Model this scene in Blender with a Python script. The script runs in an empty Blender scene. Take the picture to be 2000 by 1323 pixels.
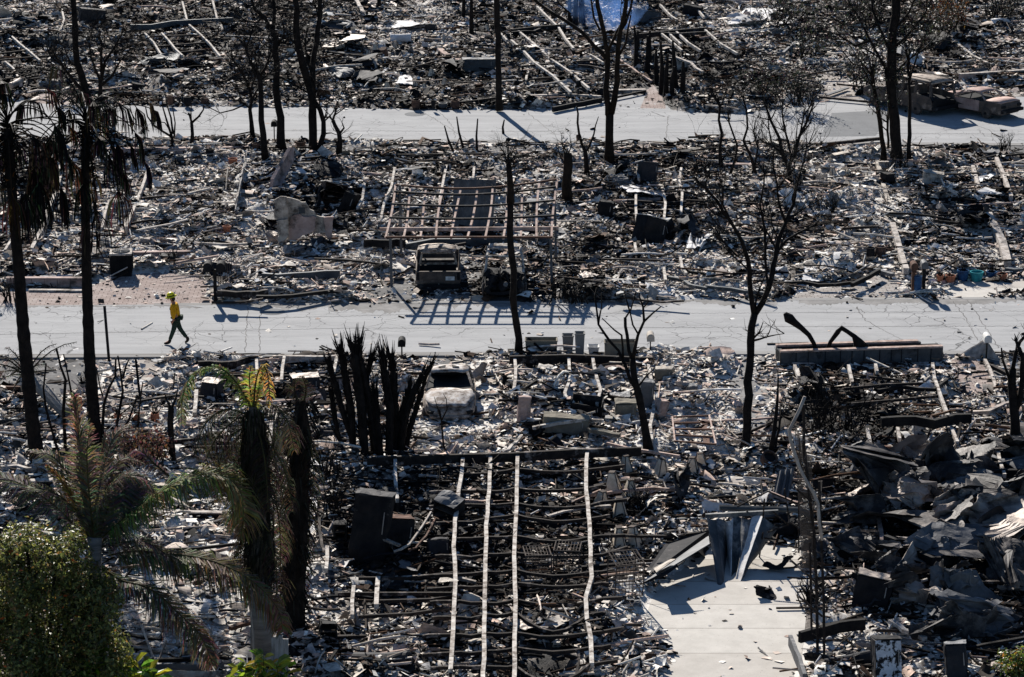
import bpy, math, random
import numpy as np
from mathutils import Vector, Matrix, Euler, noise
R = math.radians
rnd = random.Random(7)
nr = np.random.RandomState(11)
S = bpy.context.scene
COL = S.collection

# ---------------------------------------------------------------- camera
PITCH, FPX, DIST = 16.0, 5700.0, 104.6
ca, sa = math.cos(R(PITCH)), math.sin(R(PITCH))
CAM = Vector((0, -DIST*ca, DIST*sa))
cam = bpy.data.cameras.new('camera'); camo = bpy.data.objects.new('camera', cam); COL.objects.link(camo)
camo.location = CAM; camo.rotation_euler = (R(90-PITCH), 0, 0)
cam.sensor_width = 36; cam.lens = FPX/2000*36; cam.clip_start = 1; cam.clip_end = 3000
S.camera = camo
# ---------------------------------------------------------------- sky, sun, exposure
SUN_EL, SUN_AZ = 28.0, 15.0        # shadows fall towards the viewer and a little to the right
w = bpy.data.worlds.new('World'); S.world = w; w.use_nodes = True
nt = w.node_tree; nt.nodes.clear()
sky = nt.nodes.new('ShaderNodeTexSky'); sky.sky_type = 'NISHITA'; sky.sun_disc = False
sky.sun_elevation = R(SUN_EL); sky.sun_rotation = R(-SUN_AZ)
sky.dust_density = 0.0; sky.ozone_density = 5.0; sky.air_density = 1.0
bg = nt.nodes.new('ShaderNodeBackground'); bg.inputs[1].default_value = 0.05
wo = nt.nodes.new('ShaderNodeOutputWorld')
nt.links.new(sky.outputs[0], bg.inputs[0]); nt.links.new(bg.outputs[0], wo.inputs[0])
sl = bpy.data.lights.new('sun', 'SUN'); sl.energy = 5.0; sl.angle = R(0.5); sl.color = (1.0, 0.945, 0.865)
slo = bpy.data.objects.new('sun', sl); COL.objects.link(slo)
sdir = Vector((math.sin(R(SUN_AZ))*math.cos(R(SUN_EL)), -math.cos(R(SUN_AZ))*math.cos(R(SUN_EL)), -math.sin(R(SUN_EL))))
slo.rotation_euler = sdir.to_track_quat('-Z', 'Y').to_euler(); slo.location = (-20, 60, 60)
S.view_settings.view_transform = 'Standard'; S.view_settings.look = 'None'
S.view_settings.exposure = 1.12; S.view_settings.gamma = 1.0
S.cycles.max_bounces = 4; S.cycles.diffuse_bounces = 1; S.cycles.glossy_bounces = 2
S.cycles.transparent_max_bounces = 6; S.cycles.volume_bounces = 1
S.cycles.sample_clamp_indirect = 4

# ---------------------------------------------------------------- pixel helpers (2000x1323 photo pixels -> world)
def ray(px, py):
    dx = (px-1000)/FPX; dy = -(py-661.5)/FPX
    return Vector((dx, ca+dy*sa, -sa+dy*ca))
def G(px, py, z=0.0):
    d = ray(px, py); t = (z-CAM.z)/d.z
    return CAM + d*t
def P(px, py, Y):
    d = ray(px, py); t = (Y-CAM.y)/d.y
    return CAM + d*t
def SC(py):                         # pixels per metre on the ground at that row
    g = G(1000, py); return FPX/((g-CAM).dot(Vector((0, ca, -sa))))
def SA(py): return abs(ray(1000, py).z)/ray(1000, py).length
def pix(x, y, z=0):
    v = np.stack([x-CAM.x, y-CAM.y, z-CAM.z+0*x]); dep = v[1]*ca - v[2]*sa
    return 1000+FPX*v[0]/dep, 661.5-FPX*(v[1]*sa+v[2]*ca)/dep

# ---------------------------------------------------------------- materials
def mat(name, c1, c2=None, c3=None, thr=0.62, scale=3.0, rough=0.85, metal=0.0, bump=0.3, soft=0.08, stretch=(1, 1, 1), vcol=False, coord='Object', scale3=None, bscale=None):
    m = bpy.data.materials.new(name); m.use_nodes = True
    t = m.node_tree; N = t.nodes; L = t.links; b = N['Principled BSDF']
    tc = N.new('ShaderNodeTexCoord'); mp = N.new('ShaderNodeMapping'); mp.inputs['Scale'].default_value = stretch
    L.new(tc.outputs[coord], mp.inputs[0])
    n1 = N.new('ShaderNodeTexNoise'); n1.inputs['Scale'].default_value = scale; n1.inputs['Detail'].default_value = 7; n1.inputs['Roughness'].default_value = 0.65
    L.new(mp.outputs[0], n1.inputs[0])
    r1 = N.new('ShaderNodeMapRange'); r1.inputs[1].default_value = 0.35; r1.inputs[2].default_value = 0.65
    L.new(n1.outputs[0], r1.inputs[0])
    mx = N.new('ShaderNodeMix'); mx.data_type = 'RGBA'
    mx.inputs[6].default_value = (*c1, 1); mx.inputs[7].default_value = (*(c2 or [c*0.6 for c in c1]), 1)
    L.new(r1.outputs[0], mx.inputs[0]); out = mx.outputs[2]
    if vcol:
        at = N.new('ShaderNodeAttribute'); at.attribute_name = 'Col'
        mu = N.new('ShaderNodeMix'); mu.data_type = 'RGBA'; mu.blend_type = 'MULTIPLY'; mu.inputs[0].default_value = 1
        L.new(at.outputs['Color'], mu.inputs[6]); L.new(out, mu.inputs[7]); out = mu.outputs[2]
    if c3:
        n2 = N.new('ShaderNodeTexNoise'); n2.inputs['Scale'].default_value = scale3 or scale*0.6; n2.inputs['Detail'].default_value = 8; n2.inputs['Roughness'].default_value = 0.7
        L.new(mp.outputs[0], n2.inputs[0])
        r2 = N.new('ShaderNodeMapRange'); r2.inputs[1].default_value = thr-soft; r2.inputs[2].default_value = thr+soft
        L.new(n2.outputs[0], r2.inputs[0])
        m3 = N.new('ShaderNodeMix'); m3.data_type = 'RGBA'; m3.inputs[7].default_value = (*c3, 1)
        L.new(r2.outputs[0], m3.inputs[0]); L.new(out, m3.inputs[6]); out = m3.outputs[2]
    L.new(out, b.inputs['Base Color'])
    b.inputs['Roughness'].default_value = rough; b.inputs['Metallic'].default_value = metal
    b.inputs['Specular IOR Level'].default_value = 0.06
    if bump:
        n3 = N.new('ShaderNodeTexNoise'); n3.inputs['Scale'].default_value = bscale or scale*4; n3.inputs['Detail'].default_value = 5
        L.new(mp.outputs[0], n3.inputs[0])
        bp = N.new('ShaderNodeBump'); bp.inputs['Strength'].default_value = bump; bp.inputs['Distance'].default_value = 0.03
        L.new(n3.outputs[0], bp.inputs['Height']); L.new(bp.outputs[0], b.inputs['Normal'])
    return m
M = {}
def mk(k, *a, **kw): M[k] = mat(k, *a, **kw)
mk('char_bark', (.006, .0055, .0055), (.02, .016, .014), (.1, .055, .03), thr=.75, scale=4, bump=.8)
mk('char_bark_brown', (.008, .007, .006), (.025, .018, .013), (.14, .075, .04), thr=.72, scale=3, bump=.8)
mk('twig', (.008, .007, .006), (.024, .02, .018), bump=0)
mk('char', (.008, .008, .009), (.024, .021, .019), (.3, .28, .26), thr=.72, scale=3)
mk('char_metal', (.007, .008, .01), (.022, .02, .02), (.17, .15, .14), thr=.68, scale=2.2, rough=.8)
mk('beam_dark', (.012, .011, .011), (.035, .027, .023), (.3, .26, .24), thr=.64, scale=4)
mk('ash_steel', (.52, .49, .45), (.24, .2, .17), (.06, .045, .035), thr=.58, scale=5, scale3=2.5)
mk('ash_wood', (.5, .46, .42), (.24, .2, .17), (.05, .045, .04), thr=.58, scale=5)
mk('rust', (.12, .06, .04), (.05, .032, .026), (.3, .2, .15), thr=.66, scale=5)
mk('rust_pale', (.42, .33, .29), (.24, .16, .13), (.1, .07, .05), thr=.62, scale=5)
mk('sheet_dark', (.018, .019, .022), (.045, .042, .044), (.24, .21, .19), thr=.68, scale=1.6, rough=.75)
mk('roof_skin', (.018, .018, .02), (.05, .043, .04), (.3, .26, .23), thr=.6, scale=1.1, rough=.6, soft=.14, bump=.5, bscale=5)
mk('sheet_grey', (.13, .13, .135), (.06, .062, .066), (.36, .34, .33), thr=.64, scale=1.5, rough=.65, metal=.1)
mk('sheet_blue', (.075, .083, .09), (.035, .04, .045), (.26, .25, .24), thr=.65, scale=1.5, rough=.65, metal=.1)
mk('sheet_tan', (.34, .29, .25), (.16, .13, .115), (.05, .045, .045), thr=.58, scale=2, rough=.6, metal=.2)
mk('sheet_white', (.62, .61, .6), (.42, .4, .39), (.14, .12, .11), thr=.67, scale=1.8, rough=.7)
mk('peeling', (.6, .6, .62), (.4, .41, .44), (.02, .018, .018), thr=.52, scale=5, soft=.02)
mk('stucco', (.46, .42, .37), (.3, .26, .22), (.05, .042, .038), thr=.53, scale=2.5, bump=.3)
mk('stucco_pink', (.4, .31, .28), (.27, .19, .165), (.06, .05, .045), thr=.58, scale=2.5)
mk('terracotta', (.34, .13, .075), (.2, .085, .055), (.08, .06, .05), thr=.62, scale=6)
mk('terracotta_dark', (.12, .07, .05), (.05, .035, .03), scale=6)
mk('glaze_teal', (.04, .3, .31), (.03, .17, .19), (.04, .04, .04), thr=.66, scale=5, rough=.3)
mk('glaze_blue', (.03, .09, .2), (.02, .04, .09), (.04, .04, .04), thr=.66, scale=5, rough=.3)
mk('pier', (.62, .53, .41), (.42, .35, .27), (.1, .08, .06), thr=.66, scale=6)
mk('white_paint', (.66, .66, .64), (.42, .4, .38), (.16, .13, .11), thr=.66, scale=5)
mk('tan_bin', (.2, .18, .14), (.12, .105, .085), (.06, .055, .05), thr=.66, scale=3)
mk('grey_bin', (.16, .16, .155), (.18, .175, .17), (.06, .055, .05), thr=.66, scale=3)
mk('car_ash', (.4, .35, .3), (.2, .145, .11), (.04, .032, .028), thr=.55, scale=6, rough=.7)
mk('car_white', (.52, .5, .48), (.26, .2, .16), (.08, .055, .042), thr=.55, scale=5, rough=.7)
mk('car_dark', (.045, .04, .038), (.11, .085, .07), (.3, .24, .2), thr=.62, scale=3, rough=.7)
mk('car_pink', (.42, .3, .26), (.26, .17, .145), (.08, .06, .055), thr=.6, scale=3, rough=.7)
mk('black', (.01, .01, .011), (.02, .02, .021), bump=0)
mk('wire', (.09, .07, .06), (.04, .035, .03), bump=0)
mk('wire_pale', (.36, .33, .3), (.2, .17, .15), bump=0)
mk('leaf', (1, 1, 1), (.55, .55, .55), scale=6, vcol=True, bump=0, rough=.5)
M['leaf'].node_tree.nodes['Principled BSDF'].inputs['Specular IOR Level'].default_value = .5
mk('frond', (1, 1, 1), (.6, .6, .6), scale=4, vcol=True, bump=0, rough=.6)
mk('rubble', (1, 1, 1), (.5, .49, .48), (.05, .047, .045), thr=.66, scale=5, vcol=True, bump=.25, bscale=14)
mk('palm_trunk', (.06, .055, .05), (.12, .11, .1), (.02, .02, .02), thr=.55, scale=3, stretch=(1, 1, 3), bump=.6)
mk('palm_grey', (.13, .125, .12), (.2, .19, .18), (.04, .04, .04), thr=.6, scale=3, stretch=(.4, .4, 4), bump=.5)
mk('grey_wood', (.4, .38, .36), (.25, .235, .22), (.1, .09, .08), thr=.6, scale=6, stretch=(3, 3, .4))
mk('yellow_shirt', (.6, .32, .015), (.45, .21, .01), scale=9, bump=.5)
mk('yellow_helmet', (.7, .62, .03), (.6, .5, .02), scale=6, rough=.35, bump=0)
mk('block_dark', (.085, .088, .09), (.05, .05, .052), (.02, .02, .02), thr=.62, scale=3)
mk('green_cloth', (.028, .045, .032), (.018, .028, .022), scale=9, bump=.5)
mk('skin', (.42, .2, .13), (.36, .16, .1), scale=9, bump=0, rough=.6)
mk('boot', (.015, .013, .012), (.03, .025, .02), bump=0)

# ---------------------------------------------------------------- mesh builder
for k_ in ('leaf', 'frond'):
    t_ = M[k_].node_tree; p_ = t_.nodes['Principled BSDF']; tr_ = t_.nodes.new('ShaderNodeBsdfTranslucent'); mx_ = t_.nodes.new('ShaderNodeMixShader'); mx_.inputs[0].default_value = .45
    t_.links.new(p_.inputs['Base Color'].links[0].from_socket, tr_.inputs[0]); t_.links.new(p_.outputs[0], mx_.inputs[1]); t_.links.new(tr_.outputs[0], mx_.inputs[2]); t_.links.new(mx_.outputs[0], t_.nodes['Material Output'].inputs[0])
class MB:
    def __init__(s): s.v = []; s.f = []; s.c = []; s.col = None
    def add(s, vs, fs):
        n = len(s.v); s.v.extend([tuple(v) for v in vs]); s.f.extend([tuple(i+n for i in f) for f in fs])
        s.c.extend([s.col]*len(fs))
        return s
    def box(s, c, size, rot=None, taper=1.0):
        x, y, z = size[0]/2, size[1]/2, size[2]/2
        vs = [Vector((sx*x*(taper if sz > 0 else 1), sy*y*(taper if sz > 0 else 1), sz*z)) for sz in (-1, 1) for sx, sy in ((-1, -1), (1, -1), (1, 1), (-1, 1))]
        if rot is not None:
            m = rot if isinstance(rot, Matrix) else Euler(rot).to_matrix()
            vs = [m @ v for v in vs]
        c = Vector(c)
        return s.add([v+c for v in vs], [(3, 2, 1, 0), (4, 5, 6, 7), (0, 1, 5, 4), (1, 2, 6, 5), (2, 3, 7, 6), (3, 0, 4, 7)])
    def bar(s, a, b, w, h, up=Vector((0, 0, 1))):
        a, b = Vector(a), Vector(b); d = (b-a)
        if d.length < 1e-5: return s
        d.normalize(); sd = d.cross(up)
        if sd.length < 1e-3: sd = d.cross(Vector((0, 1, 0)))
        sd.normalize(); u = sd.cross(d)
        vs = [p+sd*(i*w/2)+u*(j*h/2) for p in (a, b) for i, j in ((-1, -1), (1, -1), (1, 1), (-1, 1))]
        return s.add(vs, [(0, 1, 2, 3), (7, 6, 5, 4), (0, 4, 5, 1), (1, 5, 6, 2), (2, 6, 7, 3), (3, 7, 4, 0)])
    def strip(s, pts, w, h):            # bent beam of rectangular section through points
        pts = [Vector(p) for p in pts]; n = len(pts); vs = []
        for i, p in enumerate(pts):
            d = (pts[min(i+1, n-1)]-pts[max(i-1, 0)]).normalized(); sd = d.cross(Vector((0, 0, 1)))
            if sd.length < 1e-3: sd = Vector((1, 0, 0))
            sd.normalize(); u = sd.cross(d)
            vs += [p+sd*(a*w/2)+u*(b*h/2) for a, b in ((-1, -1), (1, -1), (1, 1), (-1, 1))]
        fs = [(0, 1, 2, 3), tuple(4*(n-1)+k for k in (3, 2, 1, 0))]
        for i in range(n-1):
            for k in range(4): fs.append((4*i+k, 4*i+4+k, 4*i+4+(k+1) % 4, 4*i+(k+1) % 4))
        return s.add(vs, fs)
    def tube(s, pts, rads, n=6, jit=0.0):
        pts = [Vector(p) for p in pts]; m = len(pts)
        if not hasattr(rads, '__len__'): rads = [rads]*m
        vs = []; prev = None
        for i, p in enumerate(pts):
            d = pts[min(i+1, m-1)]-pts[max(i-1, 0)]
            if d.length < 1e-6: d = Vector((0, 0, 1))
            d.normalize()
            if prev is None: a = d.orthogonal().normalized()
            else:
                a = prev - d*prev.dot(d)
                a = a.normalized() if a.length > 1e-4 else d.orthogonal().normalized()
            prev = a; b = d.cross(a)
            for k in range(n):
                t = 2*math.pi*k/n; r = rads[i]*(1+jit*(rnd.random()-.5))
                vs.append(p+a*(r*math.cos(t))+b*(r*math.sin(t)))
        fs = [tuple(range(n-1, -1, -1)), tuple((m-1)*n+k for k in range(n))]
        for i in range(m-1):
            for k in range(n): fs.append((i*n+k, i*n+(k+1) % n, (i+1)*n+(k+1) % n, (i+1)*n+k))
        return s.add(vs, fs)
    def lathe(s, c, prof, n=16, rot=None):
        vs = []; c = Vector(c)
        for r, z in prof:
            for k in range(n):
                t = 2*math.pi*k/n; v = Vector((r*math.cos(t), r*math.sin(t), z))
                if rot is not None: v = rot @ v
                vs.append(v+c)
        m = len(prof); fs = []
        for i in range(m-1):
            for k in range(n): fs.append((i*n+k, i*n+(k+1) % n, (i+1)*n+(k+1) % n, (i+1)*n+k))
        fs.append(tuple(range(n-1, -1, -1))); fs.append(tuple((m-1)*n+k for k in range(n)))
        return s.add(vs, fs)
    def prism(s, poly, z0, z1):
        n = len(poly)
        vs = [(p[0], p[1], z0) for p in poly]+[(p[0], p[1], z1) for p in poly]
        fs = [tuple(range(n-1, -1, -1)), tuple(range(n, 2*n))]+[(i, (i+1) % n, n+(i+1) % n, n+i) for i in range(n)]
        return s.add(vs, fs)
    def slab(s, pts, th):               # polygon in 3D given thickness along its normal
        pts = [Vector(p) for p in pts]; nrm = (pts[1]-pts[0]).cross(pts[2]-pts[0]).normalized()*th; n = len(pts)
        return s.add(pts+[p+nrm for p in pts], [tuple(range(n-1, -1, -1)), tuple(range(n, 2*n))]+[(i, (i+1) % n, n+(i+1) % n, n+i) for i in range(n)])
    def build(s, name, m, parent=None, local=False, smooth=False, origin=None):
        me = bpy.data.meshes.new(name)
        root = parent
        while root is not None and root.parent is not None: root = root.parent
        if local: off = Vector((0, 0, 0))
        elif root is not None: off = Vector(root.location)
        elif origin is not None: off = Vector(origin)
        else:
            xs = [v[0] for v in s.v]; ys = [v[1] for v in s.v]; zs = [v[2] for v in s.v]
            off = Vector(((min(xs)+max(xs))/2, (min(ys)+max(ys))/2, min(zs)))
        me.from_pydata([(v[0]-off[0], v[1]-off[1], v[2]-off[2]) for v in s.v], [], s.f)
        if any(c is not None for c in s.c):
            at = me.color_attributes.new('Col', 'FLOAT_COLOR', 'CORNER')
            cs = np.ones((len(me.loops), 4), dtype=np.float32); k = 0
            for f, c in zip(s.f, s.c):
                if c is not None: cs[k:k+len(f), :3] = c
                k += len(f)
            at.data.foreach_set('color', cs.ravel())
        me.materials.append(M[m] if isinstance(m, str) else m)
        if smooth: me.polygons.foreach_set('use_smooth', [True]*len(me.polygons))
        o = bpy.data.objects.new(name, me); COL.objects.link(o)
        if root is None and not local: o.location = off
        if parent is not None: o.parent = parent
        return o
def tag(o, label=None, cat=None, group=None, kind=None):
    if label: o['label'] = label
    if cat: o['category'] = cat
    if group: o['group'] = group
    if kind: o['kind'] = kind
    return o
def thing(name, label, cat, loc, rotz=0, group=None):
    o = bpy.data.objects.new(name, None); COL.objects.link(o); o.location = loc; o.rotation_euler = (0, 0, rotz)
    o.empty_display_size = .3
    return tag(o, label, cat, group)
def dup(root, loc, rotz=0, label=None, scale=None):
    r = root.copy(); COL.objects.link(r); r.location = loc; r.rotation_euler = (0, 0, rotz)
    if scale: r.scale = scale
    if label: r['label'] = label
    for ch in list(root.children):
        c = ch.copy(); COL.objects.link(c); c.parent = r
        for g in list(ch.children):
            d = g.copy(); COL.objects.link(d); d.parent = c
    return r
PENDING = []    # (object, look phrase) of scattered finds, labelled by their nearest landmark at the end
def later(o, look, cat, group): tag(o, look, cat, group); PENDING.append(o); return o
# ---------------------------------------------------------------- ground plan (photo pixels of flat ground outlines)
ROAD_NEAR = [(-300, 600), (300, 596), (1000, 590), (1600, 585), (2400, 582), (2400, 694), (1500, 694), (1000, 696), (0, 701), (-300, 702)]
ROAD_FAR = [(-300, 196), (20, 200), (120, 205), (300, 208), (700, 212), (1000, 215), (1250, 214), (1450, 220), (1560, 210), (1600, 196), (1760, 192), (2000, 190), (2300, 190),
            (2300, 288), (2000, 285), (1500, 282), (1100, 280), (700, 276), (250, 274), (-300, 270)]
FLAT = {  # name: (kind of surface, outline, share of debris left on it)
 'driveway_pavers_pink': ('paver_pink', [(-60, 572), (60, 570), (180, 560), (235, 535), (300, 525), (400, 545), (424, 575), (420, 596), (-60, 601)], .06),
 'driveway_pavers_grey': ('paver_grey', [(1490, 592), (1530, 571), (1640, 560), (1700, 535), (1752, 535), (1762, 586), (1640, 588)], .1),
 'parking_pad_white': ('concrete', [(1845, 583), (1838, 553), (1900, 549), (2060, 548), (2060, 581)], .02),
 'driveway_concrete': ('concrete_tan', [(195, 701), (320, 700), (330, 760), (240, 790), (205, 815), (200, 770), (215, 725)], .28),
 'parking_pad_asphalt': ('asphalt_dark', [(-60, 703), (208, 702), (196, 745), (180, 772), (110, 775), (60, 752), (-60, 752)], .1),
 'driveway_brick': ('paver_pink', [(1858, 700), (1915, 700), (1948, 772), (1880, 776), (1862, 740)], .12),
 'parking_pad_dark': ('asphalt_dark', [(1925, 698), (2080, 698), (2080, 760), (1990, 750), (1945, 735)], .25),
 'slab_concrete': ('concrete', [(1262, 1200), (1290, 1130), (1350, 1085), (1420, 1050), (1560, 1062), (1578, 1165), (1572, 1230), (1560, 1330), (1560, 1420), (1290, 1420), (1275, 1290)], .012),
 'driveway_ashen': ('asphalt_dark', [(760, 699), (915, 698), (905, 722), (840, 725), (800, 712)], .25),
 'lane_ashen': ('asphalt_ash', [(1415, 697), (1515, 697), (1508, 760), (1490, 880), (1440, 880), (1430, 780)], .35),
 'apron_far': ('asphalt', [(1085, 214), (1190, 188), (1262, 180), (1300, 190), (1330, 216)], .02),
 'path_pavers': ('paver_pink', [(1250, 212), (1262, 185), (1258, 172), (1275, 166), (1300, 190), (1300, 213)], .03),
 'driveway_far': ('concrete_tan', [(1592, 134), (1625, 140), (1668, 170), (1700, 198), (1600, 198), (1598, 165)], .12),
 'driveway_far_left': ('asphalt', [(-60, 188), (45, 186), (60, 206), (-60, 202)], .05),
 'patio_pavers': ('paver_pink', [(55, 188), (130, 178), (190, 188), (160, 208), (62, 206)], .1),
 'verge_ashen': ('asphalt_dark', [(520, 279), (1110, 283), (1060, 306), (800, 300), (640, 312), (560, 300)], .45),
 'verge_right': ('asphalt_dark', [(1560, 284), (2100, 286), (2100, 305), (1900, 312), (1800, 300), (1640, 300)], .3),
 'lane_mid_asphalt': ('asphalt_dark', [(880, 470), (935, 470), (950, 590), (800, 593), (690, 590), (700, 560), (790, 540)], .3),
 'slab_small': ('concrete_tan', [(1428, 935), (1474, 934), (1480, 976), (1430, 978)], .1),
 'patio_lower': ('concrete', [(245, 1100), (320, 1075), (470, 1095), (490, 1180), (480, 1290), (260, 1290), (235, 1200)], .85),
 'patch_asphalt': ('asphalt_patch', [(1625, 222), (1712, 217), (1738, 221), (1710, 266), (1602, 268)], .02),
}
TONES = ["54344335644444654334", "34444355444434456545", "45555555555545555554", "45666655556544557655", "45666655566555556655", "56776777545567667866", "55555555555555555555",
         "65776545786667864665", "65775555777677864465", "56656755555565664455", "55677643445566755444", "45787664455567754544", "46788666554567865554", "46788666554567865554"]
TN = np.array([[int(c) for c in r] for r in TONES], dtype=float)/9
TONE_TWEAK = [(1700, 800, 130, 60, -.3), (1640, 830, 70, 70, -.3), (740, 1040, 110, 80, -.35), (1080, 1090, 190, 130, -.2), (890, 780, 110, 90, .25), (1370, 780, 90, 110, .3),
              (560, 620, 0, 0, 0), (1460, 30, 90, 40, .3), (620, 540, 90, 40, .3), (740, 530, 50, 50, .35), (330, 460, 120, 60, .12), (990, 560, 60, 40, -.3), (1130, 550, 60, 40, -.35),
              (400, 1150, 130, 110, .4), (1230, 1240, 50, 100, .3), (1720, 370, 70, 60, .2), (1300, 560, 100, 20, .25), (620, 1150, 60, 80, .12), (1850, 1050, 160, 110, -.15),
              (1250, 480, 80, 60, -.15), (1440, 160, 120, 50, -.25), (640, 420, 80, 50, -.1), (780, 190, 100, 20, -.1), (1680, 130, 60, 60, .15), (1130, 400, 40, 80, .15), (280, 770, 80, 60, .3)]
def w2(poly): return np.array([[*G(x, y)[:2]] for x, y in poly])
def inside(poly, x, y):
    r = np.zeros(x.shape, bool); n = len(poly); j = n-1
    for i in range(n):
        xi, yi = poly[i]; xj, yj = poly[j]
        if yi != yj: r ^= ((yi > y) != (yj > y)) & (x < (xj-xi)*(y-yi)/(yj-yi)+xi)
        j = i
    return r
_vt = nr.rand(256, 256)
def vnoise(x, y, s, o=0):
    x = x*s+o*17.3+500; y = y*s+o*31.7+500; i = np.floor(x).astype(int); j = np.floor(y).astype(int); fx = x-i; fy = y-j
    fx = fx*fx*(3-2*fx); fy = fy*fy*(3-2*fy); a = _vt[i % 256, j % 256]; b = _vt[(i+1) % 256, j % 256]; c = _vt[i % 256, (j+1) % 256]; d = _vt[(i+1) % 256, (j+1) % 256]
    return (a*(1-fx)+b*fx)*(1-fy)+(c*(1-fx)+d*fx)*fy
GX0, GX1, GY0, GY1, GS = -44., 44., -42., 100., .2
gx = np.arange(GX0, GX1, GS); gy = np.arange(GY0, GY1, GS); XX, YY = np.meshgrid(gx, gy)
JX = XX+(vnoise(XX, YY, .9, 1)-.5)*.9+(vnoise(XX, YY, 3, 2)-.5)*.35; JY = YY+(vnoise(XX, YY, .6, 3)-.5)*1.6+(vnoise(XX, YY, 2.5, 4)-.5)*.7
DEN = np.ones(XX.shape)
WP = {k: w2(v[1]) for k, v in FLAT.items()}
for k, v in FLAT.items(): DEN[inside(WP[k], JX, JY)] = v[2]
RN, RF = w2(ROAD_NEAR), w2(ROAD_FAR)
for pg in ([(1500, 700), (1850, 695), (1850, 735), (1500, 745)], [(1730, 175), (2050, 165), (2050, 235), (1800, 235)]): DEN[inside(w2(pg), JX, JY)] = .8
DEN[inside(w2([(815, 712), (950, 712), (965, 790), (950, 848), (815, 845)]), JX, JY)] = .4
JX2 = XX+(JX-XX)*.3; JY2 = YY+(JY-YY)*.35
DEN[inside(RN, JX2, JY2)] = .004; DEN[inside(RF, JX2, JY2)] = .003
def blur(a, n):
    for _ in range(n):
        a = (a+np.roll(a, 1, 0)+np.roll(a, -1, 0)+np.roll(a, 1, 1)+np.roll(a, -1, 1))/5
    return a
HMASK = np.clip(blur((DEN > .9).astype(float), 5)*1.6-.6, 0, 1)
def samp(A, x, y):
    i = np.clip((x-GX0)/GS, 0, A.shape[1]-1.01); j = np.clip((y-GY0)/GS, 0, A.shape[0]-1.01); i0 = i.astype(int); j0 = j.astype(int); fx = i-i0; fy = j-j0
    return (A[j0, i0]*(1-fx)+A[j0, i0+1]*fx)*(1-fy)+(A[j0+1, i0]*(1-fx)+A[j0+1, i0+1]*fx)*fy
def height(x, y):
    h = (vnoise(x, y, .45, 5)-.38)*.6+(vnoise(x, y, 1.1, 6)-.45)*.45+(vnoise(x, y, 2.6, 7)-.5)*.2
    return np.clip(h, -.05, 1)*samp(HMASK, x, y)
def hz(x, y): return float(height(np.array([x]), np.array([y]))[0])
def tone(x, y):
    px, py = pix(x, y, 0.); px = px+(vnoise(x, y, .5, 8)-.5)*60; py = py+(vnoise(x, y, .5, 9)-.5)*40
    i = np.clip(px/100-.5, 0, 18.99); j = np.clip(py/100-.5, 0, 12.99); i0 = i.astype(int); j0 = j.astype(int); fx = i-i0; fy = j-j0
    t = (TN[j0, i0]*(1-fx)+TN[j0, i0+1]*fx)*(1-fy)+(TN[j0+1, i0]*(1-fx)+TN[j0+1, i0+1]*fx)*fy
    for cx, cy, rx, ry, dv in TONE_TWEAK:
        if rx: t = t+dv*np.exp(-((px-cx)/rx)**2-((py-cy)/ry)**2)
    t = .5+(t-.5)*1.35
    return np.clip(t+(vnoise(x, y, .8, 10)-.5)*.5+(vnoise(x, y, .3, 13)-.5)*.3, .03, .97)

# ground: one sheet, fine inside the view, reaching the horizon outside it
def hw(y): return 21.5+(y+42)*.165
NU, NV = 560, 900
vv = np.linspace(0, 1, NV+1); yy = -42+142*(vv*.62+vv**1.6*.38)
uu = np.linspace(-1, 1, NU+1); U, Yg = np.meshgrid(uu, yy); Xg = U*hw(Yg)
Zg = height(Xg, Yg); edge = (np.abs(U) > .999) | (Yg <= -41.99) | (Yg >= 99.9); Zg[edge] = 0
Vg = np.stack([Xg, Yg, Zg], -1).reshape(-1, 3)
idx = np.arange((NU+1)*(NV+1)).reshape(NV+1, NU+1)
Fg = np.stack([idx[:-1, :-1], idx[:-1, 1:], idx[1:, 1:], idx[1:, :-1]], -1).reshape(-1, 4)
c4 = [idx[0, 0], idx[0, -1], idx[-1, -1], idx[-1, 0]]; nb = len(Vg)
Vg = np.vstack([Vg, [[-1500, -300, -.0], [1500, -300, 0], [1500, 2500, 0], [-1500, 2500, 0]]])
def numesh(name, V, F, col=None, m=None, tris=None, attr=None):
    me = bpy.data.meshes.new(name); V = np.asarray(V, np.float32); F = np.asarray(F, np.int32)
    me.vertices.add(len(V)); me.vertices.foreach_set('co', V.ravel())
    k = F.shape[1]; me.loops.add(F.size); me.loops.foreach_set('vertex_index', F.ravel())
    me.polygons.add(len(F)); me.polygons.foreach_set('loop_start', np.arange(0, F.size, k, dtype=np.int32))
    if col is not None:
        a = me.color_attributes.new('Col', 'FLOAT_COLOR', 'POINT'); a.data.foreach_set('color', np.hstack([col, np.ones((len(col), 1))]).astype(np.float32).ravel())
    if attr is not None:
        a = me.attributes.new('ash', 'FLOAT', 'POINT'); a.data.foreach_set('value', attr.astype(np.float32))
    me.update(calc_edges=True); me.validate()
    if m is not None: me.materials.append(m)
    o = bpy.data.objects.new(name, me); COL.objects.link(o); return o
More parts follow.
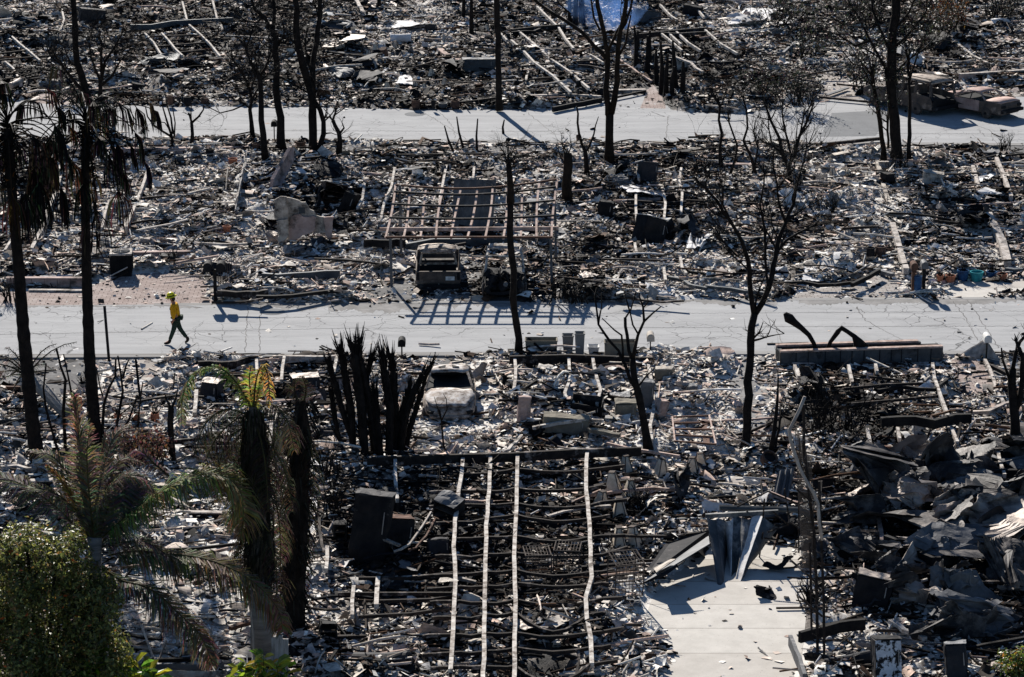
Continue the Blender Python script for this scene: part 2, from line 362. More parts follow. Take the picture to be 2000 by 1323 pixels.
# outer ring as long quads joined to the grid's corners
ring = [[nb, nb+1, c4[1], c4[0]], [nb+1, nb+2, c4[2], c4[1]], [nb+2, nb+3, c4[3], c4[2]], [nb+3, nb, c4[0], c4[3]]]
Fg = np.vstack([Fg, ring])
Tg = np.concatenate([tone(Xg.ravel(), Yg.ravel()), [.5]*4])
gm = bpy.data.materials.new('burnt_ground'); gm.use_nodes = True
t = gm.node_tree; N = t.nodes; L = t.links; b = N['Principled BSDF']
tc = N.new('ShaderNodeTexCoord'); at = N.new('ShaderNodeAttribute'); at.attribute_name = 'ash'
n1 = N.new('ShaderNodeTexNoise'); n1.inputs['Scale'].default_value = 2.2; n1.inputs['Detail'].default_value = 9; n1.inputs['Roughness'].default_value = .75
n2 = N.new('ShaderNodeTexNoise'); n2.inputs['Scale'].default_value = .5; n2.inputs['Detail'].default_value = 4
L.new(tc.outputs['Object'], n1.inputs[0]); L.new(tc.outputs['Object'], n2.inputs[0])
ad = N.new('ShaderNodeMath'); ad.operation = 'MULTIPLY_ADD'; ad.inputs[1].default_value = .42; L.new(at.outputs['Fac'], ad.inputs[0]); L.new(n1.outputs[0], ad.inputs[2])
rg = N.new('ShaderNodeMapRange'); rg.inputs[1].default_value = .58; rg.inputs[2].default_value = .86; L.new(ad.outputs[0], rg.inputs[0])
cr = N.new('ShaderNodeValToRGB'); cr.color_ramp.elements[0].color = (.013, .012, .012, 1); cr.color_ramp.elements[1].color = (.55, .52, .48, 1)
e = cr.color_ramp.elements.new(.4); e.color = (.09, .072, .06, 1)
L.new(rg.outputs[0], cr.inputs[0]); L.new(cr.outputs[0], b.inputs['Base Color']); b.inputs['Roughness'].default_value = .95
bp = N.new('ShaderNodeBump'); bp.inputs['Strength'].default_value = .7; bp.inputs['Distance'].default_value = .08; L.new(n1.outputs[0], bp.inputs['Height']); L.new(bp.outputs[0], b.inputs['Normal'])
tag(numesh('ground', Vg, Fg, m=gm, attr=Tg), kind='structure')

# paved surfaces
def paved(name, c1, c2, cracks=0.0, joints=None, streak=True, crack_scale=.28, bricks=None, stain=(.1, .095, .09), stain_thr=.7):
    m = bpy.data.materials.new(name); m.use_nodes = True; t = m.node_tree; N = t.nodes; L = t.links; b = N['Principled BSDF']
    tc = N.new('ShaderNodeTexCoord'); mp = N.new('ShaderNodeMapping'); L.new(tc.outputs['Object'], mp.inputs[0]); mp.inputs['Scale'].default_value = (.16, 1.3, 1) if streak else (1, 1, 1)
    n = N.new('ShaderNodeTexNoise'); n.inputs['Scale'].default_value = 1.4; n.inputs['Detail'].default_value = 9; n.inputs['Roughness'].default_value = .7; L.new(mp.outputs[0], n.inputs[0])
    rr = N.new('ShaderNodeMapRange'); rr.inputs[1].default_value = .33; rr.inputs[2].default_value = .67; L.new(n.outputs[0], rr.inputs[0])
    mx = N.new('ShaderNodeMix'); mx.data_type = 'RGBA'; mx.inputs[6].default_value = (*c1, 1); mx.inputs[7].default_value = (*c2, 1); L.new(rr.outputs[0], mx.inputs[0]); out = mx.outputs[2]
    def over(out, fac, col):
        q = N.new('ShaderNodeMix'); q.data_type = 'RGBA'; q.inputs[7].default_value = (*col, 1); L.new(out, q.inputs[6]); L.new(fac, q.inputs[0]); return q.outputs[2]
    s = N.new('ShaderNodeTexNoise'); s.inputs['Scale'].default_value = .45; s.inputs['Detail'].default_value = 12; s.inputs['Roughness'].default_value = .8; L.new(tc.outputs['Object'], s.inputs[0])
    sr = N.new('ShaderNodeMapRange'); sr.inputs[1].default_value = stain_thr-.12; sr.inputs[2].default_value = stain_thr+.1; sr.inputs[4].default_value = .8; L.new(s.outputs[0], sr.inputs[0]); out = over(out, sr.outputs[0], stain)
    g = N.new('ShaderNodeTexNoise'); g.inputs['Scale'].default_value = 18; g.inputs['Detail'].default_value = 3; L.new(tc.outputs['Object'], g.inputs[0])
    gr = N.new('ShaderNodeMapRange'); gr.inputs[1].default_value = .66; gr.inputs[2].default_value = .72; gr.inputs[4].default_value = .45; L.new(g.outputs[0], gr.inputs[0]); out = over(out, gr.outputs[0], (.08, .08, .08))
    if cracks:
        for sc, wd, am in ((crack_scale, .006, 1.2), (crack_scale*3.1, .012, .5)):
            wn = N.new('ShaderNodeTexNoise'); wn.inputs['Scale'].default_value = 1.3; wn.inputs['Detail'].default_value = 6; L.new(tc.outputs['Object'], wn.inputs[0])
            va = N.new('ShaderNodeVectorMath'); va.operation = 'MULTIPLY_ADD'; va.inputs[1].default_value = (am, am, 0); L.new(wn.outputs[1], va.inputs[0]); L.new(tc.outputs['Object'], va.inputs[2])
            vo = N.new('ShaderNodeTexVoronoi'); vo.feature = 'DISTANCE_TO_EDGE'; vo.inputs['Scale'].default_value = sc; L.new(va.outputs[0], vo.inputs[0])
            cl = N.new('ShaderNodeMapRange'); cl.inputs[1].default_value = wd; cl.inputs[2].default_value = 0; cl.inputs[4].default_value = cracks; L.new(vo.outputs[0], cl.inputs[0])
            mk_ = N.new('ShaderNodeTexNoise'); mk_.inputs['Scale'].default_value = .22; mk_.inputs['Detail'].default_value = 3; L.new(tc.outputs['Object'], mk_.inputs[0])
            mr = N.new('ShaderNodeMapRange'); mr.inputs[1].default_value = .47; mr.inputs[2].default_value = .56; L.new(mk_.outputs[0], mr.inputs[0])
            mu = N.new('ShaderNodeMath'); mu.operation = 'MULTIPLY'; L.new(cl.outputs[0], mu.inputs[0]); L.new(mr.outputs[0], mu.inputs[1]); out = over(out, mu.outputs[0], (.05, .05, .052))
    if joints:
        br = N.new('ShaderNodeTexBrick'); br.inputs['Scale'].default_value = 1; br.inputs['Brick Width'].default_value = joints[0]; br.inputs['Row Height'].default_value = joints[1]; br.inputs['Mortar Size'].default_value = joints[2]
        br.offset = joints[3]; L.new(tc.outputs['Object'], br.inputs[0])
        br.inputs['Color1'].default_value = (1, 1, 1, 1); br.inputs['Color2'].default_value = (.82, .8, .79, 1); br.inputs['Mortar'].default_value = (.35, .33, .32, 1)
        q = N.new('ShaderNodeMix'); q.data_type = 'RGBA'; q.blend_type = 'MULTIPLY'; q.inputs[0].default_value = 1; L.new(out, q.inputs[6]); L.new(br.outputs[0], q.inputs[7]); out = q.outputs[2]
    L.new(out, b.inputs['Base Color']); b.inputs['Roughness'].default_value = .95; b.inputs['Specular IOR Level'].default_value = .05
    bp = N.new('ShaderNodeBump'); bp.inputs['Strength'].default_value = .15; bp.inputs['Distance'].default_value = .01; L.new(g.outputs[0], bp.inputs['Height']); L.new(bp.outputs[0], b.inputs['Normal'])
    M[name] = m
paved('asphalt', (.335, .335, .335), (.25, .25, .252), cracks=.9, stain_thr=.64, stain=(.2, .2, .2))
paved('asphalt_dark', (.14, .136, .132), (.085, .083, .083), cracks=.3, streak=False, stain=(.4, .39, .38), stain_thr=.62)
paved('asphalt_ash', (.25, .24, .232), (.13, .127, .123), streak=False)
paved('asphalt_patch', (.17, .173, .177), (.14, .143, .147), streak=False, cracks=.3)
paved('concrete', (.5, .475, .435), (.4, .378, .345), streak=False, joints=(40, 1.75, .014, 0), stain_thr=.74, stain=(.25, .22, .2))
paved('concrete_tan', (.36, .33, .3), (.25, .225, .205), streak=False, joints=(2.4, 1.6, .015, 0))
paved('paver_pink', (.34, .28, .255), (.24, .19, .172), streak=False, joints=(.36, .2, .014, .5), stain=(.5, .47, .45), stain_thr=.6)
paved('paver_grey', (.37, .35, .33), (.27, .25, .235), streak=False, joints=(.3, .22, .013, .5), stain=(.12, .11, .1), stain_thr=.64)
paved('gutter', (.29, .285, .275), (.2, .195, .19), joints=(6, 6, .02, 0))
def flat(name, poly, m, z):
    p = poly[::-1]; me = bpy.data.meshes.new(name)
    ar = sum(p[i-1][0]*p[i][1]-p[i][0]*p[i-1][1] for i in range(len(p)))
    if ar < 0: p = p[::-1]
    me.from_pydata([(x, y, z) for x, y in p], [], [tuple(range(len(p)))]); me.materials.append(M[m])
    o = bpy.data.objects.new(name, me); COL.objects.link(o); tag(o, kind='structure'); return o
for i, (k, v) in enumerate(FLAT.items()):
    if k != 'patch_asphalt': flat(k.rstrip('_'), WP[k], v[0], .004+.0004*i)
def sub(poly):   # smooth a bit
    return poly
flat('road_near', RN, 'asphalt', .016); flat('road_far', RF, 'asphalt', .016); flat('road_patch', WP['patch_asphalt'], 'asphalt_patch', .02)
def edge_strip(name, pts, wd, m, z0, z1):
    mb = MB(); p = [G(x, y) for x, y in pts]; 
    for a, b_ in zip(p[:-1], p[1:]):
        d = (b_-a); d.z = 0; d.normalize(); n = Vector((-d.y, d.x, 0))*wd
        mb.slab([Vector((*q[:2], z0)) for q in (a, b_, b_+n, a+n)], z1-z0)
    o = mb.build(name, m); tag(o, kind='structure'); return o
edge_strip('gutter_near', [(-300, 702), (0, 701), (1000, 696), (1500, 694), (2400, 694)], .5, 'gutter', .012, .022)
edge_strip('kerb_near', [(-300, 703.5), (0, 702.5), (1000, 697.5), (1500, 695.5), (2400, 695.5)], .1, 'gutter', .0, .07)
edge_strip('gutter_far', [(-300, 270), (250, 274), (700, 276), (1100, 280), (1500, 282), (2000, 285), (2300, 288)], .5, 'gutter', .012, .022)
edge_strip('gutter_upper', [(300, 598), (1000, 592), (1600, 587), (2400, 584)], .3, 'gutter', .012, .022)
def scorch(x0, x1, yt, yb, sd, lo=False):
    r2 = random.Random(sd); top = [(x, yt(x)) for x in range(x0, x1+1, 60)]; q = []; v = .5
    for x in range(x1, x0-1, -3): v = min(1, max(0, v+r2.uniform(-.16, .16))); q.append((x+r2.uniform(-1.2, 1.2), yb(x)*v+yt(x)*(1-v)+1+r2.uniform(0, 4)*r2.random()))
    flat('road_scorch', w2(top+q), 'asphalt_ash', .0172+.0003*(sd-5))
scorch(430, 1520, lambda x: 595-(x-430)*.009, lambda x: 608-(x-430)*.009, 5); scorch(640, 1100, lambda x: 594-(x-640)*.008, lambda x: 614, 6); scorch(-60, 400, lambda x: 598, lambda x: 606, 7); scorch(1560, 2100, lambda x: 585, lambda x: 594, 8)
for nm, px, py, r_ in (('manhole_near', 533, 610, .45), ('manhole_far', 810, 224, .5)):
    c = G(px, py); mb = MB(); mb.lathe((c.x, c.y, .0165), [(r_, 0), (r_, .006), (r_*.9, .007)], 28)
    tag(mb.build('manhole_cover', 'asphalt_patch'), 'round iron manhole cover set in the %s road' % ('near' if 'near' in nm else 'far'), 'manhole cover')

# ---------------------------------------------------------------- loose rubble: chips, sticks, lumps and torn sheet nobody could count
LIGHT = np.array([(.76, .71, .64), (.82, .79, .73), (.64, .58, .51), (.62, .52, .45), (.5, .45, .39), (.6, .59, .58), (.4, .34, .29), (.56, .42, .35)])
DARK = np.array([(.007, .007, .008), (.01, .009, .009), (.014, .012, .011), (.028, .022, .018), (.06, .047, .038), (.012, .013, .016), (.08, .045, .028), (.024, .017, .013)])
def scatter(n, far=.5):
    v = nr.rand(n); y = -41+139*(v*(1-far)+v**1.0*far); x = (nr.rand(n)*2-1)*hw(y)
    keep = nr.rand(n) < (samp(DEN, x, y))*np.clip(1.25-(y+40)/200, .55, 1)*np.clip(.1+1.5*vnoise(x, y, .8, 12), 0, 1)
    return x[keep], y[keep]
def colours(x, y, bias=0.0):
    t = np.clip(tone(x, y)+bias, 0, 1); p = np.clip((t-.1)*1.15, .04, .96); n = len(x)
    lg = nr.rand(n) < p; c = np.where(lg[:, None], LIGHT[nr.randint(0, len(LIGHT), n)], DARK[nr.randint(0, len(DARK), n)])
    return c*(.75+.5*nr.rand(n))[:, None]
def basis(n, tilt):
    a = nr.rand(n)*2*np.pi; th = np.abs(nr.randn(n))*tilt; ph = nr.rand(n)*2*np.pi
    nz = np.stack([np.sin(th)*np.cos(ph), np.sin(th)*np.sin(ph), np.cos(th)], 1)
    e = np.stack([np.cos(a), np.sin(a), 0*a], 1); e -= nz*(e*nz).sum(1)[:, None]; e /= np.linalg.norm(e, axis=1)[:, None]
    return e, np.cross(nz, e), nz
VS, FS, CS = [], [], []; off = 0
def push(V, F, C):
    global off
    k = V.shape[1]; n = V.shape[0]
    VS.append(V.reshape(-1, 3)); FS.append((F[None, :, :]+(np.arange(n)*k)[:, None, None]).reshape(-1, F.shape[1])+off); CS.append(np.repeat(C, k, 0)); off += n*k
# chips: bent plates of six points
x, y = scatter(860000); n = len(x); e1, e2, nz = basis(n, .5)
L_ = (np.exp(np.clip(nr.randn(n)*.5,-2,1.7))*.05*(1+.45*(y+40)/140))*(.55+1.2*vnoise(x, y, .5, 15)**1.5)+.014; W_ = L_*(.4+.6*nr.rand(n)); z = height(x, y)+.015+nr.rand(n)**2*.16*samp(HMASK, x, y)
c = np.stack([x, y, z], 1); bend = (nr.rand(n)-.35)*.5*L_
def pt(a, b_, k): return c+e1*(a*L_)[:, None]+e2*(b_*W_)[:, None]+nz*k[:, None]
j = lambda: .7+.5*nr.rand(n)
o1 = np.ones(n)
V = np.stack([pt(-j(), -j(), 0*bend), pt(o1*(nr.rand(n)-.5)*.5, -j(), bend), pt(j(), -j(), 0*bend), pt(j(), j(), 0*bend), pt(o1*(nr.rand(n)-.5)*.5, j(), bend), pt(-j(), j(), 0*bend)], 1)
push(V, np.array([[0, 1, 4, 5], [1, 2, 3, 4]]), colours(x, y))
# sticks
x, y = scatter(48000); n = len(x); e1, e2, nz = basis(n, .3)
L_ = np.exp(nr.randn(n)*.6)*.22+.05; W_ = .008+.02*nr.rand(n)+L_*.01; z = height(x, y)+.04+nr.rand(n)**2*.22*samp(HMASK, x, y); c = np.stack([x, y, z], 1)
V = []
for s_ in (-1, 1):
    for a, b_ in ((-1, -1), (1, -1), (0, 1)): V.append(c+e1*(s_*L_)[:, None]+e2*(a*W_)[:, None]+nz*(b_*W_)[:, None])
push(np.stack(V, 1), np.array([[0, 1, 4, 3], [1, 2, 5, 4], [2, 0, 3, 5]]), colours(x, y, -.22))
# long charred strips and pipes, most of them lying across the lots
x, y = scatter(11000); n = len(x); e1, e2, nz = basis(n, .12); a_ = nr.randn(n)*.22+np.where(nr.rand(n) < .3, 1.45, 0); e1 = np.stack([np.cos(a_), np.sin(a_), nr.randn(n)*.07], 1); e1 /= np.linalg.norm(e1, axis=1)[:, None]; e2 = np.cross(nz, e1)
L_ = .25+nr.rand(n)**1.7*.9; W_ = .012+.03*nr.rand(n); z = height(x, y)+.1+nr.rand(n)*.15*samp(HMASK, x, y); c = np.stack([x, y, z], 1); bw = nr.randn(n)*.07*L_
V = []
for s_, q_ in ((-1, 0), (-.33, 1), (.33, 1), (1, 0)):
    for a, b_ in ((-1, -1), (1, -1), (0, 1)): V.append(c+e1*(s_*L_)[:, None]+e2*(a*W_)[:, None]+nz*(b_*W_+q_*bw)[:, None])
push(np.stack(V, 1), np.array([[k_*3+i_, k_*3+(i_+1) % 3, k_*3+3+(i_+1) % 3, k_*3+3+i_] for k_ in range(3) for i_ in range(3)]), colours(x, y, -.25))
# lumps
x, y = scatter(36000); n = len(x); e1, e2, nz = basis(n, .5); L_ = np.exp(np.clip(nr.randn(n)*.45,-1.5,1.1))*.075; z = height(x, y)+.03; c = np.stack([x, y, z], 1)
V = [c+e1*(L_*(.6+.7*nr.rand(n)))[:, None], c+e2*(L_*(.6+.7*nr.rand(n)))[:, None], c-e1*(L_*(.6+.7*nr.rand(n)))[:, None], c-e2*(L_*(.6+.7*nr.rand(n)))[:, None], c+nz*(L_*(.5+.9*nr.rand(n)))[:, None], c-nz*(L_*.5)[:, None]]
V = np.stack(V, 1); F3 = np.array([[0, 1, 4, 4], [1, 2, 4, 4], [2, 3, 4, 4], [3, 0, 4, 4]])
# quads with a doubled corner are invalid: use flat-topped lumps instead
top = c+nz*(L_*.7)[:, None]
V = np.stack([V[:, 0], V[:, 1], V[:, 2], V[:, 3], top+e1*(L_*.5)[:, None], top+e2*(L_*.5)[:, None], top-e1*(L_*.5)[:, None], top-e2*(L_*.5)[:, None]], 1)
push(V, np.array([[0, 1, 5, 4], [1, 2, 6, 5], [2, 3, 7, 6], [3, 0, 4, 7], [4, 5, 6, 7]]), colours(x, y, -.12))
# torn, curled sheet: 4x4 points
x, y = scatter(16000); n = len(x); e1, e2, nz = basis(n, .45); L_ = np.exp(np.clip(nr.randn(n)*.5,-1,1.1))*.17; W_ = L_*(.35+.6*nr.rand(n)); z = height(x, y)+.1; c = np.stack([x, y, z], 1)
V = []; ph = nr.rand(n)*6.28; fr = 1.5+nr.rand(n)*3
for a in np.linspace(-1, 1, 4):
    for b_ in np.linspace(-1, 1, 4):
        k = np.sin(a*fr+ph)*L_*.25+(nr.rand(n)-.5)*L_*.25; V.append(c+e1*(a*L_)[:, None]+e2*(b_*W_)[:, None]+nz*k[:, None])
q = np.array([[i*4+j, i*4+j+1, i*4+j+5, i*4+j+4] for i in range(3) for j in range(3)])
push(np.stack(V, 1), q, colours(x, y, -.05))
rub = numesh('rubble', np.vstack(VS), np.vstack(FS), col=np.vstack(CS), m=M['rubble'])
tag(rub, 'grey and black ash, chips and splinters covering the burnt lots', 'rubble', kind='stuff')
def base(px, py, sink=.0):
    g = G(px, py); z = hz(g.x, g.y); g = G(px, py, z); return Vector((g.x, g.y, z-sink))
def on(px, py, dz=0.0):           # a point dz above the rubble surface seen at that pixel
    g = G(px, py); z = hz(g.x, g.y)+dz; return G(px, py, z)
# ---------------------------------------------------------------- vehicles (local x = forward)
def hull(mb, st, n=0):
    # st rows: x, half width, z bottom, z belt, z inner, drop of the centre
    vs = []
    for x, hw_, zb, zt, zi, zc in st:
        mid = (zb+zt)/2
        half = [(0, zb), (hw_*.8, zb), (hw_*.96, zb+.08), (hw_, mid), (hw_*.97, zt-.06), (hw_*.93, zt), (hw_*.87, zi), (0, zc)]
        ring = [(y, z) for y, z in half]+[(-y, z) for y, z in half[-2:0:-1]]
        vs.append([(x+rnd.uniform(-.01, .01), y+rnd.uniform(-.012, .012), z+rnd.uniform(-.012, .012)) for y, z in ring])
    k = len(vs[0]); V = [p for r in vs for p in r]; F = [tuple(range(k)), tuple((len(vs)-1)*k+i for i in range(k-1, -1, -1))]
    for i in range(len(vs)-1):
        for q in range(k): F.append((i*k+q, (i+1)*k+q, (i+1)*k+(q+1) % k, i*k+(q+1) % k))
    mb.add(V, F)
def soft(o):
    s = o.modifiers.new('s', 'SUBSURF'); s.levels = s.render_levels = 1; o.data.polygons.foreach_set('use_smooth', [True]*len(o.data.polygons)); return o
def bmp(o, w_=.02):
    m = o.modifiers.new('b', 'BEVEL'); m.width = w_; m.segments = 2; m.limit_method = 'ANGLE'; return o
def dent(mb, s=.03, f=2.2, o=0):
    mb.v = [tuple(Vector(v)+noise.noise_vector(Vector(v)*f+Vector((o, o, o)))*s) for v in mb.v]; return mb
def wheel(T, x, y, r, m='car_dark'):
    mb = MB(); rot = Matrix.Rotation(R(90), 3, 'X'); mb.lathe((x, y, r), [(r*.35, -.11), (r*.9, -.1), (r, -.06), (r*.8, 0), (r, .06), (r*.9, .1), (r*.35, .11)], 16, rot)
    o = mb.build('wheel', m, T, local=True)
    h = MB(); h.lathe((x, y, r), [(r*.25, -.13), (r*.3, .13)], 10, rot); h.build('hub', 'char_metal', o, local=True)
def pan(T, name, m, st, pts_n=7, th=.03, amp=.02, o=0, parent=None):
    # skin panel: st rows (x, half width, z edge, z centre)
    mb = MB(); V = []
    for x, hw_, ze, zc in st:
        for k in range(pts_n):
            t = -1+2*k/(pts_n-1); V.append((x, hw_*t, zc+(ze-zc)*t*t))
    r = len(st); F = [(i*pts_n+k, (i+1)*pts_n+k, (i+1)*pts_n+k+1, i*pts_n+k+1) for i in range(r-1) for k in range(pts_n-1)]
    mb.add(V, F); dent(mb, amp, 2.5, o); ob = mb.build(name, m, parent or T, local=True, smooth=True)
    s = ob.modifiers.new('s', 'SOLIDIFY'); s.thickness = th; return ob
def pillar(T, pts, m, r=.035, name='pillar'):
    mb = MB(); mb.tube(pts, r, 6); return mb.build(name, m, T, local=True)

# pickup with its tailgate to the viewer
g = G(856, 566); T = thing('pickup_truck', 'burnt out pickup with white number plate on its tailgate under the bare carport frame', 'pickup truck', (g.x, g.y, -.22), R(91.5))
mb = MB(); hull(mb, [(0, .82, .28, .95, .5, .48), (.1, .86, .25, .97, .5, .48), (1.2, .87, .25, .97, .5, .48), (1.9, .87, .25, .97, .5, .48), (2.0, .87, .22, .95, .45, .4), (3.2, .87, .22, .95, .45, .4), (3.35, .86, .22, .94, .95, .98), (4.4, .8, .25, .86, .86, .88), (4.7, .7, .3, .7, .68, .68)])
mb.build('body', 'car_dark', T, local=True)
mb = MB(); mb.box((-.03, 0, .72), (.07, 1.66, .46)); mb.box((-.04, 0, .93), (.09, 1.7, .05)); mb.box((-.07, .0, .74), (.02, 1.2, .2)); tg = bmp(mb.build('tailgate', 'car_dark', T, local=True))
mb = MB(); mb.box((-.088, -.45, .68), (.012, .34, .15)); pl = mb.build('number_plate', 'white_paint', tg, local=True)
mb = MB(); mb.box((-.16, 0, .38), (.12, 1.72, .16)); bmp(mb.build('bumper', 'char_metal', T, local=True))
for s in (-1, 1): mb = MB(); mb.box((-.045, s*.77, .76), (.05, .11, .3)); mb.build('tail_light', 'black', T, local=True)
pan(T, 'roof', 'car_ash', [(1.0, .62, 1.4, 1.43), (1.2, .7, 1.46, 1.51), (1.8, .71, 1.47, 1.53), (2.2, .66, 1.43, 1.48)], amp=.03)
mb = MB()
for a, b_ in (((.98, -.7, .97), (.98, -.6, 1.42)), ((.98, .7, .97), (.98, .6, 1.42)), ((.98, -.6, 1.42), (.98, .6, 1.42)), ((.98, -.72, .99), (.98, .72, .99))): mb.tube([a, b_], .045, 6)
mb.build('cab_rear_frame', 'car_ash', T, local=True)
for s in (-1, 1): pillar(T, [(2.8, s*.74, .98), (2.15, s*.62, 1.44)], 'car_dark')
mb = MB(); mb.box((1.7, 0, .75), (.15, 1.3, .5), (0, -.2, 0)); mb.build('seat_frame', 'car_dark', T, local=True)
for s in (-1, 1):
    wheel(T, .9, s*.76, .28); wheel(T, 3.9, s*.76, .28)
mb = MB(); mb.box((1.6, 0, .62), (1.1, 1.4, .58)); mb.box((.55, 0, .5), (.9, 1.4, .08)); mb.build('interior', 'black', T, local=True)  # black fill for cab and bed floor: char plus shade painted in
# wreck beside it: engine bare, only ash white window arches stand
g = G(985, 590); T = thing('wrecked_car', 'wrecked car stripped to its blackened engine beside the pickup, ash white window arches standing', 'car', (g.x, g.y, 0), R(-90))
mb = MB(); hull(mb, [(-3.9, .75, .1, .5, .3, .3), (-3, .8, .1, .6, .3, .3), (-1.6, .8, .1, .62, .3, .3), (-1.4, .78, .1, .55, .4, .4), (-.3, .72, .2, .55, .4, .38), (-.1, .6, .25, .45, .4, .38)]); dent(mb, .12, 3)
mb.build('body', 'char_metal', T, local=True)
mb = MB()
for _ in range(44): mb.box((rnd.uniform(-1.3, -.1), rnd.uniform(-.6, .6), rnd.uniform(.4, .85)), (rnd.uniform(.1, .4), rnd.uniform(.1, .35), rnd.uniform(.1, .3)), (rnd.random(), rnd.random(), rnd.random()*3))
for _ in range(14): y0 = rnd.uniform(-.6, .6); mb.tube([(rnd.uniform(-1.3, 0), y0, .5), (rnd.uniform(-1.2, 0), y0+rnd.uniform(-.3, .3), .95), (rnd.uniform(-1.2, 0.1), y0+rnd.uniform(-.5, .5), .5)], .02, 5)
dent(mb, .05, 4); eng = mb.build('engine', 'char_metal', T, local=True)
mb = MB(); mb.lathe((.0, .05, .68), [(.04, 0), (.09, 0), (.09, .03), (.06, .05)], 18, Matrix.Rotation(R(80), 3, 'Y')); mb.build('pulley', 'sheet_grey', eng, local=True)
mb = MB(); mb.tube([(-1.3, -.72, .8), (-1.9, -.66, 1.3), (-2.3, -.62, 1.38), (-3.3, -.62, 1.3), (-3.8, -.7, .8)], .05, 6); mb.build('window_arch', 'ash_steel', T, local=True)
mb = MB(); mb.tube([(-1.3, .72, .8), (-1.8, .68, 1.28), (-2.3, .62, 1.4), (-3.3, .62, 1.32), (-3.8, .7, .8)], .05, 6); mb.build('window_arch', 'ash_steel', T, local=True)
mb = MB(); mb.tube([(-1.9, -.66, 1.28), (-1.9, .66, 1.28)], .05, 6); mb.build('roof_rail', 'ash_steel', T, local=True); mb = MB(); mb.box((-3.35, 0, 1.31), (.5, 1.2, .05), (0, .1, 0)); mb.build('roof_panel', 'ash_steel', T, local=True)
wheel(T, -.7, -.74, .29); wheel(T, -.7, .74, .29)
# sedan facing the viewer
g = G(879, 822); T = thing('sedan', 'burnt sedan with ash white roof and tan wrinkled bonnet facing the viewer', 'car', (g.x, g.y, -.22), R(-88)); T.scale = (.9, 1.02, .95)
fx = lambda L0: [(a-L0, *r) for a, *r in []]
mb = MB(); hull(mb, [(-4.4, .68, .35, .8, .78, .78), (-4.25, .78, .25, .92, .92, .94), (-3.6, .84, .2, .95, .95, .98), (-3.5, .84, .2, .93, .4, .35), (-1.75, .86, .2, .9, .4, .35), (-1.6, .86, .2, .88, .86, .9), (-1.0, .85, .22, .82, .8, .87), (-.45, .82, .27, .72, .7, .76), (-.2, .72, .3, .62, .6, .66), (-.05, .55, .32, .52, .5, .55), (.03, .3, .36, .46, .46, .48)])
dent(mb, .03, 2); soft(mb.build('body', 'car_ash', T, local=True))
pan(T, 'bonnet', 'car_white', [(-1.62, .72, .9, .94), (-1.4, .75, .885, .92), (-1.15, .77, .87, .93), (-.9, .77, .83, .87), (-.6, .73, .78, .84), (-.35, .64, .72, .76), (-.2, .5, .67, .7)], 13, amp=.07)
pan(T, 'roof', 'car_white', [(-3.6, .55, 1.18, 1.2), (-3.3, .64, 1.27, 1.31), (-2.8, .66, 1.3, 1.335), (-2.5, .62, 1.25, 1.29)], amp=.03)
for s in (-1, 1): mb = MB(); mb.slab([(-3.15, s*.1, 1.35), (-2.95, s*.34, 1.35), (-2.85, s*.34, 1.35), (-2.85, s*.12, 1.352)][::s], .012); mb.build('sunroof_gap', 'black', T, local=True)
for s in (-1, 1):
    pillar(T, [(-1.5, s*.78, .9), (-2.5, s*.61, 1.26)], 'car_ash', .045); pillar(T, [(-4.05, s*.72, .93), (-3.5, s*.58, 1.2)], 'car_ash', .06); pillar(T, [(-2.95, s*.8, .9), (-3.0, s*.63, 1.28)], 'car_ash', .035)
    mb = MB(); mb.box((-.16, s*.6, .5), (.2, .2, .1), (0, 0, -s*.5)); mb.build('headlight', 'black', T, local=True)
    wheel(T, -.75, s*.78, .27); wheel(T, -3.6, s*.78, .27)
    mb = MB(); mb.slab([(-2.9, s*.86, .35), (-1.6, s*.86, .35), (-1.55, s*.86, .85), (-1.7, s*.86, .9), (-2.9, s*.86, .9)], .025*s); mb.build('door', 'car_ash', T, local=True)
mb = MB(); mb.tube([(-.02, -.65, .38), (.06, -.3, .36), (.07, .3, .36), (-.02, .65, .38)], .07, 7); mb.build('bumper', 'car_ash', T, local=True)
mb = MB(); mb.box((-3.42, 0, 1.03), (.12, 1.16, .34), (0, .3, 0)); mb.build('rear_dark_block', 'black', T, local=True)  # added black box, hides the sunlit rear so the windscreen opening looks shaded
mb = MB(); mb.box((-2.55, 0, .58), (1.85, 1.52, .66)); mb.build('interior', 'black', T, local=True)  # charred cabin as one solid black block, its shade put into the colour
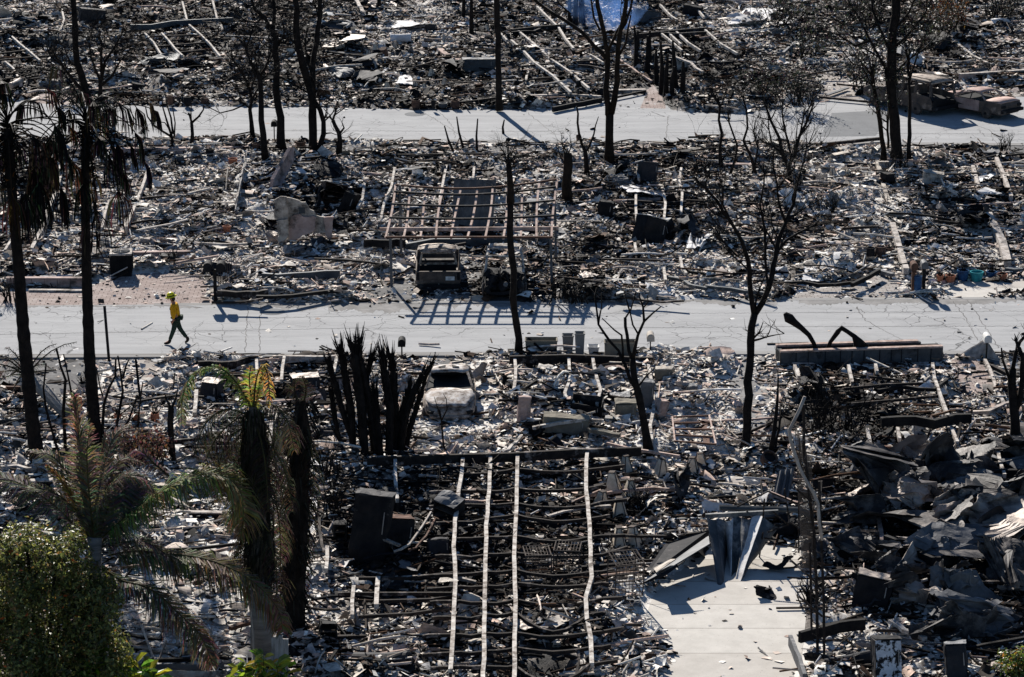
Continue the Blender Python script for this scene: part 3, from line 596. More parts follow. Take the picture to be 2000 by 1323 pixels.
# far van (estate body) with its back to the viewer
g = G(1842, 226); T = thing('van', 'burnt dark van with tan roof and open tailgate parked beside the far road', 'van', (g.x, g.y, 0), R(128))
mb = MB(); hull(mb, [(0, .8, .3, .6, .5, .5), (.12, .9, .28, 1.0, .5, .5), (1.0, .93, .26, 1.02, .5, .5), (3.1, .93, .26, 1.02, .5, .5), (3.3, .92, .26, 1.02, 1.04, 1.08), (4.4, .86, .28, .96, .96, 1.0), (4.8, .74, .32, .8, .8, .8)])
mb.build('body', 'car_dark', T, local=True)
pan(T, 'roof', 'car_ash', [(.1, .76, 1.66, 1.69), (.6, .82, 1.7, 1.76), (1.6, .83, 1.7, 1.76), (2.4, .78, 1.64, 1.7)], 9, th=.07, amp=.03)
for s in (-1, 1):
    for a, b_ in (((.08, s*.84, 1.0), (.2, s*.72, 1.68)), ((1.1, s*.87, 1.02), (1.1, s*.77, 1.72)), ((2.0, s*.87, 1.02), (2.0, s*.76, 1.7)), ((3.1, s*.84, 1.04), (2.4, s*.73, 1.66)), ((.2, s*.74, 1.68), (2.4, s*.74, 1.67))): pillar(T, [a, b_], 'car_dark', .075)
    mb = MB(); mb.slab([(1.15, s*.93, .35), (2.0, s*.93, .35), (2.0, s*.9, 1.04), (1.15, s*.9, 1.04)], .02*s); mb.build('door', 'car_dark', T, local=True)
    wheel(T, .95, s*.86, .31); wheel(T, 3.8, s*.86, .31)
    mb = MB(); mb.tube([(.3, s*.6, 1.79), (2.2, s*.6, 1.78)], .02, 5); mb.build('roof_rack_rail', 'char_metal', T, local=True)
mb = MB(); mb.box((-.1, 0, .42), (.16, 1.7, .18)); bmp(mb.build('bumper', 'char_metal', T, local=True))
mb = MB(); mb.slab([(-.02, -.8, .45), (-.02, .8, .45), (-.12, .75, .95), (-.1, -.75, .7)], .05); mb.build('tailgate', 'char_metal', T, local=True)
mb = MB(); mb.box((1.8, -.4, .9), (.14, .5, .7)); mb.box((1.8, .4, .9), (.14, .5, .7)); mb.build('seat_frame', 'car_dark', T, local=True)
mb = MB(); mb.box((1.6, 0, .56), (2.8, 1.5, .44)); mb.build('interior', 'black', T, local=True)  # black fill below the windows, char and painted shade in one
# far coupe
g = G(1974, 233); T = thing('coupe', 'low burnt car with pinkish boot lid and orange edged roof next to the dark van', 'car', (g.x, g.y, 0), R(132))
mb = MB(); hull(mb, [(0, .75, .3, .68, .68, .68), (.12, .84, .24, .84, .84, .87), (1.0, .87, .2, .86, .86, .9), (1.1, .87, .2, .84, .42, .4), (2.8, .88, .2, .82, .42, .4), (2.95, .86, .2, .82, .82, .86), (4.2, .78, .24, .68, .68, .7), (4.5, .64, .3, .5, .5, .5)])
mb.build('body', 'car_dark', T, local=True)
pan(T, 'boot_lid', 'car_pink', [(.06, .74, .84, .87), (.5, .78, .88, .92), (1.0, .78, .89, .93)], 9, amp=.02)
pan(T, 'roof', 'car_pink', [(1.45, .56, 1.16, 1.19), (1.7, .62, 1.21, 1.25), (2.2, .62, 1.21, 1.25), (2.5, .56, 1.16, 1.2)], 9, amp=.02)
pan(T, 'bonnet', 'car_pink', [(3.0, .76, .84, .88), (3.8, .74, .76, .8), (4.3, .64, .68, .7)], 9, amp=.03)
for s in (-1, 1):
    pillar(T, [(1.02, s*.76, .88), (1.45, s*.57, 1.17)], 'rust_pale', .05); pillar(T, [(2.95, s*.76, .84), (2.45, s*.57, 1.17)], 'rust_pale', .04); pillar(T, [(1.9, s*.82, .84), (1.9, s*.62, 1.2)], 'car_dark', .03)
    wheel(T, .85, s*.8, .28); wheel(T, 3.7, s*.8, .28)
    mb = MB(); mb.box((.0, s*.6, .66), (.08, .3, .12)); mb.build('tail_light', 'black', T, local=True)
    mb = MB(); mb.slab([(1.3, s*.885, .32), (2.8, s*.885, .32), (2.8, s*.86, .82), (1.3, s*.86, .84)], .02*s); mb.build('door', 'car_pink', T, local=True)
mb = MB(); mb.box((-.08, 0, .45), (.14, 1.6, .16)); bmp(mb.build('bumper', 'char_metal', T, local=True))

mb = MB(); mb.box((1.95, 0, .58), (1.6, 1.4, .5)); mb.build('interior', 'black', T, local=True)  # solid black fill standing for the charred, shaded cabin
# ---------------------------------------------------------------- firefighter
g = G(343, 673); T = thing('person', 'firefighter in yellow helmet, yellow shirt and green trousers walking left along the near road', 'person', (g.x, g.y, .016)); T.scale = (1.08, 1.08, 1.03)
def skinned(name, joints, bones, m, parent, sub=2, root=0):
    me = bpy.data.meshes.new(name); me.from_pydata([j[:3] for j in joints], bones, []); me.materials.append(M[m])
    o = bpy.data.objects.new(name, me); COL.objects.link(o); o.parent = parent
    o.modifiers.new('skin', 'SKIN')
    for i, j in enumerate(joints):
        sv = me.skin_vertices[0].data[i]; r = j[3]; sv.radius = (r, r) if not isinstance(r, tuple) else r; sv.use_root = (i == root)
    s = o.modifiers.new('sub', 'SUBSURF'); s.levels = sub; s.render_levels = sub
    me.polygons.foreach_set('use_smooth', [True]*len(me.polygons)); o.modifiers['skin'].use_smooth_shade = True; return o
# x: left is -x (walks left); y: depth, near side is -y
J = [(.03, 0, .95, .13), (.02, 0, 1.15, .125), (0, 0, 1.38, .13), (-.03, 0, 1.5, .055), (-.08, 0, 1.6, .075), (-.1, 0, 1.68, .085),
     (0, -.17, 1.4, .06), (.02, -.22, 1.14, .045), (-.03, -.24, .92, .032), (0, .17, 1.4, .06), (.08, .22, 1.16, .045), (-.02, .22, .98, .032),
     (.02, -.09, .88, .085), (-.06, -.09, .5, .058), (-.2, -.09, .12, .042), (-.34, -.09, .05, .035),
     (.05, .09, .88, .085), (.16, .1, .5, .058), (.38, .1, .18, .042), (.36, .1, .06, .035)]
B = [(0, 1), (1, 2), (2, 3), (3, 4), (4, 5), (2, 6), (6, 7), (7, 8), (2, 9), (9, 10), (10, 11), (0, 12), (12, 13), (13, 14), (14, 15), (0, 16), (16, 17), (17, 18), (18, 19)]
for wx, wy, wz in ((-.03, -.24, .92), (-.02, .22, .98)):       # palm and five curled fingers
    wi = 8 if wy < 0 else 11; k = len(J); J.append((wx-.025, wy, wz-.07, .03)); B.append((wi, k))
    for q, (dy, ln) in enumerate(((-.032, .06), (-.011, .07), (.011, .066), (.03, .052))):
        J.append((wx-.035, wy+dy, wz-.1, .011)); J.append((wx-.05, wy+dy, wz-.1-ln*.55, .009)); J.append((wx-.035, wy+dy, wz-.1-ln, .008)); b0 = len(J)-3
        B += [(k, b0), (b0, b0+1), (b0+1, b0+2)]
    J.append((wx-.055, wy-.02, wz-.06, .011)); J.append((wx-.075, wy-.02, wz-.1, .009)); B += [(k, len(J)-2), (len(J)-2, len(J)-1)]
bod = skinned('body', J, B, 'skin', T, 1)
sh = [(.03, 0, .93, (.135, .175)), (.02, 0, 1.12, (.14, .18)), (0, 0, 1.33, (.15, .2)), (-.01, 0, 1.45, (.09, .12)), (-.005, -.18, 1.4, .082), (.02, -.245, 1.14, .062), (-.025, -.25, .97, .05), (-.005, .18, 1.4, .082), (.085, .235, 1.16, .062), (0, .235, 1.02, .05)]
skinned('shirt', sh, [(0, 1), (1, 2), (2, 3), (2, 4), (4, 5), (5, 6), (2, 7), (7, 8), (8, 9)], 'yellow_shirt', T)
tr = [(.03, 0, .93, (.15, .175)), (.03, -.09, .8, .11), (-.05, -.09, .5, .08), (-.18, -.09, .16, .065), (.05, .09, .8, .11), (.16, .1, .5, .08), (.36, .1, .2, .065)]
skinned('trousers', tr, [(0, 1), (1, 2), (2, 3), (0, 4), (4, 5), (5, 6)], 'green_cloth', T)
for nm, p in (('boot', [(-.16, -.09, .2, .06), (-.2, -.09, .07, .058), (-.3, -.09, .05, .05), (-.38, -.09, .045, .035)]), ('boot', [(.36, .1, .24, .06), (.41, .1, .12, .058), (.35, .1, .05, .05), (.29, .1, .02, .035)])):
    skinned(nm, p, [(0, 1), (1, 2), (2, 3)], 'boot', T)
mb = MB(); rt = Euler((0, R(-14), 0)).to_matrix()
mb.lathe((-.1, 0, 1.7), [(.19, -.012), (.2, .0), (.135, .02), (.132, .07), (.11, .12), (.06, .15), (.01, .158)], 20, rt); hm = mb.build('helmet', 'yellow_helmet', T, local=True, smooth=True)
mb = MB(); mb.lathe((-.1, 0, 1.7), [(.138, .022), (.14, .05), (.134, .052)], 20, rt); mb.build('goggle_strap', 'black', hm, local=True)
mb = MB(); mb.box((-.2, 0, 1.61), (.04, .025, .04)); mb.box((-.17, -.03, 1.635), (.02, .03, .015)); mb.box((-.17, .03, 1.635), (.02, .03, .015)); mb.box((-.18, 0, 1.565), (.015, .05, .014)); mb.box((-.09, -.09, 1.61), (.045, .02, .06)); mb.box((-.09, .09, 1.61), (.045, .02, .06)); mb.build('face', 'skin', T, local=True)
mb = MB(); mb.lathe((-.05, 0, 1.6), [(.05, -.07), (.085, -.02), (.09, .05), (.05, .09)], 12); mb.build('hair', 'boot', T, local=True, smooth=True)
mb = MB(); mb.lathe((.03, 0, .95), [(.16, -.03), (.175, 0), (.16, .03)], 16); mb.box((.2, .0, .96), (.14, .24, .15)); mb.box((.12, -.18, .93), (.1, .07, .14)); mb.box((-.13, -.03, 1.28), (.05, .1, .1)); bmp(mb.build('belt_pack', 'green_cloth', T, local=True), .02)

# ---------------------------------------------------------------- carport frame
def V3(px, py, z): return G(px, py, z)
g = G(764, 560); T = thing('carport_frame', 'bare rusty carport frame of thin rafters on four posts above the pickup', 'carport', (g.x, g.y, 0)); YP = g.y
g2 = G(1077, 566); gb = G(785, 505); YR = gb.y
F0, F1, B0, B1 = P(753, 466, YP-1.3), P(1079, 466, YP-1.3), P(772, 363, YR+.1), P(1087, 352, YR+.1)
for (x, y0, y1, Y) in ((765, 560, 446, YP), (1078, 562, 440, YP), (784, 505, 362, YR), (1086, 500, 355, YR)):
    a = P(x, y0, Y); b_ = P(x-3, y1, Y); mb = MB(); mb.bar((a.x, a.y, -.1), (b_.x, b_.y, b_.z), .1, .1, Vector((0, 1, 0))); mb.build('post', 'sheet_grey', T)
def lerp(a, b_, t): return a+(b_-a)*t
nb_ = 11
for k in range(nb_):
    t = k/(nb_-1); a = lerp(F0, F1, t); b2 = lerp(B0, B1, t); sag = .25*math.sin(math.pi*t)
    b2.z -= sag; pts = [lerp(a, b2, u)+Vector((.06*math.sin(u*3+k), 0, -.1*math.sin(math.pi*u)*(k % 3))) for u in (0, .25, .5, .75, 1)]
    mb = MB(); mb.strip(pts, .08, .09); mb.build('rafter', 'rust_pale', T)
for u, m in ((.0, 'rust'), (.36, 'char_metal'), (.62, 'char_metal'), (.86, 'char_metal'), (.99, 'rust')):
    pts = []
    for k in range(9):
        t = k/8; a = lerp(F0, F1, t); b2 = lerp(B0, B1, t); b2.z -= .25*math.sin(math.pi*t); q = lerp(a, b2, u); q.z += .05; pts.append(q)
    mb = MB(); mb.strip(pts, .08, .07); mb.build('purlin', m, T)
q0, q1 = lerp(F0, B0, .2), lerp(F1, B1, .2); mb = MB(); mb.bar(q0+Vector((-.3, 0, -.08)), q1+Vector((.2, 0, -.08)), .08, .14); mb.build('front_beam', 'rust_pale', T)
# beam lying behind the pickup
def loose(name, pts, wd, hg, m, look, cat, group, z=None):
    mb = MB(); p3 = [on(x, y, (z if z is not None else .12)+hg/2) for x, y in pts]; mb.strip(p3, wd, hg)
    o = mb.build(name, m); return later(o, look, cat, group) if look.startswith('~') is False else o
# ---------------------------------------------------------------- corrugated sheet standing behind the carport
def corr(name, a, b_, c_, d_, n, amp, m, lab, cat='metal sheet', sag=0, group=None, rows=5, jit=.02):
    a, b_, c_, d_ = map(Vector, (a, b_, c_, d_)); V = []; nn = n*4
    nrm = (b_-a).cross(d_-a).normalized()
    for i in range(rows+1):
        for k in range(nn+1):
            u = k/nn; v = i/rows; p = lerp(lerp(a, b_, u), lerp(d_, c_, u), v); V.append(p+nrm*(amp*(1 if (k//2) % 2 else -1)+sag*math.sin(math.pi*v)+jit*noise.noise(p*1.3)*3))
    mb = MB(); mb.add(V, [(i*(nn+1)+k, i*(nn+1)+k+1, (i+1)*(nn+1)+k+1, (i+1)*(nn+1)+k) for i in range(rows) for k in range(nn)])
    o = mb.build(name, m); s = o.modifiers.new('s', 'SOLIDIFY'); s.thickness = .012
    return tag(o, lab, cat, group)
q = G(882, 462); q2 = G(962, 458); Yp = q.y
corr('metal_sheet', q, q2, P(970, 352, Yp+.7), P(887, 350, Yp+.7), 5, .03, 'sheet_grey', 'tall ribbed grey metal sheet leaning upright behind the carport rafters')
# ---------------------------------------------------------------- broken stucco wall
g = G(600, 476); T = thing('broken_wall', 'broken piece of tan stucco wall with a socket box standing in the rubble', 'wall', (g.x, g.y, 0)); Y0 = g.y
def wallpiece(poly, Y, th, m, nm='wall_panel', dy=0):
    q = []
    for k, (x, y) in enumerate(poly):
        x1, y1 = poly[(k+1) % len(poly)]; n = max(1, int(math.hypot(x1-x, y1-y)/7))
        q += [(x+(x1-x)*i/n+(rnd.uniform(-2.2, 2.2) if i else 0), y+(y1-y)*i/n+(rnd.uniform(-2.2, 2.2) if i else 0)) for i in range(n)]
    pts = [P(x, y, Y) for x, y in q]; mb = MB(); mb.slab(pts, th); return mb.build(nm, m, T)
wp = wallpiece([(562, 470), (558, 400), (557, 385), (575, 388), (597, 394), (622, 425), (612, 424), (575, 420), (567, 432), (566, 470)], Y0, .1, 'stucco')
wallpiece([(566, 470), (567, 430), (577, 418), (618, 424), (614, 450), (606, 455)], Y0-.1, .12, 'stucco_pink')
wallpiece([(632, 425), (652, 424), (648, 465), (642, 475), (635, 450)], Y0-.15, .1, 'stucco_pink'); wallpiece([(613, 423), (634, 424), (636, 455), (610, 453)], Y0-.05, .1, 'stucco')
wallpiece([(536, 427), (534, 392), (548, 384), (560, 385), (562, 430)], Y0-.25, .1, 'stucco'); wallpiece([(545, 475), (540, 432), (562, 428), (564, 460), (556, 470)], Y0-.4, .1, 'stucco')
mb = MB(); a = P(590, 411, Y0-.1); mb.box(a, (.24, .1, .24)); mb.build('socket_box', 'sheet_blue', wp)
# ---------------------------------------------------------------- air conditioner
def box_thing(px, py, wpx, dm, hm, rz, m, label, cat, name, top=None, tilt=(0, 0), group=None, fall=None):
    c = base(px, py); wm = wpx/SC(py); T = thing(name, label, cat, (c.x, c.y, c.z-.03), R(rz), group); T.rotation_euler = (R(tilt[0]), R(tilt[1]), R(rz))
    return T, wm
T, wm = box_thing(237, 541, 42, .85, .95, 4, 0, 'square outdoor air conditioner with round fan grille on top beside the pink paver driveway', 'air conditioner', 'air_conditioner')
h = .95; mb = MB(); mb.box((0, wm/2, h/2-.03), (wm*.96, wm*.96, h-.1)); mb.build('casing', 'char_metal', T, local=True)
mb = MB()
for k in range(14):
    t = (k+.5)/14-.5
    for yy_ in (-.0, wm): mb.box((t*wm, yy_, h*.55), (.02, .03, h*.62))
    for xx_ in (-wm/2, wm/2): mb.box((xx_, wm/2+t*wm, h*.55), (.03, .02, h*.62))
mb.build('side_louvre', 'char_metal', T, local=True)
mb = MB(); mb.box((0, wm/2, h-.04), (wm*1.04, wm*1.04, .08)); lid = bmp(mb.build('lid', 'ash_wood', T, local=True))
mb = MB(); mb.lathe((0, wm/2, h), [(.34, 0), (.34, .025), (.3, .03)], 24); mb.build('fan_opening', 'black', lid, local=True)
mb = MB()
for r_ in (.12, .2, .28, .33): mb.tube([(r_*math.cos(a), wm/2+r_*math.sin(a), h+.04) for a in [i*math.pi/10 for i in range(21)]], .008, 4)
for k in range(8): a = k*math.pi/4; mb.tube([(0, wm/2, h+.05), (.34*math.cos(a), wm/2+.34*math.sin(a), h+.04)], .008, 4)
mb.build('fan_guard', 'ash_steel', lid, local=True)
# ---------------------------------------------------------------- mailboxes
def mailbox(px, py, hpx, kind, label, m='char_metal', pm='char', post_w=.07, boxes=1, round_=False):
    c = base(px, py); s = SC(py); H = hpx/s/.96; T = thing('mailbox', label, 'mailbox', (c.x, c.y, c.z-.02)); bw = .2 if kind != 'double' else .38
    mb = MB(); mb.bar((0, 0, 0), (0, 0, H-.2), post_w, post_w, Vector((0, 1, 0)))
    if kind == 'double': mb.bar((-.45, 0, H-.25), (.45, 0, H-.25), .08, .08)
    mb.build('post', pm, T, local=True)
    xs = (0,) if kind != 'double' else (-.24, .24)
    for x in xs:
        mb = MB(); r_ = .13 if kind != 'double' else .17
        prof = [(-r_, 0), (r_, 0), (r_, r_*1.1)]+[(r_*math.cos(a), r_*1.1+r_*math.sin(a)) for a in [math.pi*k/8 for k in range(1, 8)]]+[(-r_, r_*1.1)]
        ln = .48; n = len(prof); vs = [(x+p, -ln/2, H-.25+z) for p, z in prof]+[(x+p, ln/2, H-.25+z) for p, z in prof]
        mb.add(vs, [tuple(range(n)), tuple(range(2*n-1, n-1, -1))]+[(i, n+i, n+(i+1) % n, (i+1) % n) for i in range(n)]); bx = mb.build('box', m, T, local=True)
        mb = MB(); mb.box((x, -ln/2-.012, H-.25+r_), (r_*1.7, .02, r_*1.7)); mb.build('door', m, bx, local=True)
    return T
mailbox(421, 588, 72, 'double', 'pair of black mailboxes side by side on one post beside the iron railing', post_w=.12)
mailbox(1926, 704, 52, 'one', 'white mailbox on a thin post beside the brick driveway', m='white_paint', post_w=.05)
mailbox(1270, 700, 50, 'one', 'tan round topped mailbox on a thin rod at the kerb near the planters', m='stucco', pm='char', post_w=.04)
mailbox(785, 698, 38, 'one', 'small black mailbox on a rod at the kerb behind the burnt palm clump', post_w=.05)
mailbox(536, 276, 40, 'one', 'small black mailbox on a rod at the kerb of the far road', post_w=.05)
mailbox(1783, 576, 64, 'one', 'brown mailbox on a thick post just left of the tall blue pot', m='rust', pm='rust', post_w=.14)
mailbox(1803, 572, 62, 'one', 'pale topped mailbox on a dark post just right of the tall blue pot', m='sheet_grey', pm='char', post_w=.13)
# iron railing beside the mailboxes
g = G(440, 560); T = thing('iron_railing', 'short black iron railing standing between the mailbox pair and the rubble', 'railing', (g.x, g.y, 0)); a = G(427, 568); b_ = G(462, 545)
mb = MB(); mb.bar(a+Vector((0, 0, 1.0)), b_+Vector((0, 0, 1.0)), .03, .03); mb.bar(a+Vector((0, 0, .25)), b_+Vector((0, 0, .25)), .03, .03); mb.build('rail', 'wire', T)
mb = MB()
for k in range(9): p = lerp(a, b_, k/8); mb.bar(p, p+Vector((0, 0, 1.02)), .02, .02, Vector((0, 1, 0)))
mb.build('baluster', 'wire', T)
# ---------------------------------------------------------------- bins and planters by the kerb
def planter(px, py, wpx, hpx, m, label, flare=.8, dep=.45, name='planter', cat='planter', rz=0):
    c = base(px, py); s = SC(py); wm = wpx/s; H = hpx/s/.96*.95; T = thing(name, label, cat, (c.x, c.y, max(0, c.z-.05)), R(rz))
    w2_, d2 = wm/2, dep/2; mb = MB(); t = .035; f = flare
    O = [(-w2_*f, -d2*f, 0), (w2_*f, -d2*f, 0), (w2_*f, d2*f, 0), (-w2_*f, d2*f, 0), (-w2_, -d2, H), (w2_, -d2, H), (w2_, d2, H), (-w2_, d2, H),
         (-w2_+t, -d2+t, H), (w2_-t, -d2+t, H), (w2_-t, d2-t, H), (-w2_+t, d2-t, H), (-w2_*f+t, -d2*f+t, H*.45), (w2_*f-t, -d2*f+t, H*.45), (w2_*f-t, d2*f-t, H*.45), (-w2_*f+t, d2*f-t, H*.45)]
    Fq = [(3, 2, 1, 0)]+[(i, (i+1) % 4, 4+(i+1) % 4, 4+i) for i in range(4)]+[(4+i, 4+(i+1) % 4, 8+(i+1) % 4, 8+i) for i in range(4)]+[(8+i, 8+(i+1) % 4, 12+(i+1) % 4, 12+i) for i in range(4)]+[(12, 13, 14, 15)]
    mb.add(O, Fq); bmp(mb.build('body', m, T, local=True), .012)
    mb = MB(); 
    for a, b2 in ((4, 5), (5, 6), (6, 7), (7, 4)): mb.tube([O[a], O[b2]], .022, 5)
    mb.build('rim', m, T, local=True); return T
planter(1057, 694, 62, 34, 'tan_bin', 'long low rectangular planter, leftmost in the row at the kerb', .97, .5)
planter(1109, 693, 22, 40, 'grey_bin', 'tall tapered grey planter standing next to the taller black sided one', .75, .4)
planter(1132, 699, 19, 52, 'grey_bin', 'tallest and narrowest planter in the row at the kerb', .78, .38)
planter(1159, 694, 21, 20, 'white_paint', 'small white tapered planter on the kerb between the tall ones and the long right one', .8, .4)
planter(1211, 699, 61, 36, 'tan_bin', 'long rectangular planter behind the forked dead tree at the kerb', .97, .5)
# ---------------------------------------------------------------- block planter wall with brick rim
g = G(1683, 714); T = thing('brick_planter', 'long low planter wall of grey blocks with a red brick rim beside the near road', 'planter wall', (g.x, g.y, 0)); a = G(1524, 716); b_ = G(1841, 706)
mb = MB(); d = (b_-a).normalized(); n_ = Vector((-d.y, d.x, 0)); L0 = (b_-a).length
mb.slab([a, b_, b_+n_*.14, a+n_*.14], .5); mb.slab([a+n_*.75, b_+n_*.75-d*.6, b_+n_*.89-d*.6, a+n_*.89], .5)
mb.slab([a+n_*.14, a+d*.14+n_*.14, a+d*.14+n_*.75, a+n_*.75], .48); mb.build('block_wall', 'block_dark', T)
for oy, oz, cut in ((.07, .53, .1), (.82, .53, .8)):
    mb = MB(); k = 0
    while k*.23 < L0-cut: mb.box((a+d*(k*.23+.11)+n_*oy)+Vector((0, 0, oz)), (.23, .2, .06+.004*(k % 3)), (0, 0, math.atan2(d.y, d.x))); k += 1
    mb.build('brick_rim', 'rust_pale', T)
x = 0
while x < L0: mb = MB(); mb.box(a+d*x-n_*.006+Vector((0, 0, .25)), (.03, .012, .48), (0, 0, math.atan2(d.y, d.x))); mb.build('joint', 'black', T); x += rnd.uniform(.3, .62)
mb = MB(); mb.slab([a+n_*.14, b_+n_*.14, b_+n_*.75, a+n_*.75], .44); mb.build('soil', 'char', T)
def stem(name, pts, Y, r, lab, cat='burnt stem', m='char_bark'):
    mb = MB(); mb.tube([P(x, y, Y) for x, y in pts], r, 8, .25); return tag(mb.build(name, m, smooth=True), lab, cat)
Yw = g.y+.55
stem('burnt_sapling', [(1595, 690), (1590, 672), (1580, 655), (1566, 641), (1550, 630), (1540, 622), (1533, 612)], Yw, [.07, .07, .08, .1, .13, .19, .07], 'black curved stem with a thick pointed tip rising from the brick planter')
stem('burnt_sapling', [(1612, 690), (1622, 668), (1637, 648), (1644, 641), (1655, 648), (1668, 657), (1676, 668), (1682, 680)], Yw, [.06, .07, .09, .09, .08, .09, .17, .3], 'black arched stem bent to a knee over the brick planter')

# ---------------------------------------------------------------- mobile home chassis frames
def chassis(name, label, rails, cross=(), beams=(), z=.55, w_=.13, group='steel floor frames of the burnt homes', cm='beam_dark', rm='ash_steel'):
    p0 = G(*rails[0][0][0] if isinstance(rails[0][0][0], tuple) else rails[0][0]) if rails else G(*beams[0][0])
    T = thing(name, label, 'chassis frame', (p0.x, p0.y, 0), 0, group)
    for r in rails:
        pts, ww = (r, w_) if not isinstance(r[-1], (int, float)) else (r[:-1], r[-1])
        q = []
        for (x0, y0), (x1, y1) in zip(pts[:-1], pts[1:]):
            n = max(1, int(abs(y1-y0)/22))
            for k in range(n): t = k/n; q.append((x0+(x1-x0)*t+rnd.uniform(-1, 1)*1.2, y0+(y1-y0)*t))
        q.append(pts[-1]); mb = MB(); mb.strip([G(x, y, z+rnd.uniform(-.03, .03)) for x, y in q], ww, .14); mb.build('rail', rm, T)
    for c in cross:
        mb = MB(); n = 2*len(c)
        mb.strip([G(x, y, z-.02) for x, y in c], .07, .09); mb.build('cross_member', cm, T)
    for b2 in beams:
        mb = MB(); mb.strip([G(x, y, z) for x, y in b2], .12, .28); mb.build('end_beam', cm, T)
    for r in rails:
        pts = r if not isinstance(r[-1], (int, float)) else r[:-1]
        for x, y in pts[::2]: p = G(x, y, z); mb = MB(); mb.bar((p.x, p.y, -.05), (p.x, p.y, z-.05), .07, .07, Vector((0, 1, 0))); mb.build('leg', cm, T)
    return T
cr = []
yc = 922
while yc < 1330:
    sA, sB, sC = rnd.uniform(1, 6), rnd.uniform(3, 10)*(1.5 if yc > 1130 else 1), rnd.uniform(1, 6); l1, l2, l3, l4 = [rnd.uniform(-4, 4) for _ in range(4)]; x0 = rnd.choice([885, 885, 850, 838]) if yc < 1125 else rnd.uniform(820, 850); x1 = 1215+rnd.uniform(-40, 25)
    if yc > 1190 and rnd.random() < .3: sB += 22
    pts = []
    for x in sorted([x0, x0+12, 900, 920, 940, 955, 970, 990, 1007, 1030, 1055, 1080, 1105, 1130, 1150, 1175, x1]):
        if x < x0 or (x > x1): continue
        if x < 885: q = yc+l1+(885-x)*.12
        elif x < 950: u = (x-885)/65; q = yc+l1*(1-u)+l2*u+sA*math.sin(math.pi*u)
        elif x < 1007: u = (x-950)/57; q = yc+l2*(1-u)+l3*u-4*u+sC*math.sin(math.pi*u)*.6
        elif x < 1150: u = (x-1007)/143; q = yc+(l3-4)*(1-u)+l4*u+sB*math.sin(math.pi*u)
        else: q = yc+l4-(x-1150)*rnd.uniform(.05, .25)
        pts.append((x, q+rnd.uniform(-.8, .8)))
    cr.append(pts); yc += rnd.uniform(26, 36)
T = chassis('chassis_frame', 'largest steel floor frame, with four long white rails and many sagging cross members',
  [[(905, 890), (901, 930), (896, 960), (889, 1020), (885, 1070), (889, 1100), (890, 1140), (886, 1230), (880, 1312)], [(958, 888), (955, 960), (950, 1030), (948, 1100), (947, 1180), (943, 1360)],
   [(1012, 886), (1008, 1000), (1004, 1090), (1007, 1180), (1003, 1360)], [(1148, 878), (1144, 930), (1145, 960), (1152, 1030), (1153, 1100), (1155, 1130), (1145, 1170), (1146, 1210), (1153, 1250), (1156, 1300)], [(772, 893), (773, 940), (776, 978), .1]],
  cr, [[(717, 902), (850, 897), (1000, 893), (1120, 886), (1252, 882)]], z=.6, w_=.11)
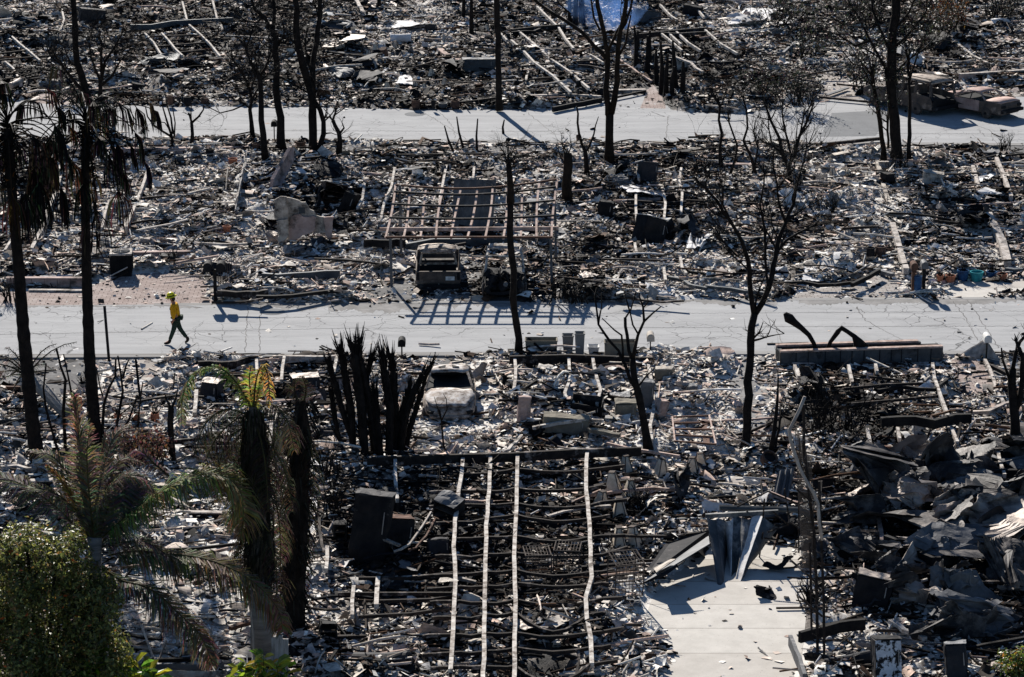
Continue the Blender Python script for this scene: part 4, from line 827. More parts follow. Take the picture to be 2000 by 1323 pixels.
frames = [
 ('frame of four bent pale rails behind the row of planters at the kerb', [[(1005, 702), (1008, 720), (1008, 742), (1000, 785)], [(1110, 700), (1112, 725), (1111, 750), (1103, 770), (1108, 795)], [(1158, 700), (1165, 735), (1172, 765), (1166, 790)], [(1265, 704), (1270, 730), (1275, 762), (1278, 800), (1270, 835), (1273, 862)]], [], [[(995, 703), (1110, 700), (1275, 706)]]),
 ('frame of two pale rails under the black beam on the far right lot', [[(1822, 712), (1826, 740), (1838, 775), (1852, 815)], [(1858, 838), (1870, 866)], [(1752, 838), (1757, 860)], [(1693, 840), (1700, 868), (1710, 900)], [(1553, 716), (1560, 738)], [(1658, 716), (1665, 750)], [(1710, 714), (1713, 728)]], [[(1650, 760), (1730, 752), (1840, 748)], [(1660, 790), (1750, 782), (1850, 772)]], []),
 ('frame of thin pale rails crossing the carport lot', [[(770, 330), (765, 365), (750, 400), (745, 430), (725, 462)], [(713, 352), (708, 390), (698, 408)], [(873, 325), (865, 360), (857, 400)], [(927, 328), (924, 350)]], [], []),
 ('frame of narrow white rails between dark timbers left of the big forked tree', [[(1243, 330), (1248, 350)], [(1243, 380), (1242, 410), (1245, 445)], [(1296, 380), (1299, 400), (1297, 430)], [(1330, 330), (1327, 355), (1333, 380), (1330, 418)], [(1240, 475), (1243, 495)], [(1328, 505), (1332, 525), (1340, 536)], [(1297, 525), (1300, 550)]], [[(1225, 392), (1300, 397), (1340, 395)], [(1225, 410), (1300, 412)], [(1340, 392), (1480, 398)]], []),
 ('frame of long diagonal rails in the far lot behind the big pole tree', [[(998, 80), (1020, 98), (1045, 124), (1080, 150), (1115, 182), .12], [(1012, 62), (1040, 85), (1075, 117), (1110, 140), (1150, 174), .12], [(1050, 14), (1062, 28), (1090, 55), (1105, 78), (1120, 96), .12], [(1142, 104), (1160, 112), (1178, 124)], [(975, 64), (990, 80)]], [[(1000, 100), (1080, 95), (1130, 92)], [(1020, 130), (1110, 122), (1170, 118)], [(1040, 155), (1130, 148)]], [[(1000, 62), (1050, 56), (1105, 52)]]),
 ('frame of short diagonal rails in the far lot behind the smoke', [[(1290, 66), (1315, 86), (1332, 100)], [(1303, 64), (1330, 88)], [(1320, 62), (1345, 85), (1368, 100)], [(1288, 10), (1310, 32), (1322, 40)], [(1350, 6), (1375, 35)], [(1378, 60), (1410, 88), (1440, 106)]], [], [[(1238, 72), (1300, 65), (1380, 58)]]),
 ('frame of curved pale rails in the far left lot', [[(283, 66), (300, 85), (312, 105), (328, 119)], [(315, 66), (330, 80), (343, 98), (356, 110)], [(370, 50), (390, 68), (410, 88), (430, 112)], [(357, 5), (365, 40)], [(415, 0), (421, 20), (424, 38)], [(432, 50), (435, 60)]], [[(300, 92), (400, 84)], [(290, 72), (420, 68)], [(330, 105), (400, 98)]], []),
 ('frame of thin rails at the upper left edge', [[(5, 56), (22, 72), (40, 88), (58, 102), (78, 120)], [(10, 122), (25, 135), (35, 152)], [(120, 20), (126, 40), (118, 60)]], [[(0, 105), (60, 98)], [(0, 118), (110, 108)], [(60, 155), (110, 148)]], []),
 ('frame end with one rail at the lower right edge', [[(1948, 876), (1953, 905), (1962, 930)]], [[(1930, 905), (2060, 903)]], [[(1940, 884), (2060, 884)]]),
 ('frame of short rails and black beams behind the fire damaged palm clump', [[(555, 699), (550, 745), .1], [(658, 696), (652, 730), .1], [(500, 705), (503, 742), .1], [(383, 765), (380, 810), .12], [(530, 830), (528, 870), .1]], [[(555, 735), (620, 735), (640, 738)], [(640, 740), (760, 728), (830, 730)], [(430, 735), (560, 730)]], []),
 ('frame of blackened cross members in front of the big refrigerator', [[(738, 1130), (735, 1185), .12], [(690, 1148), (688, 1205), .1], [(640, 1070), (637, 1115), .1]], [[(660, 1160), (740, 1160), (885, 1160)], [(740, 1175), (840, 1172), (885, 1165)], [(700, 1205), (800, 1200), (885, 1188)], [(700, 1130), (800, 1130), (885, 1120)]], []),
]
for lab, rails, cross, beams in frames: chassis('chassis_frame', 'steel '+lab, rails, cross, beams, z=.45 if rails[0][0][1] > 300 else .5, w_=.1)
# long single rails of the left middle lot lie on edge and lean
def rail(pts, wd, m, lab, hg=.3, z=.15, name='steel_rail', cat='steel rail'):
    mb = MB(); mb.strip([G(x, y, z+hg/2) for x, y in pts], wd, hg); o = mb.build(name, m); return tag(o, lab, cat)
rail([(291, 333), (281, 365), (266, 405), (246, 452)], .12, 'ash_wood', 'longest straight pale rail in the lot behind the air conditioner', .4)
rail([(122, 340), (108, 385), (93, 420), (82, 455), (62, 494)], .15, 'ash_wood', 'bent pale rail running down between the two tall palm trunks', .4)
rail([(213, 395), (205, 425), (200, 452)], .1, 'ash_wood', 'short pale rail just right of the second palm trunk', .35)
rail([(25, 470), (10, 495)], .1, 'ash_wood', 'short rail at the left edge beside the first palm trunk', .3)
rail([(1930, 420), (1945, 450), (1958, 475), (1968, 515)], .3, 'ash_wood', 'wide bark stripped white log leaning by the row of pots on the right', .25)
rail([(1743, 440), (1752, 470), (1760, 500), (1770, 530)], .22, 'ash_wood', 'pale split timber running down to the two mailboxes', .25)
rail([(1713, 318), (1720, 345), (1728, 375), (1737, 402)], .18, 'stucco', 'narrow pale kerb wall running back from the square slab on the right lot', .25, 0)
rail([(1900, 328), (1905, 345), (1911, 370)], .16, 'ash_wood', 'short pale post leaning in the far right of the middle lot', .25)
rail([(1946, 312), (1960, 345), (1975, 388)], .16, 'ash_wood', 'pale wavy timber at the right edge of the middle lot', .25)
rail([(1787, 322), (1797, 345), (1803, 372)], .12, 'ash_wood', 'bent thin rail beside the tan box on the right lot', .25)
rail([(1868, 85), (1900, 110), (1940, 130), (1978, 152)], .14, 'ash_steel', 'long white pole lying diagonally behind the two far cars', .14, .1)
rail([(115, 345), (119, 322)], .1, 'ash_wood', 'stub of pale rail behind the left palm crowns', .3)
# ---------------------------------------------------------------- dead trees
def nearest(px, py, known):
    return min(known, key=lambda k: (k[0]-px)**2+(k[1]-py)**2)[2] if known else None
def grow(mb, p, d, ln, r, lev, rr, up=.25, kink=.5, kids=3, leaf=None):
    pts = [p]; q = p.copy(); dd = d.normalized(); n = 4
    for i in range(n):
        dd = (dd+Vector((rr.uniform(-1, 1), rr.uniform(-1, 1), rr.uniform(-1, 1)+up))*kink*.5).normalized(); q = q+dd*(ln/n); pts.append(q.copy())
    mb.tube(pts, [r*(1-.75*i/n) for i in range(n+1)], 5 if r > .02 else 3)
    if leaf is not None and lev <= 1:
        for _ in range(leaf[1]): 
            a = pts[rr.randint(1, n)]+Vector((rr.gauss(0, 1), rr.gauss(0, 1), rr.gauss(0, 1)))*.1; s = leaf[2]*rr.uniform(.5, 1.3); u = Vector((rr.gauss(0, 1), rr.gauss(0, 1), rr.gauss(0, 1)-.6)).normalized(); v = u.orthogonal().normalized()*s*.3
            leaf[0].col = tuple(c*rr.uniform(.6, 1.4) for c in leaf[3]); leaf[0].add([a-v, a+v, a+u*s+v, a+u*s-v], [(0, 1, 2, 3)])
    if lev > 0:
        for _ in range(kids):
            i = rr.randint(1, n); a = (dd+Vector((rr.gauss(0, .7), rr.gauss(0, .7), rr.gauss(0, .5)+up))).normalized()
            grow(mb, pts[i], a, ln*rr.uniform(.45, .75), r*.5, lev-1, rr, up, kink, kids, leaf)
def tree(label, bpx, limbs, m='char_bark', twigs=2, tl=.8, tlev=2, seed=1, spread=.5, kids=3, tr=.042, leafn=0, leafs=.12, leafc=(.03, .028, .022), name='burnt_tree', cat='tree', group='burnt trees', up=.25, sink=.1, flare=1.35):
    b0 = base(*bpx); s = SC(bpx[1]); rr = random.Random(seed); T = thing(name, label, cat, (b0.x, b0.y, b0.z-sink), 0, group); known = []
    tw = MB(); lf = MB() if leafn else None
    for li, (pts, w0, w1) in enumerate(limbs):
        dens = []
        for (x0, y0), (x1, y1) in zip(pts[:-1], pts[1:]):
            L_ = math.hypot(x1-x0, y1-y0); n = max(1, int(L_/(22 if li == 0 else 16)))
            for k in range(n): t = k/n; jx = 0 if k == 0 else rr.uniform(-1, 1)*min(3, w0*.16+.6); dens.append((x0+(x1-x0)*t+jx, y0+(y1-y0)*t))
        dens.append(pts[-1]); Y = b0.y if li == 0 else nearest(*pts[0], known); dY = 0 if li == 0 else rr.uniform(-spread, spread)
        p3 = []; acc = 0
        for k, (x, y) in enumerate(dens):
            if k: acc += math.hypot(x-dens[k-1][0], y-dens[k-1][1])/s
            Yk = Y+dY*acc; p3.append(P(x, y, Yk)); known.append((x, y, Yk))
        N_ = len(p3); rad = [(w0+(w1-w0)*k/(N_-1))/s/2*(1+rr.uniform(-.07, .07)) for k in range(N_)]
        if li == 0: p3[0] = Vector((p3[0].x, p3[0].y, b0.z-sink)); rad[0] *= flare
        mb = MB(); mb.tube(p3, rad, 9 if w0 > 8 else 6, .12); limb = mb.build('trunk' if li == 0 else 'limb', m, T, smooth=True); tw = MB()
        if twigs:
            nt_ = twigs if li else max(1, twigs//2); lo = .35 if li else .7
            for _ in range(nt_):
                k = int(N_*rr.uniform(lo, 1)); k = min(N_-1, max(1, k)); d = (p3[k]-p3[k-1]).normalized()+Vector((rr.gauss(0, .6), rr.gauss(0, .6), rr.gauss(0, .4)))
                grow(tw, p3[k], d, tl*rr.uniform(.6, 1.3), min(tr, rad[k]*.6), tlev, rr, up, .6, kids, (lf, leafn, leafs, leafc) if lf else None)
            if tw.v: tw.build('twigs', 'twig', limb)
    if lf and lf.v: lf.build('scorched_leaves', 'leaf', T)
    return T
c2 = lambda ox, oy, pts: [(ox+x/3.846, oy+y/3.846) for x, y in pts]
tree('tall forked burnt tree behind the left palm crowns with spreading limbs', (186, 250), [([(186, 250), (184, 225), (176, 200), (168, 180), (160, 150), (150, 120), (147, 60), (143, 0), (140, -60)], 17, 9),
  ([(190, 225), (196, 180), (196, 160), (205, 120), (222, 95), (236, 70)], 11, 3), ([(172, 190), (150, 165), (130, 140), (118, 125), (100, 112), (90, 90)], 9, 2), ([(195, 170), (218, 150), (236, 118), (252, 100)], 7, 2),
  ([(196, 160), (186, 135), (178, 112), (172, 80)], 6, 2), ([(160, 150), (148, 130), (135, 118), (126, 95)], 6, 2), ([(198, 150), (197, 120), (200, 90), (190, 60)], 5, 2), ([(222, 95), (232, 105), (262, 85)], 4, 1), ([(130, 140), (112, 150), (96, 135)], 4, 1)], 'char_bark', 9, 1.3, 3, 3)
tree('small black tree with four bare stems at the left part of the far road', (338, 288), [([(338, 288), (336, 268), (330, 250), (324, 230), (318, 210), (316, 190)], 7, 2), ([(336, 268), (318, 257), (300, 245), (288, 228), (284, 208)], 5, 2), ([(332, 255), (322, 240), (300, 236)], 3, 1.5), ([(338, 262), (334, 230), (326, 205), (322, 180)], 5, 2), ([(340, 270), (342, 240), (337, 210)], 4, 2)], twigs=1, tl=.5, tlev=1, seed=4)
tree('small Y shaped black tree on the kerb of the far road', (374, 290), [([(374, 290), (376, 262), (374, 238)], 8, 6), ([(374, 238), (370, 226), (367, 220)], 5, 2), ([(375, 240), (388, 228), (397, 215), (398, 206)], 5, 2), ([(374, 240), (373, 220), (374, 205)], 3, 1.5)], twigs=1, tl=.4, tlev=1, seed=5)
tree('thin black tree with a long branch reaching left across the far road', (494, 276), [([(494, 276), (491, 240), (488, 215), (492, 195), (486, 170)], 9, 6), ([(488, 212), (470, 198), (468, 182), (450, 160)], 4, 2), ([(490, 200), (500, 180), (512, 160), (508, 130)], 5, 2), ([(486, 172), (470, 140), (455, 118), (450, 90)], 5, 2), ([(478, 205), (455, 215), (430, 221), (412, 212), (398, 207)], 3.5, 1.5), ([(488, 185), (498, 150), (490, 110), (496, 80)], 4, 1.5)], twigs=9, tl=1.2, tlev=3, seed=6)
tree('leaning burnt tree left of the tall pair near the red wall slab', (519, 313), [([(519, 313), (514, 262), (510, 208), (508, 158), (502, 138)], 14, 9), ([(508, 150), (520, 130), (530, 100), (524, 70)], 7, 2), ([(502, 142), (488, 120), (480, 95), (462, 70)], 6, 2), ([(506, 160), (525, 145), (540, 130)], 4, 1.5), ([(480, 95), (490, 70), (486, 40)], 4, 1)], twigs=9, tl=1.2, tlev=3, seed=7)
tree('straight dark tree forking high beside the leaning one', (552, 298), [([(552, 298), (548, 252), (543, 208), (540, 150), (539, 78), (530, 55)], 17, 11), ([(530, 58), (515, 32), (498, 20), (486, -20)], 8, 5), ([(534, 62), (536, 20), (530, -40)], 8, 5), ([(515, 32), (500, 45), (478, 40), (460, 25)], 5, 2), ([(539, 90), (556, 70), (575, 62), (590, 40)], 5, 2)], twigs=9, tl=1.4, tlev=3, seed=8)
tree('thickest dark tree dividing into two tall trunks above the far road', (612, 300), [([(612, 300), (611, 255), (611, 195), (604, 170), (592, 130), (583, 92), (578, 40), (577, -60)], 18, 10), ([(611, 190), (611, 150), (614, 104), (620, 60), (626, 25), (628, -60)], 12, 7), ([(625, 298), (632, 262), (632, 238), (625, 215), (616, 200)], 11, 9), ([(583, 92), (570, 80), (556, 60), (548, 30)], 5, 2), ([(611, 150), (600, 120), (596, 90), (600, 50)], 5, 2), ([(608, 185), (590, 175), (565, 160), (548, 150)], 5, 3)], 'char_bark', 7, 1.4, 3, 9)
tree('short twisted black tree with curled branches at the far kerb', (661, 301), [([(661, 301), (664, 275), (662, 260), (654, 245), (650, 235)], 11, 7), ([(650, 235), (655, 220), (655, 210)], 5, 3), ([(652, 238), (643, 228), (636, 230), (640, 222), (632, 212)], 4, 1.5), ([(663, 262), (672, 250), (668, 240)], 5, 2), ([(654, 225), (664, 218), (678, 205)], 3, 1.2), ([(655, 214), (660, 200), (652, 192)], 3, 1.2)], twigs=2, tl=.5, tlev=1, seed=10)
tree('lone straight charred pole tree beside the far road casting a long shadow', (975, 212), [([(975, 212), (974, 160), (972, 100), (970, 0), (969, -80)], 12, 12)], twigs=0, seed=11)
tree('big forked charred tree in the middle of the far road with a limb reaching left', (1190, 312), [([(1190, 312), (1190, 265), (1191, 222)], 17, 17), ([(1188, 225), (1185, 190), (1186, 150), (1187, 104), (1181, 70), (1174, 39), (1167, 10), (1165, -60)], 12, 7), ([(1194, 222), (1200, 195), (1206, 156), (1206, 120), (1209, 78), (1216, 45), (1222, 15), (1224, -60)], 12, 7),
  ([(1184, 114), (1160, 90), (1135, 62), (1110, 45), (1078, 26), (1050, 5), (1030, -15)], 9, 5), ([(1206, 70), (1222, 45), (1232, 15), (1238, -20)], 6, 4), ([(1187, 100), (1198, 78), (1205, 62), (1212, 50)], 6, 5), ([(1172, 60), (1160, 35), (1156, 10), (1152, -20)], 5, 3), ([(1207, 112), (1222, 85), (1226, 60), (1232, 30)], 5, 3), ([(1114, 28), (1095, 10), (1080, -10)], 4, 2)], 'char_bark_brown', 1, 1, 1, 12)
tree('small three pronged black snag left of the big forked tree', (1147, 346), [([(1147, 346), (1145, 318), (1143, 296), (1138, 285)], 10, 7), ([(1138, 287), (1131, 262), (1128, 240), (1129, 222), (1126, 208)], 6, 3), ([(1147, 295), (1154, 278), (1160, 262), (1163, 246), (1169, 228)], 5, 1.5)], twigs=0, seed=13)
tree('ragged brown stump with thin spikes in front of the far road', (1108, 400), [([(1108, 400), (1106, 360), (1110, 320), (1108, 300)], 20, 16), ([(1104, 305), (1098, 280), (1096, 262)], 3, 1), ([(1110, 302), (1116, 285), (1113, 270)], 3, 1), ([(1102, 320), (1092, 300), (1090, 282)], 3, 1)], 'char_bark_brown', 5, .5, 1, 14)
tree('slim wavy burnt sapling with a feathery top right of the far shadow', (1408, 322), [([(1408, 322), (1406, 290), (1410, 262), (1404, 235), (1406, 210), (1402, 190)], 7, 4), ([(1406, 215), (1414, 190), (1420, 165)], 3, 1.5), ([(1403, 200), (1392, 180), (1390, 160)], 3, 1.5)], twigs=9, tl=.8, tlev=2, seed=15)
tree('slim S curved sapling beside the feathery one', (1424, 345), [([(1424, 345), (1436, 310), (1440, 285), (1432, 262), (1424, 240), (1421, 218)], 5, 3)], twigs=8, tl=.9, tlev=2, seed=16)
tree('crooked sapling with two bent stems between the saplings and the right tree', (1478, 345), [([(1478, 345), (1468, 310), (1452, 275), (1460, 250), (1458, 215), (1452, 195)], 6, 3), ([(1474, 330), (1480, 290), (1472, 258), (1476, 235)], 4, 2)], twigs=14, tl=.9, tlev=2, seed=17)
tree('fine branched burnt tree with many crooked stems above the right middle lot', (1545, 350), [([(1545, 350), (1540, 325), (1528, 300), (1522, 270), (1505, 235), (1495, 205)], 10, 4), ([(1540, 325), (1552, 300), (1562, 265), (1575, 240), (1590, 200)], 8, 3), ([(1528, 300), (1508, 285), (1502, 255), (1500, 230)], 5, 2), ([(1545, 320), (1540, 280), (1530, 240), (1528, 205)], 6, 2), ([(1562, 265), (1570, 225), (1585, 205), (1582, 185)], 4, 2), ([(1552, 300), (1580, 280), (1590, 255)], 4, 1.5)], twigs=9, tl=1.0, tlev=2, seed=18)
tree('huge dark tree with scorched feathery crown and olive side trunk at upper right', (1752, 314), [([(1752, 314), (1748, 262), (1741, 182), (1741, 120), (1744, 60), (1750, 0), (1752, -80)], 22, 16), ([(1738, 200), (1728, 130), (1700, 80), (1680, 40), (1660, 10), (1645, -30)], 7, 3), ([(1743, 110), (1720, 60), (1705, 20), (1700, -20)], 6, 3), ([(1750, 90), (1785, 55), (1810, 20), (1825, -20)], 7, 3), ([(1700, 80), (1670, 90), (1640, 70), (1615, 60)], 5, 2), ([(1745, 60), (1775, 25), (1790, -10)], 5, 3), ([(1741, 150), (1770, 120), (1800, 100), (1840, 60)], 5, 2), ([(1680, 45), (1650, 50), (1620, 30)], 4, 2)],
   'char_bark', 8, 2.0, 3, 19, leafn=1, leafs=.09, leafc=(.035, .034, .024), spread=.9, kids=3)
tree('olive barked tree leaning at the left foot of the huge dark tree', (1726, 314), [([(1726, 314), (1722, 270), (1714, 208), (1706, 170), (1703, 140), (1708, 125)], 11, 6), ([(1704, 150), (1690, 130), (1665, 125), (1650, 105)], 4, 2), ([(1735, 290), (1734, 240), (1738, 200)], 5, 4)], 'char_bark_brown', 8, 1.5, 3, 20, leafn=1, leafs=.1, leafc=(.035, .034, .024))
tree('thin dark pole tree between the huge tree and the van', (1776, 310), [([(1776, 310), (1776, 240), (1777, 182), (1773, 130), (1776, 95)], 8, 5), ([(1776, 160), (1788, 120), (1800, 85), (1815, 50)], 4, 2), ([(1774, 120), (1768, 95), (1770, 60)], 4, 2)], twigs=7, tl=1.3, tlev=3, seed=21, leafn=1, leafs=.09)
tree('tall thin charred palm in front of the carport with frayed top', (1013, 694), [([(1013, 694), (1008, 630), (1003, 560), (999, 500), (997, 420), (996, 385)], 14, 12), ([(997, 395), (996, 350), (993, 320)], 17, 10), ([(994, 330), (985, 300), (978, 290)], 3, 1.5), ([(995, 325), (999, 300), (1010, 278)], 3, 1.5), ([(997, 380), (1010, 340), (1018, 320)], 3, 1), ([(995, 385), (985, 375), (980, 360)], 2.5, 1)], 'char_bark', 7, .7, 1, 22, name='burnt_palm', cat='palm', sink=.05, up=-.1)
tree('tall charred tree splitting in a wide Y over the near road at right', (1453, 884), [([(1453, 884), (1459, 800), (1464, 720), (1468, 640), (1474, 612)], 19, 14), ([(1472, 612), (1466, 570), (1464, 530), (1455, 490), (1440, 455), (1425, 430), (1400, 392), (1378, 368), (1355, 345)], 11, 4), ([(1476, 612), (1490, 590), (1503, 560), (1510, 520), (1520, 470), (1535, 435), (1550, 400), (1555, 360)], 12, 6),
   ([(1503, 570), (1496, 520), (1494, 470), (1490, 430), (1484, 400), (1492, 360), (1490, 320)], 6, 3), ([(1516, 495), (1535, 470), (1560, 455), (1590, 440), (1602, 428)], 6, 2), ([(1455, 490), (1440, 500), (1420, 480), (1398, 455)], 4, 2), ([(1464, 530), (1448, 515), (1432, 500)], 4, 2), ([(1535, 435), (1522, 400), (1518, 360), (1510, 320), (1512, 290)], 6, 2.5), ([(1550, 400), (1560, 350), (1572, 310), (1575, 270)], 5, 2), ([(1425, 430), (1412, 400), (1410, 360), (1400, 330)], 5, 2), ([(1518, 370), (1538, 340), (1545, 300)], 4, 2), ([(1520, 470), (1508, 440), (1502, 400)], 4, 2)], 'char_bark', 8, 1.3, 2, 23, spread=.35)
tree('black leaning tree forking into many bare arms at the kerb beside the planters', (1268, 886), [([(1268, 886), (1262, 850), (1255, 810), (1248, 775), (1240, 745), (1236, 715), (1236, 700)], 17, 12), ([(1246, 770), (1230, 740), (1222, 715), (1208, 685), (1192, 668), (1178, 648), (1169, 634), (1166, 610), (1162, 580), (1166, 562)], 8, 3), ([(1236, 705), (1228, 685), (1225, 655), (1221, 620)], 8, 6), ([(1236, 702), (1240, 680), (1246, 655), (1258, 628), (1275, 612), (1291, 599)], 8, 2.5),
  ([(1258, 628), (1256, 600), (1249, 580), (1248, 572)], 5, 2), ([(1246, 652), (1236, 635), (1231, 612)], 4, 3), ([(1221, 622), (1232, 605), (1238, 585), (1242, 570)], 4, 2), ([(1231, 612), (1226, 595), (1219, 570)], 4, 2), ([(1217, 700), (1214, 655), (1200, 645), (1176, 622)], 5, 2), ([(1247, 755), (1262, 735), (1280, 718)], 4, 2), ([(1169, 634), (1175, 600), (1175, 572)], 3.5, 2), ([(1258, 600), (1266, 590), (1264, 578)], 3, 2)], twigs=0, seed=24)
tree('dark split tree at the right edge beside the near road', (1984, 878), [([(1984, 878), (1983, 830), (1980, 790), (1976, 750), (1978, 720)], 22, 15), ([(1978, 722), (1984, 690), (1992, 668), (2004, 655), (2015, 640)], 9, 5), ([(1976, 752), (1966, 725), (1958, 702), (1956, 680)], 7, 3), ([(1984, 800), (1995, 760), (1998, 700), (1990, 680)], 13, 8)], twigs=2, tl=.5, tlev=1, seed=25)
tree('forked black stump shaped like a slingshot in the left lot', (335, 896), [([(335, 896), (334, 850), (334, 800), (333, 792)], 13, 11), ([(333, 796), (326, 782), (321, 768)], 6, 2), ([(336, 796), (343, 780), (347, 760)], 6, 2)], twigs=0, seed=26)
tree('broken black snag with twin tips in the lot right of the Y tree', (1505, 890), [([(1505, 890), (1511, 850), (1516, 810), (1519, 770), (1520, 735)], 11, 3), ([(1514, 880), (1521, 840), (1526, 800)], 7, 3)], twigs=5, tl=.7, tlev=1, seed=27)
tree('thin burnt sapling with a curled top in front of the sedan', (876, 888), [([(876, 888), (866, 870), (864, 845), (862, 820), (858, 800)], 5, 3), ([(862, 822), (854, 795), (848, 775)], 3, 1), ([(863, 820), (873, 800), (872, 780), (865, 768)], 3, 1)], twigs=1, tl=.4, tlev=0, seed=28)
# bare stems at the left between the palm trunks
ST = [([(118, 900), (104, 850), (90, 800), (85, 760), (90, 710)], 6, 'curved bare stem rising from behind the left palm trunk'), ([(128, 880), (124, 800), (128, 742), (118, 715), (110, 680)], 7, 'tallest bare stem between the two palm trunks'), ([(150, 820), (142, 780), (135, 745), (130, 720), (124, 692)], 5, 'bare stem leaning left with a small hook'),
 ([(203, 880), (200, 840), (203, 790), (212, 760), (225, 735), (226, 700)], 7, 'sinuous bare stem right of the second palm trunk'), ([(226, 888), (228, 830), (240, 765), (236, 730), (230, 695)], 6, 'bare stem ending in a thin point near the kerb'), ([(240, 740), (246, 715), (253, 700)], 4, 'short upper fork of a bare stem near the kerb'), ([(215, 885), (232, 850), (252, 820), (262, 790), (268, 771)], 5, 'long bare stem sweeping to the right'), ([(268, 850), (272, 800), (276, 765), (279, 746)], 4, 'thin straight bare stem among the pots'),
 ([(195, 870), (192, 800), (186, 730), (184, 680)], 5, 'straight bare stem beside the second palm trunk'), ([(205, 790), (195, 755), (189, 720)], 4, 'small bare stem leaning on the second palm trunk')]
for pts, w_, lab in ST:
    b0 = base(*(pts[0] if pts[0][1] > 760 else (pts[0][0], 880))); s = SC(pts[0][1]); mb = MB(); n = len(pts)
    mb.tube([P(x, y, b0.y+.05*k) for k, (x, y) in enumerate(pts)], [(w_*(1-.5*k/(n-1)))/s/2*1.1 for k in range(n)], 6, .2); tag(mb.build('burnt_sapling', 'char_bark', smooth=True), lab, 'burnt stem', 'bare stems around the left palms')
g = base(213, 706); mb = MB(); mb.tube([g, P(210, 670, g.y), P(204, 598, g.y)], .05, 8); tag(mb.build('leaning_pole', 'char_metal', smooth=True), 'slim black pole leaning over the near road right of the second palm trunk', 'pole')
# thin upright spikes on other lots
SP = [(887, 300, 868, 246, 'leftmost'), (905, 290, 892, 228, 'second'), (932, 300, 933, 232, 'third'), (983, 262, 985, 234, 'rightmost')]
for x0, y0, x1, y1, wd in SP:
    g = base(x0, y0); mb = MB(); mb.tube([g, P((x0+x1)/2-2, (y0+y1)/2, g.y), P(x1, y1, g.y)], [.07, .05, .03], 6); tag(mb.build('burnt_sapling', 'char_bark'), wd+' of the four thin black stems in front of the far road', 'burnt stem', 'thin stems before the far road')
for k, (x, y, h_) in enumerate([(1242, 135, 85), (1264, 150, 80), (1268, 120, 60), (1282, 165, 70), (1292, 185, 105), (1300, 190, 85), (1320, 175, 95), (1333, 180, 60), (1312, 190, 60), (1245, 100, 40)]):
    g = base(x, y); mb = MB(); mb.tube([g, P(x+rnd.uniform(-4, 4), y-h_*.5, g.y), P(x+rnd.uniform(-6, 6), y-h_, g.y)], [.16, .12, .05], 6, .3); o = mb.build('charred_tree', 'char_bark'); later(o, 'thin charred trunk of the dark grove', 'tree trunk', 'charred grove behind the far road')
for k, (x, y, h_) in enumerate([(905, 40, 60), (921, 70, 90), (1112, 55, 70), (1125, 50, 75), (1135, 45, 65), (1140, 52, 60), (1122, 48, 80), (740, 10, 40)]):
    g = base(x, y); mb = MB(); mb.tube([g, P(x+rnd.uniform(-3, 3), y-h_, g.y)], [.14, .08], 6, .3); o = mb.build('charred_tree', 'char_bark'); later(o, 'slender dead trunk at the top', 'tree trunk', 'dead trunks of the farthest lots')

# ---------------------------------------------------------------- palms
def frond(T, pts, ll, n, col, droop=.5, width=.03, rr=rnd, tipcol=None, name='frond', rach=.03, vshape=.55, rc=(.05, .045, .03), m='frond', curl=.3):
    mb = MB(); N_ = len(pts); mb.col = rc; mb.tube(pts, [rach*(1-.7*i/(N_-1)) for i in range(N_)], 5)
    seg = [(pts[i+1]-pts[i]).length for i in range(N_-1)]; tot = sum(seg)
    for k in range(n):
        t = (k+.5)/n*.97+.03; d_ = t*tot; i = 0
        while i < N_-2 and d_ > seg[i]: d_ -= seg[i]; i += 1
        u = min(1, d_/seg[i]); p = pts[i].lerp(pts[i+1], u); tg_ = (pts[i+1]-pts[i]).normalized(); sd = tg_.cross(Vector((0, 0, 1)))
        sd = sd.normalized() if sd.length > .1 else Vector((1, 0, 0)); up_ = sd.cross(tg_)
        l0 = ll*(math.sin(math.pi*min(1, .12+t*.86))**.6)*rr.uniform(.7, 1.15)
        cc = col if tipcol is None else tuple(a+(b_-a)*t**1.3 for a, b_ in zip(col, tipcol))
        for s in (-1, 1):
            mb.col = tuple(c*rr.uniform(.55, 1.4) for c in cc); dr = (sd*s*.8+tg_*vshape+up_*(.35-droop*.5)+Vector((rr.gauss(0, .12), rr.gauss(0, .12), rr.gauss(0, .12)))).normalized()
            a = p; b_ = a+dr*l0*.5; c_ = b_+(dr+Vector((0, 0, -droop*1.1-rr.random()*curl))).normalized()*l0*.5; wv = dr.cross(up_).normalized()*width/2 if dr.cross(up_).length > .05 else sd*width/2
            wv = (wv+up_*width*.25*rr.uniform(-1, 1)); mb.add([a-wv*.6, a+wv*.6, b_+wv, b_-wv, c_+wv*.15, c_-wv*.15], [(0, 1, 2, 3), (3, 2, 4, 5)])
    return mb.build(name, m, T)
def arc(c, az, el, ln, sag, n=8, tw=0):
    pts = [c.copy()]; d = Vector((math.cos(az)*math.cos(el), math.sin(az)*math.cos(el), math.sin(el))); p = c.copy()
    for i in range(n): d = (d+Vector((0, 0, -sag))).normalized(); p = p+d*(ln/n); pts.append(p.copy())
    return pts
